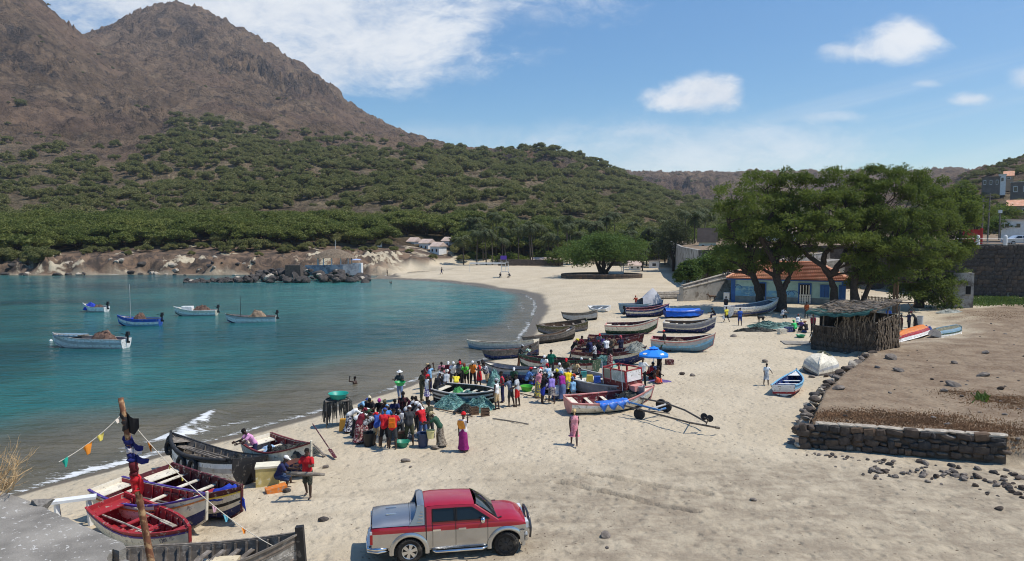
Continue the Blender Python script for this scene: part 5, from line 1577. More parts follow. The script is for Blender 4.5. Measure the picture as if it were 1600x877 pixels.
def litter():
 rnd = random.Random(31)
 lone = [(633, 722, .42, "dark stone on the sand in front of the fish buyers"), (641, 731, .17, "small dark stone beside the bigger one on the open sand"), (681, 701, .38, "brown stone at the feet of the woman with the yellow bucket"), (510, 731, .3, "dark stone on the sand right of the red shirted man"),
   (506, 813, .33, "grey stone half buried left of the pickup"), (946, 838, .36, "dark stone on the packed sand right of the pickup"), (949, 856, .14, "pebble sized dark stone below the bigger one"), (1066, 586, .42, "left of two brown stones on the sand below the parasol"), (1082, 588, .45, "right of two brown stones on the sand below the parasol"),
   (1146, 526, .55, "brown stone lying on the sand before the green net"), (1196, 566, .5, "flat brown stone above the child in white"), (1404, 580, .62, "dark stone lying on the terrace"), (1490, 604, .75, "big dark stone on the terrace near the dry grass"), (1474, 612, .45, "smaller stone left of the big dark terrace stone"),
   (1492, 568, .42, "pale stone far out on the terrace"), (1536, 588, .7, "dark stone near the right of the terrace"), (1393, 562, .9, "flat grey slab of stone beside the kerb wall"), (1540, 552, .6, "grey stone at the right of the terrace, furthest back"), (1372, 575, .4, "dark stone beside the kerb of stones"), (1322, 553, .35, "dark bundle like stone near the overturned cream boat"), (1310, 608, .6, "flat grey slab fallen from the kerb"), (1564, 609, .4, "small dark stone near the right edge of the terrace"),
   (1020, 583, .3, "small brown stone near the parasol"), (1178, 782, .25, "small dark stone on the packed sand at the right"), (1070, 770, .2, "small pebble in the wheel tracks")]
 for (u, v, s_, lb) in lone:
  p = G(u, v)
  o = link("rock", rnd.choice(ROCKS), None, p + Vector((0, 0, s_ * .12)), (rnd.uniform(-.3, .3), rnd.uniform(-.3, .3), rnd.uniform(0, 6)), (s_ * 1.25, s_, s_ * .7))
  tag(o, lb, "rock")
 for k in range(150):
  t = rnd.random() ** .8
  u = 1330 + 330 * t + rnd.uniform(-40, 40); v = 716 + 55 * t + rnd.gauss(0, 14)
  if v < 712 + (u - 1330) * .09: continue
  p = G(u, v); s_ = rnd.uniform(.09, .34)
  o = link("rubble_stone", rnd.choice(ROCKS), None, p + Vector((0, 0, s_ * .1)), (rnd.uniform(-.5, .5), rnd.uniform(-.5, .5), rnd.uniform(0, 6)), (s_ * 1.25, s_, s_ * .75))
  tag(o, "small grey brown stone in the rubble below the terrace wall", "rock", "rubble stones below the terrace wall")
 for k in range(26):
  u = rnd.uniform(1240, 1420); v = 703 + (u - 1240) * .115 + rnd.uniform(0, 7)
  p = G(u, v); s_ = rnd.uniform(.08, .22)
  o = link("rubble_stone", rnd.choice(ROCKS), None, p + Vector((0, 0, s_ * .1)), (0, 0, rnd.uniform(0, 6)), (s_ * 1.4, s_, s_ * .6))
  tag(o, "small stone in the row fallen along the foot of the terrace wall", "rock", "stones along the foot of the terrace wall")
 for k in range(56):
  u = rnd.uniform(1300, 1600); v = rnd.uniform(500, 690)
  if u < 1250 + (690 - v) * 1.1 + 20: continue
  p = G(u, v); s_ = rnd.uniform(.07, .26)
  o = link("terrace_stone", rnd.choice(ROCKS), None, p + Vector((0, 0, s_ * .1)), (rnd.uniform(-.5, .5), 0, rnd.uniform(0, 6)), (s_ * 1.2, s_, s_ * .7))
  tag(o, "small stone scattered on the brown terrace", "rock", "stones scattered on the terrace")
 b = MB()
 for k in range(1100):
  u = rnd.uniform(330, 1560); v = 470 + 400 * rnd.random() ** .8
  p = Vector(at_z(u, v, 1.25))
  s_ = -poly_sd(np.array([p.x]), np.array([p.y]), SEA)[0]
  if s_ < 2: continue
  z = hz(p.x, p.y)
  r_ = rnd.uniform(.008, .028)
  b.lathe([(r_, 0), (r_ * .8, r_ * .5), (0, r_ * .7)], 5, c=(p.x, p.y, z - .005), sx=rnd.uniform(.8, 2.2))
 o = b.obj("beach_debris", mat("dark_debris", (.12, .085, .055), .95, .4, 3.), fix=False); tag(o, kind='stuff')
 rng = np.random.default_rng(8)
 def tufts(name, spots, m, n, size, wide):
  V, Q = [], []
  for (u, v, ru, rv, k) in spots:
   c = 0
   while c < k:
    q, w_ = rng.normal(0, .5, 2)
    pu, pv = u + q * ru, v + w_ * rv
    p = G(pu, pv) if False else Vector(at_z(pu, pv, 2.1 if pv > 560 else 1.7))
    if pv > 560 and poly_sd(np.array([p.x]), np.array([p.y]), TERR)[0] < .3: c += 1; continue
    z = hz(p.x, p.y)
    a = rng.uniform(0, 6.3); h = size * rng.uniform(.5, 1.3); w0 = size * wide
    dx, dy = math.cos(a) * w0, math.sin(a) * w0; lx, ly = rng.normal(0, .5, 2) * h
    i = len(V)
    V += [(p.x - dx, p.y - dy, z - .02), (p.x + dx, p.y + dy, z - .02), (p.x + lx + dx * .2, p.y + ly, z + h), (p.x + lx - dx * .4, p.y + ly, z + h * .8)]
    Q.append((i, i + 1, i + 2, i + 3)); c += 1
  tag(link(name, np_mesh(name, np.array(V), np.array(Q), m, False)), kind='stuff')
 tufts("dry_grass", [(1320, 655, 80, 10, 5200), (1420, 664, 100, 12, 7000), (1520, 678, 90, 13, 5600), (1580, 694, 50, 18, 2600), (1560, 628, 55, 9, 2200), (1500, 616, 40, 6, 700), (1590, 640, 30, 12, 900), (1560, 490, 60, 9, 1400)], mat("dry_terrace_grass", (.30, .17, .085), .95, .3, .8), 1, .055, .5)
 tufts("green_weeds", [(1545, 466, 44, 7, 2600), (1590, 468, 24, 6, 1200), (1534, 628, 10, 4, 70), (1482, 472, 26, 6, 500)], BUSHLEAF, 1, .26, .35)
litter()
def paint(name, rgb, rough=.55, wear=.5, wearc=(.36, .31, .25)):
 return mat("paint_" + name, c8(*rgb), rough, .16, 3.0, .003, 18., col2=wearc, thr=(.585 - .06 * wear, .64), scale2=6.5, spec=.4)
PT = {
 'cream': paint("cream", (222, 212, 190)), 'white': paint("white", (232, 230, 224)), 'navy': paint("navy", (28, 38, 86)), 'blue': paint("blue", (36, 84, 170)),
 'red': paint("red", (158, 40, 44), wear=.3), 'dkred': paint("dark_red", (104, 30, 34), wear=.4), 'maroon': paint("maroon", (84, 32, 36), wear=.5), 'green': paint("dark_green", (34, 66, 44)), 'black': paint("tar_black", (38, 37, 38), wear=.1, wearc=(.10, .09, .08)),
 'grey': paint("boat_grey", (126, 126, 134)), 'ltblue': paint("light_blue", (128, 180, 205)), 'steel': paint("steel_blue", (112, 142, 158)), 'sky': paint("sky_blue", (66, 122, 176)), 'orange': paint("orange", (214, 124, 52)), 'purple': paint("purple", (74, 52, 128)),
 'wood': GREYW, 'brown': BROWNW, 'pink': paint("faded_pink", (206, 140, 132)), 'yellow': paint("yellow", (222, 190, 72)), 'olive': paint("olive", (96, 92, 60)), 'teal': paint("teal", (46, 128, 124)), 'ltgrey': paint("light_grey", (182, 180, 176)), 'dkblue': paint("dark_blue", (34, 52, 104)),
 'peel': mat("peeling_boat_paint", (.27, .245, .21), .95, .35, 5., .008, 30., col2=(.52, .48, .42), thr=(.5, .6), scale2=9.),
 'rustwood': mat("rust_stained_wood", (.20, .155, .12), .95, .5, 3., .008, 24., col2=(.36, .17, .07), thr=(.60, .70), scale2=3.),
 'tyre': mat("old_rubber", (.022, .022, .024), .85, .3, 6.),
}
NETG = mat("turquoise_net", (.14, .30, .27), .9, .35, 2.2, .03, 22., col2=(.33, .50, .46), thr=(.5, .64), scale2=9.)
NETB = mat("brown_net", (.145, .085, .062), .95, .4, 2.5, .03, 20., col2=(.27, .20, .15), thr=(.55, .68), scale2=8.)
NETD = mat("dark_net", (.052, .052, .046), .95, .4, 2.5, .03, 20., col2=(.16, .15, .12), thr=(.56, .68), scale2=8.)
NETW = mat("grey_white_net", (.36, .36, .31), .95, .35, 2.5, .03, 20., col2=(.16, .18, .16), thr=(.5, .66), scale2=8.)
def sect(t, L, B, zs, D, zb, ts=.72, rake=.28, drop=.40):
 if t < .42: b = B / 2 * (1 - (1 - ts) * ((.42 - t) / .42) ** 1.8)
 else: b = B / 2 * max(.018, 1 - ((t - .42) / .58) ** 2.3)
 zt = D + (zs - D) * ((.42 - t) / .42) ** 2 if t < .42 else D + (zb - D) * ((t - .42) / .58) ** 2.1
 zk = 0.0 + max(0, (t - .72) / .28) ** 2.2 * drop * zb + max(0, (.18 - t) / .18) ** 2 * .08 * zs
 return b, zt, zk, rake
def spt(t, s, side, L, B, P, inset=0., lift=0.):
 b, zt, zk, rake = sect(t, L, B, *P)
 y = max(b * math.sin(s * PI / 2) ** .72 - inset * (1 if b > .1 else .3), 0.004)
 z = zk + (zt - zk) * (.22 * s + .78 * s * s) + lift
 x = L * t + rake * ((z - 0) / P[2]) * max(0, (t - .55) / .45) ** 2 - rake * .35 * (z / P[2]) * max(0, (.2 - t) / .2)
 return (x, side * y, z)
def boat(name, label, bow, stern, hb, hs, B, D, rows, inside, rail='cream', thw='cream', cat="boat", group=None, heel=0., nth=4, ribs=0, water=None, thwarts=None, floor=True, rub=None, transom=None, sink=.06, ts=.72, text=None, rowz=None, stripe=None, deck=True, fdeck=.86, drop=.40, rake=.28):
 """bow/stern: picture points of the stem top and of the middle of the transom's top edge"""
 def loc(px, py, h):
  z = 1.0
  for _ in range(10):
   p = at_z(px, py, z + h)
   z = water if water is not None else hz(p[0], p[1])
  return Vector((p[0], p[1], z))
 pb, ps = loc(*bow, hb), loc(*stern, hs)
 d = pb - ps
 L = max(1.5, math.hypot(d.x, d.y) - rake * .9)
 rz = math.atan2(d.y, d.x)
 zc = (pb.z + ps.z) / 2 if water is None else water
 pitch = -math.atan2(pb.z - ps.z, L) if water is None else 0
 root = empty(name, (ps.x, ps.y, (ps.z if water is None else water) - sink), rz, label, cat, group)
 root.rotation_euler = (R(heel), pitch, rz)
 P = (hs, D, hb, ts, rake, drop)
 T = [0, .08, .18, .3, .42, .54, .65, .75, .83, .9, .95, .985, 1.0]
 K = len(rows)
 S = rowz or [0] + [((i + 1) / K) ** .62 for i in range(K)]
 S = [0.0001] + list(S[1:])
 names = list(dict.fromkeys(list(rows) + [inside]))
 mats_ = [PT[n] for n in names]
 m = MB()
 for side in (-1, 1):
  lines = [[spt(t, s, side, L, B, P) for t in T] for s in S]
  for k in range(K):                      # lapped strakes, each standing a little proud of the one above
   lo = [spt(t, S[k], side, L, B, P, -.016 if k else 0) for t in T]
   m.grid([lo, lines[k + 1]], names.index(rows[k]))
   if k: m.grid([lines[k], lo], names.index(rows[k]))
  IS = [.30, .5, .72, .9, 1.0]
  il = [[spt(min(t, .99), s, side, L, B, P, .045, .03 if s < .95 else -.004) for t in T] for s in IS]
  m.grid(il, names.index(inside))
  m.grid([lines[-1], il[-1]], names.index(rows[-1]))
 fl = [[spt(t, .30, s_, L, B, P, .045, .03) for t in T[:-2]] for s_ in (-1, 0, 1)]
 m.grid(fl, names.index(inside))
 tr = [spt(0, s, -1, L, B, P) for s in S[::-1]] + [spt(0, s, 1, L, B, P) for s in S]
 m.obj("hull", mats_, root)
 tm = MB()
 tr2 = [Vector(p) + Vector((-.02, 0, 0)) for p in tr]
 tm.prism(tr2, (.06, 0, 0)); tm.obj("transom", PT[transom or rows[-1]], root)
 def swept(nm, s, wd, ht, mm, off=0., T0=0., both=True):
  q = MB()
  for side in (-1, 1):
   pts = [Vector(spt(t, s, side, L, B, P)) + Vector((0, side * off, 0)) for t in T if t >= T0]
   r0 = []
   for p in pts:
    r0.append([p + Vector((0, side * a, c)) for a, c in ((-wd / 2, -ht / 2), (wd / 2, -ht / 2), (wd / 2, ht / 2), (-wd / 2, ht / 2))])
   q.grid(r0, close=True)
   q.poly(r0[0]); q.poly(r0[-1])
  return q.obj(nm, mm, root)
 swept("gunwale", 1.0, .085, .055, PT[rail], .015)
 if rub: swept("rubbing_strake", S[-2], .05, .05, PT[rub], .012)
 if stripe: swept("paint_stripe", stripe[1], .012, .035, PT[stripe[0]], .006)
 st = MB()
 pts = [Vector((L * t, 0, spt(t, .0001, 1, L, B, P)[2] - .015)) for t in (0.02, .3, .6, .75, .85, .93)] + [Vector(spt(1, s, 0, L, B, P)) + Vector((.02, 0, 0)) for s in (.0001, .35, .6, .8, 1.0)]
 pts.append(pts[-1] + Vector((.02, 0, .10)))
 for a, b in zip(pts[:-1], pts[1:]):
  if (b - a).length > .01: st.bar(a, b, .06, .075, up=(0, 1, 0))
 st.obj("stem_post", PT[rows[-1] if rail != 'black' else 'black'], root)
 for t in (thwarts if thwarts is not None else [(.16 + .62 * (k + .5) / nth) for k in range(nth)]):
  b, zt, zk, _ = sect(t, L, B, *P)
  z = zk + (zt - zk) * .74
  wd = b * .93
  MB().box((L * t, 0, z), (.19, 2 * wd - .02, .035)).obj("thwart", PT[thw], root)
 for k in range(ribs):
  t = .1 + .8 * k / max(1, ribs - 1)
  q = MB()
  for side in (-1, 1):
   pr = [Vector(spt(t, s, side, L, B, P, .075, .03 if s < .95 else -.03)) for s in (.3, .5, .72, .9, 1.0)]
   for a, b in zip(pr[:-1], pr[1:]): q.bar(a, b, .05, .05, up=(1, 0, 0))
   if side > 0: q.bar(pr[0], (pr[0][0], -pr[0][1], pr[0][2]), .05, .05, up=(1, 0, 0))
  q.obj("rib", PT[inside], root)
 if deck:
  dk = MB()
  ta = [t for t in T if t >= fdeck] if fdeck in T else [fdeck] + [t for t in T if t > fdeck]
  dk.grid([[Vector(spt(min(t, .99), .97, s_, L, B, P, .03)) for t in ta] for s_ in (-1, 1)])
  dk.obj("fore_deck", PT[thw], root)
  if ts > .5:
   q0 = [Vector(spt(t, .9, s_, L, B, P, .04)) for t, s_ in ((.005, -1), (.005, 1), (.10, 1), (.10, -1))]
   MB().prism(q0, (0, 0, .03)).obj("stern_seat", PT[thw], root)
 if text:
  txt, col, t, s, side, size = text
  c = bpy.data.curves.new("lettering", 'FONT'); c.body = txt; c.size = size; c.extrude = .002; c.align_x = 'CENTER'
  c.materials.append(PT[col])
  o = bpy.data.objects.new("lettering", c); C.objects.link(o)
  me = bpy.data.meshes.new_from_object(o.evaluated_get(bpy.context.evaluated_depsgraph_get()))
  bpy.data.objects.remove(o); o = link("lettering", me, root)
  p = Vector(spt(t, s, side, L, B, P)); p2 = Vector(spt(t + .06, s, side, L, B, P)); pz = Vector(spt(t, s + .08, side, L, B, P))
  ax = (p2 - p).normalized() * (1 if side < 0 else -1); az = (pz - p).normalized(); nn = ax.cross(az).normalized(); az = nn.cross(ax)
  M = Matrix((ax, az, nn)).transposed().to_4x4(); M.translation = p + nn * .02
  o.matrix_local = M
 root['L'] = L
 boat.last = (root, L, B, P)
 return root
def motor(root, x, z, m='tyre', h=.5):
 L_ = MB()
 L_.box((x - .22, 0, z + .22), (.30, .26, .36), taper=.82).box((x - .2, 0, z - .2), (.13, .10, .7)).box((x - .24, 0, z - .55), (.32, .04, .18))
 L_.bar((x, 0, z), (x - .2, 0, z), .2, .12).bar((x - .05, 0, z + .12), (x + .38, .05, z + .22), .04, .04)
 return L_.obj("outboard_motor", PT[m], root)
def oar(label, p, q, m=None, group=None, blade=True):
 p, q = Vector(p), Vector(q)
 b = MB(); b.tube([p - p, (q - p) * .5 + Vector((0, 0, .01)), q - p], [.03, .032, .026], 6)
 if blade:
  d = (q - p).normalized(); b.bar((q - p) - d * .75, (q - p) + d * .1, .15, .025)
 return tag(b.obj("oar", m or GREYW, None, loc=p), label, "oar", group)
def heap(name, label, cat, loc, rx, ry, h, m, seed=1, strands=90, group=None, parent=None, rough=.3, rz=0.):
 """a heap of netting or cloth: lumpy dome with loose strands"""
 rng = np.random.default_rng(seed)
 na, nr = 34, 12
 rows = []
 A = np.linspace(0, 2 * PI, na, endpoint=False)
 for j in range(nr + 1):
  q = j / nr
  rr = 1 - q
  x = np.cos(A) * rr; y = np.sin(A) * rr
  env = 1 + .22 * fbm(np.cos(A) * 1.3 + seed * 3.1, np.sin(A) * 1.3, 3, seed)
  zz = h * (1 - rr ** 2.2) * (1 + rough * fbm(x * 2.6 + seed, y * 2.6, 4, seed + 3)) + .10 * h * rough * fbm(x * 9, y * 9, 2, seed) * (rr < .95)
  rows.append([(x[i] * env[i] * rx, y[i] * env[i] * ry, zz[i] - .03) for i in range(na)])
 b = MB(); b.grid(rows, close=True)
 o = b.obj(name, m, parent, True, loc=loc, rot=(0, 0, rz))
 if label: tag(o, label, cat, group)
 if strands:
  s = MB(); rnd = random.Random(seed)
  for k in range(strands):
   a = rnd.uniform(0, 2 * PI); q = rnd.uniform(.1, .95); L_ = rnd.uniform(.15, .5)
   pts = []
   for i in range(5):
    aa = a + L_ * i / 4 * rnd.choice((-1, 1)) * .8; qq = min(1.05, q + (i - 2) * .05)
    j = min(nr, max(0, int((1 - qq) * nr)))
    ii = int(aa / (2 * PI) * na) % na
    pts.append(Vector(rows[j][ii]) + Vector((rnd.uniform(-.06, .06), rnd.uniform(-.06, .06), rnd.uniform(.01, .06))))
   s.tube(pts, .008 + .004 * rx, 3, cap=False)
  so_ = s.obj("loose_strands", m, o); so_['kind'] = 'stuff'
 return o
def on_boat(root, x, y, z):
 """world position of a point in a boat's own coordinates"""
 return root.matrix_basis @ Vector((x, y, z))
def cloth(name, label, cat, pts, m, parent=None):
 """draped sheet over a grid of points"""
 b = MB(); b.grid(pts)
 o = b.obj(name, m, parent, True)
 md = o.modifiers.new("thickness", 'SOLIDIFY'); md.thickness = .02
 return tag(o, label, cat) if label else o
BL_CLOTH = mat("blue_cloth", c8(36, 62, 170), .85, .3, 3., .01, 8.)
B3 = boat("rowing_boat", "red lined wooden boat with cream sides, navy bottom and lettering on its bow", (328, 769), (172, 752), 1.42, 1.12, 1.55, .98, ['navy', 'navy', 'navy', 'cream', 'cream', 'cream'], 'red', 'purple', 'cream', group="red boats in the near corner", heel=4, nth=0, ribs=9, rub='orange', thwarts=[.13, .44, .66], ts=.78, text=("SG 1301 AL", 'navy', .74, .84, -1, .17), rowz=[0, .3, .5, .62, .76, .9, 1.0])
r_, L, B, P = boat.last
for k in range(5):
 oar("oar lying inside the cream sided red boat" , on_boat(r_, .5 + .1 * k, -.35 + .15 * k, .62 + .02 * k), on_boat(r_, L * .78 + .1 * k, -.25 + .13 * k, .68), CAPM if k % 2 else GREYW, "oars lying inside the cream sided red boat", k % 2 == 0)
B4 = boat("rowing_boat", "small all red boat nearest the concrete ledge with blue rag in its bow", (304, 820), (174, 777), 1.3, 1.05, 1.5, .92, ['navy', 'navy', 'cream', 'cream', 'cream', 'red'], 'red', 'red', 'red', group="red boats in the near corner", heel=7, nth=0, ribs=9, rub='purple', thwarts=[.34, .56], ts=.8, text=("1301", 'navy', .86, .82, -1, .16), rowz=[0, .36, .52, .66, .8, .93, 1.0])
r_, L, B, P = boat.last
heap("blue_rag", "bright blue rag stuffed in the bow of the all red boat", "rag", on_boat(r_, L * .80, 0, .66), .3, .24, .2, BL_CLOTH, 3, 0)
for k, yy in enumerate((-.38, .42)):
 oar("pale oar along the near side of the all red boat" if k == 0 else "pale oar along the far side of the all red boat", on_boat(r_, .35, yy, .8), on_boat(r_, L * .72, yy * .8, .84), CAPM)
tm = MB().box((L * .45, 0, .50), (.9, .7, .04)).obj("floor_board", PT['red'], r_)
B2 = boat("rowing_boat", "cream sided boat with maroon inside and a blue cloth hanging from its bow", (383, 757), (249, 730), 1.42, 1.1, 1.6, .95, ['navy', 'navy', 'cream', 'black', 'cream', 'maroon'], 'maroon', 'maroon', 'cream', group="red boats in the near corner", heel=5, nth=0, ribs=8, rub='yellow', thwarts=[.12, .3, .5, .7], ts=.8, rowz=[0, .36, .52, .66, .74, .9, 1.0])
r_, L, B, P = boat.last
o = MB().box((L * .66, .1, .62), (.55, .5, .4)).obj("red_crate", PT['red'], None); o.matrix_world = r_.matrix_basis.copy(); tag(o, "red crate standing in the maroon lined boat", "crate")
pts = []
for i in range(9):
 t = .82 + .22 * i / 8
 row = []
 for j in range(9):
  s_ = j / 8 * 2 - 1
  p = Vector(spt(min(t, .995), .99, 1 if s_ > 0 else -1, L, B, P)); p.y *= abs(s_) * 1.15
  p.x = L * t + .25 * max(0, t - .85) * 3
  p.z += .05 + .04 * math.sin(i * 1.9 + j) - max(0, abs(s_) - .55) * .75 - max(0, t - .96) * 6
  row.append(on_boat(r_, *p))
 pts.append(row)
cloth("blue_cloth", "royal blue cloth draped over the bow of the maroon lined boat", "cloth", pts, BL_CLOTH)
B1 = boat("fishing_boat", "big weathered grey boat with black fender tyres beached at the water's edge", (261, 674), (384, 712), 1.6, 1.15, 1.9, 1.02, ['peel', 'white', 'white', 'ltgrey', 'white', 'black'], 'wood', 'black', 'wood', heel=9, nth=0, ribs=11, thwarts=[.12, .26, .4, .55, .7], ts=.8, group=None, sink=.1)
r_, L, B, P = boat.last
for k, t in enumerate((.40, .57, .93, .985)):
 for sd in ((-1, 1) if k > 1 else (1,)):
  p = spt(t, .8, sd, L, B, P, -.1)
  q = MB(); th = np.linspace(0, 2 * PI, 15)
  q.tube([(p[0] + .24 * math.cos(a), p[1], p[2] - .05 + .26 * math.sin(a)) for a in th], .085, 6, cap=False)
  o = q.obj("fender_tyre", PT['tyre'], r_, True)
b = MB()
for sd in (-1, 1):
 b.tube([Vector(spt(t, .98, sd, L, B, P, -.05)) for t in np.linspace(.05, .98, 14)], .075, 6)
b.obj("rubber_fender", PT['tyre'], r_, True)
for k, yy in enumerate((-.3, .05, .3)):
 oar("grey oar inside the boat with fender tyres", on_boat(r_, L * .15, yy, .85), on_boat(r_, L * .9, yy * .4, 1.12), GREYW, "oars inside the boat with fender tyres")
heap("net_heap", "dark heap of rope and net in the stern of the boat with fender tyres", "net", on_boat(r_, L * .12, 0, .62), .55, .5, .5, NETD, 4, 60)
MB().tube([on_boat(r_, 0, .5, .7) - r_.location, on_boat(r_, -.2, .5, .3) - r_.location, on_boat(r_, -.15, .3, .1) - r_.location], .02, 4)
B5 = boat("fishing_boat", "cream boat with navy bottom and oars out, beyond the boat with fender tyres", (490, 690), (404, 681), 1.5, 1.15, 1.7, 1.0, ['navy', 'navy', 'navy', 'pink', 'cream', 'cream'], 'dkred', 'dkred', 'cream', heel=3, nth=0, ribs=6, thwarts=[.2, .45], ts=.82, rowz=[0, .3, .5, .64, .76, .9, 1.0])
r_, L, B, P = boat.last
heap("net_heap", "dark net and clothes piled in the cream boat with its oars out", "net", on_boat(r_, L * .55, 0, .6), .95, .55, .5, NETD, 6, 60)
heap("cloth_heap", "pale blue cloth lying in the stern of the cream boat with its oars out", "cloth", on_boat(r_, L * .2, .1, .7), .4, .35, .2, mat("pale_blue_rag", c8(150, 178, 205), .85, .2, 4.), 7, 0)
heap("net_heap", "dark net hanging over the bow of the cream boat with its oars out", "net", on_boat(r_, L * .9, 0, .95), .6, .45, .4, NETD, 8, 60)
p, q = G(489, 692) + Vector((0, 0, .9)), G(523, 718) + Vector((0, 0, .12))
oar("long brown red oar slanting from the cream boat down to the sand", p, q, PT['maroon'])
p, q = G(486, 708) + Vector((0, 0, .5)), G(506, 714) + Vector((0, 0, .08))
oar("shorter grey oar under the brown red one", p, q, GREYW)
p, q = G(455, 690) + Vector((0, 0, 1.2)), G(470, 694) + Vector((0, 0, 1.1))
B0 = boat("old_boat", "old bare wooden boat with peeling paint lying below the concrete ledge", (467, 829), (120, 876), 1.75, 1.2, 2.3, 1.15, ['wood', 'peel', 'rustwood', 'peel', 'peel', 'wood'], 'wood', 'wood', 'wood', heel=-3, nth=0, ribs=15, thwarts=[.5], ts=.8, deck=False, sink=.1, rake=.12, drop=.25)
r_, L, B, P = boat.last
for sd in (-1, 1):
 for k, s in enumerate((.55, .7, .82, .93)):
  q = MB()
  pts = [Vector(spt(t, s, sd, L, B, P, -.012)) for t in np.linspace(.02, .985, 16)]
  for a_, b_ in zip(pts[:-1], pts[1:]): q.bar(a_, b_, .03, .022, up=(0, 1, 0))
  q.obj("plank", PT['rustwood' if k % 2 else 'peel'], r_)
MB().box((L + .16, 0, 1.25), (.20, .20, 1.35), ry=-.06).obj("bow_post", PT['black'], r_)
heap("rag_heap", "pile of pale and striped rags amidships in the old boat", "rags", on_boat(r_, L * .60, -.1, .72), .55, .5, .42, mat("pale_rag", c8(196, 184, 160), .9, .35, 3., .01, 8., col2=c8(170, 110, 110), thr=(.56, .62)), 12, 0)
o = MB().box((L * .66, .25, .75), (.65, .45, .6)).obj("foam_box", mat("dirty_foam", c8(206, 190, 158), .9, .2, 3., col2=c8(150, 130, 100), thr=(.56, .66)), None); o.matrix_world = r_.matrix_basis.copy(); tag(o, "dirty foam box standing in the old boat", "box")
for k in range(4):
 o = MB().bar((L * (.44 + .07 * k), -.6 + .2 * k, .75), (L * (.56 + .07 * k), .7, 1.12), .16, .03).obj("loose_board", GREYW, None); o.matrix_world = r_.matrix_basis.copy()
 tag(o, "loose grey board leaning across the inside of the old boat", "board", "loose boards in the old boat")
base = on_boat(r_, L * .345, -.55, .15)
mb_ = at_y(236, 877, base.y); mtop = at_y(188.5, 622, base.y)
base = Vector((mb_[0], base.y, mb_[2]))
mtop = Vector(mtop) + Vector((0, 0, 0))
foot = base + (base - mtop).normalized() * max(0.1, (base.z - 1.35) / max(.2, (mtop - base).normalized().z))
mr = empty("flag_mast", foot, 0, "leaning rusty pole wound with coloured flags above the red boats", "mast")
q = MB(); V = [foot + (mtop - foot) * t - foot for t in np.linspace(0, 1, 12)]
q.tube(V, [.095 - .03 * i / 11 for i in range(12)], 10); q.obj("pole", RUST, mr, True)
CL = lambda n, c: mat("flag_" + n, c8(*c), .85, .2, 4., .01, 9.)
def wrap(t0, t1, m, r0=.10, nm="flag", tail=None, seed=1):
 rnd = random.Random(seed); q = MB()
 pts, rs = [], []
 for i in range(9):
  t = t0 + (t1 - t0) * i / 8
  pts.append((mtop - foot) * t + Vector((rnd.uniform(-.03, .03), rnd.uniform(-.03, .03), 0))); rs.append(r0 * rnd.uniform(.75, 1.2))
 q.tube(pts, rs, 9)
 if tail:
  a = (mtop - foot) * t1; bpt = (mtop - foot) * t0
  rows = [[a.lerp(a + Vector(tail), s) + Vector((0, .03 * math.sin(s * 9), .03 * math.sin(s * 7))) for s in np.linspace(0, 1, 7)], [a.lerp(bpt, .5).lerp(a.lerp(bpt, .5) + Vector(tail) * .9, s) + Vector((0, .05 * math.sin(s * 9), 0)) for s in np.linspace(0, 1, 7)], [bpt.lerp(bpt + Vector(tail) * .5, s) for s in np.linspace(0, 1, 7)]]
  q.grid(rows)
 o = q.obj(nm, m, mr, True); return o
wrap(.84, .93, CL("black", (44, 40, 40)), .085, "black_flag", (.42, -.1, -.14), 2)
wrap(.765, .81, CL("navy", (34, 40, 104)), .10, "navy_flag", (.42, -.1, -.2), 3)
wrap(.742, .768, CL("white", (214, 206, 210)), .105, "striped_flag", (.36, -.12, -.1), 4)
wrap(.70, .742, CL("navy", (34, 40, 104)), .10, "navy_flag", (.5, -.1, -.16), 5)
wrap(.635, .70, CL("darkred", (96, 28, 36)), .10, "red_flag", None, 6)
wrap(.55, .635, CL("red", (204, 36, 44)), .115, "red_flag", (.25, -.1, -.12), 7)
def bunting(a, b, sag, flags, label):
 root = empty("bunting_line", a, 0, label, "bunting")
 pts = []
 for i in range(25):
  t = i / 24
  pts.append(a.lerp(b, t) - a + Vector((0, 0, -sag * 4 * t * (1 - t))))
 MB().tube(pts, .012, 4).obj("cord", mat("pale_cord", (.55, .5, .42), .9, .1), root)
 for k, (t, col, sz) in enumerate(flags):
  p = pts[int(t * 24)]; d = (b - a).normalized()
  rows = []
  for i in range(5):
   s = i / 4
   rows.append([p + d * (-.5 * sz + sz * u_) * (1 - .75 * s) + Vector((.10 * s * sz, .05 * math.sin(u_ * 5 + k), -sz * s * 1.0)) for u_ in np.linspace(0, 1, 5)])
  q = MB(); q.grid(rows); q.obj("pennant", CL(col[0], col[1]), root, True)
OR, YE, WH, LB, PI_, GR = ("orange", (226, 140, 48)), ("yellow", (214, 196, 96)), ("offwhite", (226, 214, 200)), ("ltblue", (120, 196, 214)), ("pink", (222, 178, 190)), ("green", (40, 172, 150))
mt = foot + (mtop - foot) * .93
bowp = at_y(416, 833, r_.location.y + 1.0); bowp = on_boat(r_, L * .9, 0, 1.42)
bunting(mt, bowp, .35, [(.20, OR, .20), (.30, YE, .10), (.38, YE, .08), (.60, PI_, .17), (.70, LB, .17), (.83, OR, .14)], "line of small coloured pennants from the mast top down to the old boat's bow")
e2 = Vector(at_y(92, 722, base.y - 1.0))
bunting(mt, e2, .1, [(.10, WH, .12), (.38, YE, .16), (.62, OR, .24), (.92, GR, .20)], "second line of pennants running left from the mast over the water")
boat("wooden_boat", "pale blue grey boat with its bow in the water, outermost at the water's edge", (731, 529), (838, 528), 1.25, 1.0, 1.6, .85, ['steel', 'steel', 'ltgrey', 'cream'], 'brown', 'cream', 'cream', heel=4, nth=4, sink=.12)
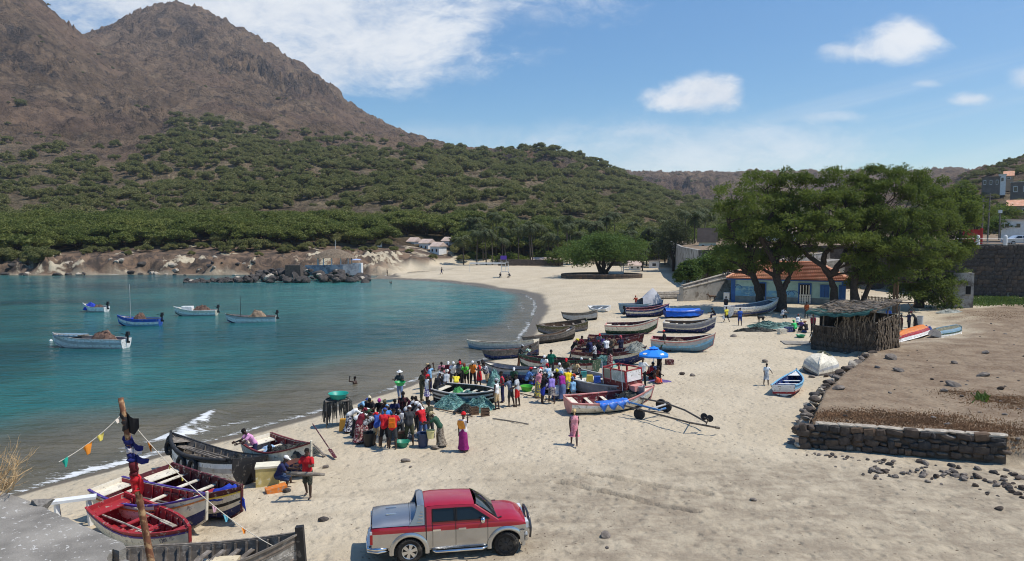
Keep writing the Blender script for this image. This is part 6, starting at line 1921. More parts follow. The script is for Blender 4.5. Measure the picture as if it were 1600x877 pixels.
boat("wooden_boat", "dark boat with white thwarts in front of the pale blue grey one", (756, 545), (842, 532), 1.0, 1.2, 1.6, .8, ['navy', 'dkblue', 'wood', 'wood'], 'dkred', 'wood', 'white', heel=5, nth=5, sink=.1)
boat("wooden_boat", "grey boat with dark stern, third from the water in the row of old boats", (818, 525), (896, 509), .95, 1.25, 1.6, .8, ['black', 'black', 'wood', 'wood'], 'brown', 'wood', 'white', heel=5, nth=5, sink=.08)
boat("wooden_boat", "long bare grey hull tilted away, furthest up the wet sand", (840, 505), (917, 498), 1.25, 1.15, 1.7, 1.0, ['wood', 'grey', 'wood', 'olive'], 'brown', 'wood', 'wood', heel=-9, nth=3, sink=.08)
boat("wooden_boat", "short grey boat with dark gunwale and white thwarts by the white dinghy", (879, 487), (933, 484), 1.15, 1.1, 1.6, .9, ['black', 'ltgrey', 'ltgrey', 'wood'], 'wood', 'wood', 'white', heel=5, nth=4)
boat("dinghy", "small white dinghy alone behind the row of old boats", (921, 477), (951, 480), .7, .6, 1.5, .55, ['ltgrey', 'white', 'white'], 'ltgrey', 'white', 'white', heel=-14, nth=1)
b_ = boat("fishing_boat", "black boat with white stripes and the crowd of buyers round it", (780, 608), (690, 601), 1.0, .95, 1.75, .88, ['black', 'black', 'white', 'black', 'ltgrey', 'black'], 'black', 'ltgrey', 'cream', heel=6, nth=4, ribs=5, rowz=[0, .36, .58, .68, .8, .9, 1.0])
r_, L, B, P = boat.last
heap("net_heap", "small green net heap in the black boat amid the buyers", "net", on_boat(r_, L * .32, .1, .5), .45, .4, .4, mat("bright_green_net", c8(84, 160, 92), .9, .3, 3., .02, 14.), 15, 30)
boat("fishing_boat", "blue and grey boat with pointed bow towards the water behind the buyers", (754, 563), (846, 573), 1.35, 1.1, 1.7, 1.0, ['black', 'black', 'navy', 'dkblue', 'steel', 'ltgrey'], 'grey', 'black', 'cream', heel=3, nth=4, group=None)
boat("fishing_boat", "long red and cream striped boat with a dark green bottom", (812, 553), (931, 561), 1.15, 1.05, 1.75, .98, ['green', 'green', 'cream', 'cream', 'dkred', 'green'], 'dkred', 'green', 'dkred', heel=4, nth=4)
boat("fishing_boat", "furthest maroon boat of the cluster behind the standing men", (1006, 520), (921, 524), 1.3, 1.05, 1.7, .95, ['maroon', 'maroon', 'dkred', 'dkred', 'maroon'], 'dkred', 'maroon', 'brown', heel=3, nth=4)
boat("fishing_boat", "navy and white boat in the middle of the cluster behind the standing men", (998, 527), (902, 531), 1.25, 1.05, 1.7, .95, ['navy', 'navy', 'cream', 'dkred'], 'dkred', 'maroon', 'cream', heel=3, nth=4)
boat("fishing_boat", "dark blue boat with a net over its bow beside the parasol", (1010, 541), (898, 545), 1.35, 1.1, 1.75, .98, ['navy', 'navy', 'dkblue', 'cream', 'maroon'], 'maroon', 'maroon', 'brown', heel=3, nth=4)
r_, L, B, P = boat.last
heap("net_heap", "grey white net hanging over the bow of the dark blue boat", "net", on_boat(r_, L * .93, -.05, 1.02), .95, .55, .6, NETW, 17, 110, rz=math.atan2(1, 8))
b_ = boat("cabin_boat", "large grey fishing boat with a red and white wheelhouse amid the crowd", (1008, 601), (880, 575), 1.3, 1.2, 2.0, 1.15, ['dkred', 'maroon', 'dkred', 'grey', 'grey', 'grey'], 'grey', 'ltgrey', 'ltgrey', heel=4, nth=0, sink=.12, ts=.9, thwarts=[.2], text=("SL 0163 AC", 'black', .8, .88, -1, .2), rowz=[0, .35, .5, .62, .78, .9, 1.0], drop=.15)
r_, L, B, P = boat.last
wh = MB(); wc = L * .80
wh.box((wc, 0, 1.28), (1.9, 1.2, .46)); wh.obj("cabin_base", PT['dkred'], r_)
MB().bar((wc - .98, -.58, 2.14), (wc + .98, -.58, 2.14), .06, .06).bar((wc - .98, .58, 2.14), (wc + .98, .58, 2.14), .06, .06).bar((wc - .95, -.55, 2.14), (wc - .95, .55, 2.14), .06, .06).bar((wc + .95, -.55, 2.14), (wc + .95, .55, 2.14), .06, .06).obj("cabin_frame", PT['red'], r_)
for sx in (-.93, -.25, .92):
 for sy in (-.58, .58):
  MB().box((wc + sx, sy, 1.81), (.10, .07, .6)).obj("cabin_post", PT['red'], r_)
MB().box((wc + .34, -.60, 1.81), (1.1, .03, .58)).obj("window_board", mat("pale_green_board", c8(176, 186, 172), .7, .25, 3., col2=c8(206, 206, 198), thr=(.5, .6)), r_)
MB().box((wc - .59, -.585, 1.81), (.56, .02, .54)).obj("window_pane", mat("hazy_pane", c8(150, 150, 132), .4, .2, 2.), r_)
MB().box((wc + .97, 0, 1.81), (.03, 1.0, .55)).obj("front_board", PT['white'], r_)
MB().box((wc + 1.2, -.05, 1.2), (.45, .7, .3)).obj("red_hatch", PT['pink'], r_)
for k, x in enumerate((-.9, .72)):
 MB().tube([(wc + x, -.66, 1.0), (wc + x + .02, -.68, 2.5)], .02, 5).obj("pole", PT['white'], r_)
MB().box((L * .3, 0, .95), (1.9, 1.5, .06)).obj("deck", PT['cream'], r_)
for k, (x, y, m_, lb) in enumerate(((L * .42, -.2, 'yellow', "yellow jerrycan on the deck of the cabin boat"), (L * .5, -.1, 'blue', "blue and white bag on the deck of the cabin boat"), (L * .27, .2, 'teal', "teal basin on the deck of the cabin boat"))):
 o = MB().box((0, 0, .18), (.42, .3, .36), taper=.8).obj(("jerrycan", "bag", "basin")[k], PT[m_], None, loc=on_boat(r_, x, y, .98)); tag(o, lb, ("jerrycan", "bag", "basin")[k])
boat("fishing_boat", "cream white boat with red inside, blue tarpaulin over its side", (1019, 601), (888, 621), 1.15, .85, 1.7, .72, ['dkblue', 'black', 'cream', 'cream', 'white', 'pink'], 'dkred', 'pink', 'cream', heel=7, nth=3, ribs=0, rowz=[0, .3, .46, .62, .8, .94, 1.0])
r_, L, B, P = boat.last
pts = []
for i in range(10):
 row = []
 for j in range(8):
  t = .30 + .36 * i / 9; s_ = j / 7
  p = Vector(spt(t, .99, -1, L, B, P))
  y = p.y * (.1 + 1.02 * min(1, s_ * 1.35)) ; z = p.z + .06 - max(0, s_ - .74) * 1.6 * (.6 + .5 * math.sin(i * 2.1)) + .04 * math.sin(i * 3 + j * 2) - .18 * (1 - s_) ** 2
  row.append(on_boat(r_, p.x + .04 * math.sin(j * 2.), y - (.03 if s_ > .74 else 0), z))
 pts.append(row)
cloth("blue_tarpaulin", "bright blue tarpaulin hung over the side of the cream white boat", "tarpaulin", pts, mat("bright_blue_tarp", c8(52, 110, 200), .6, .35, 2.5, .01, 9., col2=c8(140, 170, 210), thr=(.56, .64)))
heap("net_heap", "dark jumble of gear in the bow of the cream white boat", "gear", on_boat(r_, L * .77, 0, .6), .7, .4, .4, NETD, 22, 40)
boat("fishing_boat", "dark green hulled boat with cream topsides and curved up bow", (1029, 496), (948, 505), 1.55, 1.0, 1.8, .98, ['green', 'green', 'green', 'cream', 'cream', 'pink'], 'maroon', 'cream', 'cream', heel=4, nth=4, rowz=[0, .34, .52, .64, .78, .93, 1.])
boat("fishing_boat", "navy hulled boat with grey topsides and white stripe beside the tree shadow", (1119, 495), (1039, 501), 1.55, 1.1, 1.8, 1.0, ['navy', 'navy', 'navy', 'cream', 'grey', 'ltgrey'], 'brown', 'ltgrey', 'cream', heel=4, nth=4, rowz=[0, .34, .52, .66, .74, .93, 1.])
boat("fishing_boat", "light blue grey boat with high pointed bow behind the red capped man", (1117, 520), (1020, 526), 1.55, 1.1, 1.8, 1.0, ['steel', 'steel', 'steel', 'ltblue', 'ltgrey', 'pink'], 'dkred', 'cream', 'dkred', heel=4, nth=4, rowz=[0, .3, .5, .64, .78, .93, 1.])
r_, L, B, P = boat.last
heap("net_heap", "maroon net heap in the light blue grey boat", "net", on_boat(r_, L * .42, 0, .75), .7, .4, .35, NETB, 25, 40)
boat("fishing_boat", "blue boat carrying a peaked grey tarpaulin tent", (1036, 468), (972, 474), 1.35, 1.25, 1.8, 1.1, ['navy', 'sky', 'sky', 'dkblue', 'steel'], 'grey', 'steel', 'cream', heel=0, nth=1)
r_, L, B, P = boat.last
q = MB()
A_ = [(L * .50, -.8, .9), (L * 1.0, -.35, 1.15), (L * 1.0, .35, 1.15), (L * .50, .8, .9), (L * .52, 0, 1.55), (L * .78, -.2, 2.75), (L * .88, .2, 2.7), (L * .50, -.55, 1.4)]
q.grid([[(L * .45, -.85, .95), (L * .62, -.9, .95), (L * .8, -.8, 1.0), (L * .98, -.45, 1.1)], [(L * .46, -.75, 1.45), (L * .62, -.7, 1.6), (L * .82, -.6, 1.8), (L * .98, -.35, 1.5)], [(L * .52, -.2, 1.75), (L * .66, -.15, 2.35), (L * .80, -.1, 2.85), (L * .90, -.1, 2.3)], [(L * .52, .2, 1.75), (L * .66, .15, 2.35), (L * .80, .1, 2.85), (L * .90, .1, 2.3)], [(L * .46, .75, 1.45), (L * .62, .7, 1.6), (L * .82, .6, 1.8), (L * .98, .35, 1.5)], [(L * .45, .85, .95), (L * .62, .9, .95), (L * .8, .8, 1.0), (L * .98, .45, 1.1)]])
o = q.obj("tarpaulin_tent", mat("grey_tarp", c8(168, 168, 172), .8, .12, 2., .02, 5.), None, True); o.matrix_world = r_.matrix_basis.copy(); tag(o, "peaked grey tarpaulin covering the blue boat's bow", "tarpaulin")
boat("fishing_boat", "dark blue boat with outboard motor in front of the tented boat", (1045, 474), (979, 482), 1.45, 1.0, 1.7, .95, ['black', 'navy', 'dkblue', 'cream', 'dkblue'], 'dkred', 'pink', 'brown', heel=4, nth=3)
motor(boat.last[0], -.02, .95)
cv = boat("covered_boat", "boat wrapped in a bright blue tarpaulin beside the ramp steps", (1099, 485), (1040, 484), .75, .9, 1.9, .8, ['dkblue', 'blue', 'blue'], 'dkblue', 'blue', 'blue', heel=0, nth=0, thwarts=[], deck=False, ts=.85)
r_, L, B, P = boat.last
q = MB(); rows = []
for i in range(14):
 t = -.02 + 1.0 * i / 13
 row = []
 for j in range(11):
  a = PI * j / 10
  b, zt, zk, _ = sect(max(0, min(.99, t)), L, B, *P)
  row.append((L * t, (b + .06) * math.cos(a), .28 + (zt + .28 - .28) * math.sin(a) ** .55 + .03 * math.sin(i * 2.3 + j)))
 rows.append(row)
q.grid(rows); q.obj("cover", mat("shiny_blue_tarp", c8(30, 92, 190), .35, .25, 2., .02, 5.), r_, True)
pb = boat("police_boat", "weathered pale boat with painted lettering in the shade before the blue house", (1216, 464), (1139, 478), 1.75, 1.3, 1.9, 1.15, ['olive', 'wood', 'dkblue', 'peel', 'cream', 'white'], 'grey', 'white', 'cream', heel=3, nth=2, text=("POLICIA M", 'white', .40, .72, -1, .46))
dg = boat("dinghy", "light blue dinghy with red bottom and white striped transom on the open sand", (1247, 577), (1226, 600), .95, .72, 1.5, .62, ['dkred', 'red', 'pink', 'white', 'ltblue', 'ltblue'], 'dkblue', 'ltblue', 'white', heel=-6, nth=0, thwarts=[.25, .48, .7], ts=.88, transom='white', ribs=5, fdeck=.83)
r_, L, B, P = boat.last
MB().box((-.045, 0, .27), (.02, 1.25, .12)).obj("transom_stripe", PT['red'], r_)
MB().box((-.05, 0, .40), (.02, 1.3, .05)).obj("transom_band", PT['navy'], r_)
MB().box((-.055, -.04, .56), (.03, .42, .14)).obj("transom_mark", PT['navy'], r_)
def upturned(name, label, bow, stern, B, D, rows, rim, tilt, keel='cream', L=None, group=None):
 pb, ps = G(*bow), G(*stern)
 d = pb - ps; Lx = L or math.hypot(d.x, d.y)
 ps = pb - d / math.hypot(d.x, d.y) * Lx; ps.z = hz(ps.x, ps.y)
 root = empty(name, ps, math.atan2(d.y, d.x), label, "boat", group)
 root.rotation_euler = (R(tilt), 0, math.atan2(d.y, d.x))
 P = (D, D, D * 1.15, .75, .25, .35)
 T = [0, .1, .25, .42, .6, .75, .86, .94, .985, 1.0]
 K = len(rows); S = [.0001] + [((i + 1) / K) ** .62 for i in range(K)]
 nm = list(dict.fromkeys(rows + ['black'])); m = MB()
 flip = lambda p: (p[0], p[1], D * 1.02 - p[2] + .12)
 for side in (-1, 1):
  ln = [[flip(spt(t, s, side, Lx, B, P)) for t in T] for s in S]
  m.grid(ln, [nm.index(r_) for r_ in rows])
  m.grid([[flip(spt(t, s, side, Lx, B, P, .06, .05)) for t in T] for s in (.35, .6, .8, 1.0)], nm.index('black'))
 m.grid([[flip(spt(t, .35, s_, Lx, B, P, .06, .05)) for t in T] for s_ in (-1, 1)], nm.index('black'))
 m.obj("hull", [PT[q] for q in nm], root)
 tr = [flip(spt(0, s, -1, Lx, B, P)) for s in S[::-1]] + [flip(spt(0, s, 1, Lx, B, P)) for s in S]
 MB().prism(tr, (.04, 0, 0)).obj("transom", PT[rows[-1]], root)
 q = MB()
 for side in (-1, 1):
  pts = [Vector(flip(spt(t, 1.0, side, Lx, B, P))) for t in T]
  q.tube(pts, .045, 4)
 q.obj("gunwale", PT[rim], root)
 q = MB(); pts = [Vector(flip(spt(t, .0001, 0, Lx, B, P))) + Vector((0, 0, .02)) for t in T] + [Vector(flip(spt(1, s, 0, Lx, B, P))) for s in (.4, .7, 1.)]
 for a, b in zip(pts[:-1], pts[1:]): q.bar(a, b, .07, .07, up=(0, 1, 0))
 q.obj("keel", PT[keel], root)
 return root, Lx
ur, Lx = upturned("upturned_boat", "cream boat turned upside down on stones above the blue dinghy", (1279, 587), (1292, 560), 2.35, 1.0, ['cream', 'cream', 'cream', 'ltgrey', 'cream', 'wood'], 'black', -3, L=3.2)
for k in range(4):
 MB().bar((Lx * (.15 + .2 * k), -1.12, .12), (Lx * (.15 + .2 * k), -1.0, .5), .05, .05).obj("rib_end", PT['cream'], ur)
for k, (u, v) in enumerate(((1268, 590), (1290, 589), (1258, 583))):
 o = link("rock", ROCKS[k], None, G(u, v) + Vector((0, 0, .06)), (0, 0, k), (.5, .4, .3)); tag(o, ("left stone propping the upturned cream boat", "right stone propping the upturned cream boat", "stone at the left side of the upturned cream boat")[k], "rock")
for k, (u, v, m_) in enumerate(((1270, 556, 'olive'), (1283, 555, 'ltgrey'), (1291, 559, 'black'), (1277, 556, 'black'))):
 pass
heap("rag_heap", "rags and rope thrown on the keel of the upturned cream boat", "rags", ur.matrix_basis @ Vector((.35, 0, 1.04)), .35, .9, .16, mat("mixed_rags", c8(120, 120, 92), .9, .4, 3., .01, 8., col2=c8(40, 42, 50), thr=(.5, .58)), 33, 20)
upturned("upturned_boat", "orange red boat turned upside down on the brown terrace", (1402, 535), (1444, 522), 1.7, .75, ['orange', 'orange', 'red', 'red', 'white', 'white'], 'white', 8, 'orange')
upturned("upturned_boat", "grey green boat turned upside down at the right on the brown terrace", (1500, 520), (1460, 528), 1.5, .7, ['olive', 'steel', 'steel', 'green', 'white', 'cream'], 'white', 8, 'steel')
heap("tarpaulin_heap", "crumpled blue and white tarpaulin heap between the two upturned boats", "tarpaulin", G(1449, 523), .9, .6, .75, mat("blue_white_tarp", c8(48, 74, 130), .7, .3, 2., .02, 6., col2=c8(190, 196, 206), thr=(.54, .60), scale2=3.), 35, 10)
heap("black_bag_heap", "black rubbish bag heap behind the blue tarpaulin on the terrace", "bag", G(1462, 525), .5, .4, .35, PT['tyre'], 36, 0)
def moored(label, bow, stern, rows, rail, hb, hs, B, D, cargo, extra=None, seed=1):
 b = boat("moored_boat", label, bow, stern, hb, hs, B, D, rows, 'grey', rail, 'cream', group=None, heel=0, nth=2, water=-.04, sink=.28, rowz=None)
 r_, L, B_, P = boat.last
 motor(r_, -.02, hs + .28)
 for (x, rx, ry, h, m_, lb) in cargo:
  heap("net_heap", lb, "net", on_boat(r_, L * x, 0, D * .62), rx, ry, h, m_, seed + int(x * 10), 30)
 return r_, L
r_, L = moored("white moored boat nearest the camera with a brown net heap", (83, 516), (196, 525), ['ltgrey', 'white', 'white', 'ltgrey', 'white'], 'ltgrey', 1.55, 1.15, 2.0, 1.2, [(.3, 1.5, .75, 1.05, NETB, "brown net heap in the white moored boat nearest the camera")], seed=40)
MB().box((L * .78, 0, 1.42), (L * .34, 1.5, .10)).obj("fore_cabin", PT['steel'], r_)
for k in range(6): MB().tube([(L * (.6 + .07 * k), -.7, 1.35), (L * (.6 + .07 * k), .7, 1.5)], .05, 5).obj("pole", GREYW, r_)
fl = MB().lathe([(.0, -.16), (.14, -.08), (.16, 0), (.14, .1), (0, .17)], 10).obj("mooring_float", PT['white'], None, True, loc=Vector(at_z(79.5, 533, .02))); tag(fl, "small white mooring float by the white boat's bow", "float")
r_, L = moored("blue and white moored boat with a thin mast, in the middle of the bay", (184, 489), (250, 494), ['navy', 'ltblue', 'white', 'blue'], 'blue', 1.5, 1.1, 1.8, 1.1, [(.5, .9, .6, 1.0, NETB, "brown red net heap in the blue moored boat"), (.72, .6, .6, .5, BL_CLOTH, "blue cloth heap in the bow of the blue moored boat")], seed=50)
MB().tube([(L * .74, 0, .6), (L * .74, 0, 5.0)], .03, 5).obj("mast", PT['ltgrey'], r_)
r_, L = moored("white moored boat with a domed red brown net heap, right of the blue one", (272, 476), (338, 481), ['green', 'ltgrey', 'white', 'cream'], 'white', 1.45, 1.0, 1.8, 1.0, [(.35, 1.55, .7, .95, NETB, "domed red brown net heap in the white moored boat")], seed=60)
MB().box((L * .72, 0, 1.1), (1.4, 1.0, .8), taper=.9).obj("wheelhouse", PT['white'], r_)
r_, L = moored("long white moored boat with a tan net heap, rightmost in the bay", (353, 487), (430, 490), ['navy', 'white', 'white', 'ltgrey'], 'brown', 1.35, 1.0, 1.7, 1.0, [(.38, 1.2, .65, 1.05, mat("tan_net", (.28, .20, .135), .95, .35, 2.5, .02, 14.), "tan net heap in the long white moored boat")], seed=70)
MB().tube([(L * .74, 0, .6), (L * .74, 0, 3.4)], .03, 5).obj("mast", PT['black'], r_)
r_, L = moored("small white moored boat with a blue cover, furthest left in the bay", (130, 471), (166, 476), ['green', 'ltgrey', 'white', 'white'], 'ltgrey', 1.4, 1.0, 1.8, 1.0, [(.72, .95, .7, .85, BL_CLOTH, "blue cover heap in the bow of the small moored boat"), (.35, .8, .55, .6, NETB, "brown net heap in the small moored boat")], seed=80)
def trailer():
 gm = mat("trailer_steel", (.125, .105, .085), .6, .3, 6., metal=.4)
 W = lambda u, v, h: Vector(at_z(u, v, 1.2 + h))
 o = W(1030, 640, 0)
 root = empty("boat_trailer", (o.x, o.y, 1.18), 0, "long two railed boat trailer standing on the sand by the cream white boat", "trailer")
 b = Vector((o.x, o.y, 1.18))
 rails = [[(976, 634, .5), (1030, 648, .5), (1075, 660, .5), (1118, 668, .35)], [(1000, 622, .55), (1040, 630, .55), (1070, 641, .55), (1104, 660, .42)]]
 for rl in rails:
  MB().tube([W(*p) - b for p in rl], .045, 6).obj("frame_rail", gm, root)
 MB().tube([W(984, 629, .55) - b, W(1030, 641, .6) - b, W(1040, 638, .6) - b], .05, 6).obj("bunk", PT['sky'], root)
 MB().tube([W(1014, 640, .5) - b, W(1040, 632, .55) - b], .05, 6).obj("crossbar", PT['ltgrey'], root)
 MB().tube([W(996, 640, .5) - b, W(1046, 646, .1) - b], .03, 5).obj("axle", gm, root)
 for (u, v) in ((999, 647), (1033, 632), (1041, 636)):
  p = W(u, v, 0.24) - b
  w_ = MB().lathe([(.10, -.09), (.27, -.09), (.29, -.05), (.29, .05), (.27, .09), (.10, .09)], 16, axis='y').obj("wheel", PT['tyre'], root, 'auto', loc=p, rot=(0, 0, R(-28)))
  MB().lathe([(.0, -.06), (.12, -.07), (.12, .07), (0, .06)], 10, axis='y').obj("rim", GALV, w_)
 MB().tube([W(1118, 668, .35) - b, W(1124, 669, .3) - b], .06, 6).obj("coupling", gm, root)
 MB().tube([W(1078, 661, .5) - b, W(1078, 661, 0) - b], .03, 5).obj("prop_leg", gm, root)
 MB().tube([W(1103, 664, .45) - b, W(1107, 655, .75) - b, W(1100, 652, .75) - b], .03, 5).obj("jockey_arm", gm, root)
 for (u, v) in ((1109, 654), (1100, 651)):
  MB().lathe([(.05, -.05), (.16, -.05), (.16, .05), (.05, .05)], 12, axis='y').obj("jockey_wheel", PT['tyre'], root, 'auto', loc=W(u, v, .75) - b)
trailer()
heap("net_heap", "left half of the turquoise fishing net heaped before the black boat", "net", G(707, 637), 1.0, .85, .62, NETG, 91, 320)
heap("net_heap", "middle mound of turquoise fishing net before the black boat", "net", G(733, 633), .95, .75, .75, NETG, 92, 320)
heap("net_heap", "right mound of turquoise fishing net beside the small crates", "net", G(750, 640), .85, .75, .62, NETG, 93, 300)
heap("net_heap", "small dark green net bundle in front of the turquoise mounds", "net", G(728, 644), .45, .4, .42, NETD, 94, 80)
heap("net_heap", "pale turquoise net heap behind the men at the cabin boat", "net", G(943, 574), .95, .7, .8, NETG, 95, 120)
heap("net_heap", "peaked green net hung up behind the black boat", "net", G(772, 606), .55, .45, 1.0, NETG, 96, 80)
heap("net_spread", "wide flat green net spread on the sand under the trees", "net", G(1208, 511), 2.9, 1.9, .42, mat("green_spread_net", (.13, .22, .19), .95, .35, 1.5, .03, 10., col2=(.06, .07, .06), thr=(.56, .68)), 97, 160, rough=.6)
heap("net_spread", "dark edge of the spread net lying in front of the green one", "net", G(1180, 517), 2.2, .7, .25, NETD, 98, 120, rough=.7)
oar("long dark pole lying on the sand right of the turquoise net", G(673, 638) + Vector((0, 0, .06)), G(738, 653) + Vector((0, 0, .06)), BROWNW, None, False)
oar("thin dark pole lying behind the buyers towards the cream white boat", G(812, 616) + Vector((0, 0, .06)), G(868, 630) + Vector((0, 0, .06)), BROWNW, None, False)
oar("thin branch washed up on the open sand below the turquoise net", G(770, 655) + Vector((0, 0, .04)), G(826, 664) + Vector((0, 0, .04)), GREYW, None, False)
def parasol():
 p = G(1022, 588)
 p = Vector(at_z(1021, 590, 1.2)); p.z = hz(p.x, p.y)
 root = empty("parasol", p, 0, "bright blue beach parasol with white print above the seated group", "parasol")
 BLU = mat("bright_blue_parasol", c8(30, 130, 226), .65, .06, 2.)
 MB().tube([(0, 0, -.1), (0, 0, 2.12)], .025, 8).obj("pole", PT['white'], root)
 q = MB(); n = 8; rr = 1.0
 rim = []
 for k in range(n):
  a = 2 * PI * k / n + .2
  rim.append((rr * math.cos(a), rr * math.sin(a), 1.62))
 ring2 = [(p_[0] * .22, p_[1] *   .22, 1.98) for p_ in rim]
 mid = [(p_[0] * .62, p_[1] * .62, 1.82) for p_ in rim]
 q.grid([rim, mid, ring2], close=True)
 q.grid([[(x, y, z - .12) for x, y, z in rim], rim], close=True)
 q.obj("canopy", BLU, root)
 q = MB(); q.grid([[(p_[0] * .34, p_[1] * .34, 2.03) for p_ in rim], [(p_[0] * .03, p_[1] * .03, 2.15) for p_ in rim]], close=True); q.obj("vent_cap", BLU, root)
 q = MB()
 for k in range(n): q.bar((0, 0, 1.9), (rim[k][0] * .98, rim[k][1] * .98, 1.60), .02, .02)
 q.obj("ribs", GALV, root)
 for (k, off) in ((4, .0), (6, .1)):
  a, b = Vector(rim[k]), Vector(rim[(k + 1) % n]); c0, c1 = Vector(mid[k]), Vector(mid[(k + 1) % n])
  f = lambda u, v: a.lerp(b, u).lerp(c0.lerp(c1, u), v) + Vector((0, 0, .012)) + (a.lerp(b, .5) * .006)
  q = MB(); q.poly([f(.25, .25), f(.6, .22), f(.78, .5), f(.66, .68), f(.34, .66)]); q.poly([f(.2, .5), f(.26, .3), f(.3, .66)])
  q.obj("white_print", PT['white'], root)
parasol()
def cap_(b, p, q, ra, rb, seg=10):
 """a tapered limb with round ends"""
 p, q = Vector(p), Vector(q)
 d = (q - p)
 d = d.normalized() if d.length > 1e-5 else Vector((0, 0, 1))
 b.tube([p - d * ra * .95, p - d * ra * .62, p, p.lerp(q, .5), q, q + d * rb * .62, q + d * rb * .95], [ra * .25, ra * .78, ra, (ra + rb) / 2, rb, rb * .78, rb * .25], seg)
def egg(b, c, rx, ry, rz_, tilt=0.):
 prof = [(math.cos(a), math.sin(a)) for a in np.linspace(-PI / 2 + .12, PI / 2 - .12, 9)]
 vs, fs, seg = [], [], 14
 M = Matrix.Translation(Vector(c)) @ Matrix.Rotation(-tilt, 4, 'X')
 for r_, z in prof:
  for k in range(seg):
   t = 2 * PI * k / seg
   vs.append(M @ Vector((r_ * math.cos(t) * rx, r_ * math.sin(t) * ry, z * rz_)))
 for i in range(len(prof) - 1):
  for k in range(seg):
   fs.append((i * seg + k, i * seg + (k + 1) % seg, (i + 1) * seg + (k + 1) % seg, (i + 1) * seg + k))
 fs.append(tuple(range(seg))[::-1]); fs.append(tuple((len(prof) - 1) * seg + k for k in range(seg)))
 b.add(vs, fs)
def remesh(name, b, voxel, ratio=None, smooth_it=3):
 me = b.mesh(name, [], True)
 o = bpy.data.objects.new(name, me); C.objects.link(o)
 md = o.modifiers.new("r", 'REMESH'); md.mode = 'VOXEL'; md.voxel_size = voxel
 if smooth_it:
  ms = o.modifiers.new("s", 'SMOOTH'); ms.iterations = smooth_it; ms.factor = .5
 if ratio:
  dc = o.modifiers.new("d", 'DECIMATE'); dc.ratio = ratio
 dg = bpy.context.evaluated_depsgraph_get()
 out = bpy.data.meshes.new_from_object(o.evaluated_get(dg))
 out.name = name
 bpy.data.objects.remove(o); bpy.data.meshes.remove(me)
 out.polygons.foreach_set('use_smooth', [True] * len(out.polygons))
 out.materials.clear(); out.materials.append(SKIN)
 return out
SKIN = mat("dark_skin", (.062, .034, .023), .55, .12, 6., spec=.4)
POSES = {
 'stand': (2, 4, (4, 8, 12), (-3, 8, 10), (2, 4, 2), (-3, 4, 4), None),
 'work': (16, 26, (48, 10, 50), (40, 12, 58), (6, 6, 8), (-6, 6, 6), None),
 'hips': (4, 10, (-18, 38, 78), (14, 10, 26), (3, 6, 4), (-4, 6, 4), None),
 'bend': (62, 20, (70, 8, 16), (60, 12, 22), (8, 7, 12), (-8, 7, 10), None),
 'lean': (34, 24, (52, 10, 26), (44, 12, 34), (10, 6, 14), (-10, 6, 8), None),
 'walk': (5, 4, (-22, 8, 22), (24, 8, 26), (26, 3, 8), (-20, 3, 26), None),
 'sit': (26, 16, (42, 8, 44), (36, 10, 52), (82, 10, 80), (76, 10, 84), .40),
 'carry': (0, 6, (38, 22, 70), (36, 22, 74), (10, 4, 8), (-8, 4, 16), None),
 'raise': (-2, -4, (95, 20, 95), (-4, 10, 14), (6, 4, 4), (-8, 4, 10), None),
}
_rig = {}
def rig(pose):
 if pose in _rig: return _rig[pose]
 lean, hp, aL, aR, lL, lR, sit = POSES[pose]
 T = Vector((0, math.sin(R(lean)), math.cos(R(lean))))
 back = Vector((0, -math.cos(R(lean)), math.sin(R(lean))))
 J = {'pel': Vector((0, 0, 0))}
 J['waist'] = T * .17; J['chest'] = T * .33 + back * .01; J['neck'] = T * .49
 th = R(lean * .55 + hp)
 Th = Vector((0, math.sin(th), math.cos(th)))
 J['head'] = J['neck'] + Th * .185; J['htilt'] = th; J['hup'] = Th; J['hfw'] = Vector((0, math.cos(th), -math.sin(th)))
 for s, n, (p, o, e), (t, lo_, k) in ((-1, 'L', aL, lL), (1, 'R', aR, lR)):
  sh = J['neck'] - T * .055 + Vector((s * .165, 0, 0))
  f = lambda pp, oo: Vector((s * math.sin(R(oo)), math.sin(R(pp)) * math.cos(R(oo)), -math.cos(R(pp)) * math.cos(R(oo))))
  el = sh + f(p, o) * .285
  wr = el + f(p + e, o * .3 - 6) * .245
  hd = f(p + e + 6, o * .3 - 4)
  J['sh' + n], J['el' + n], J['wr' + n], J['hd' + n] = sh, el, wr, hd
  hip = Vector((s * .088, 0, -.02))
  kn = hip + f(t, lo_) * .425
  an = kn + f(t - k, lo_ * .5) * .415
  J['hip' + n], J['kn' + n], J['an' + n] = hip, kn, an
 low = min(J['anL'].z, J['anR'].z)
 dz = .072 - low if sit is None else sit
 for k, v in J.items():
  if isinstance(v, Vector) and k not in ('hdL', 'hdR', 'hup', 'hfw'): J[k] = v + Vector((0, 0, dz))
 J['T'] = T; J['back'] = back
 if sit is not None:
  for n in 'LR': J['an' + n].z = max(J['an' + n].z, .07)
 _rig[pose] = J
 return J
def torso(b, J, g=0.0, top=True):
 T, bk = J['T'], J['back']
 for s in (-1, 1):
  sx = Vector((s, 0, 0))
  cap_(b, J['pel'] + sx * .065, J['waist'] + sx * .055, .108 + g, .092 + g)
  cap_(b, J['waist'] + sx * .055, J['chest'] + sx * .075, .092 + g, .108 + g)
  if top: cap_(b, J['chest'] + sx * .075, J['neck'] - T * .07 + sx * .10, .108 + g, .062 + g)
 cap_(b, J['chest'], J['neck'] - T * .04, .11 + g, .07 + g)
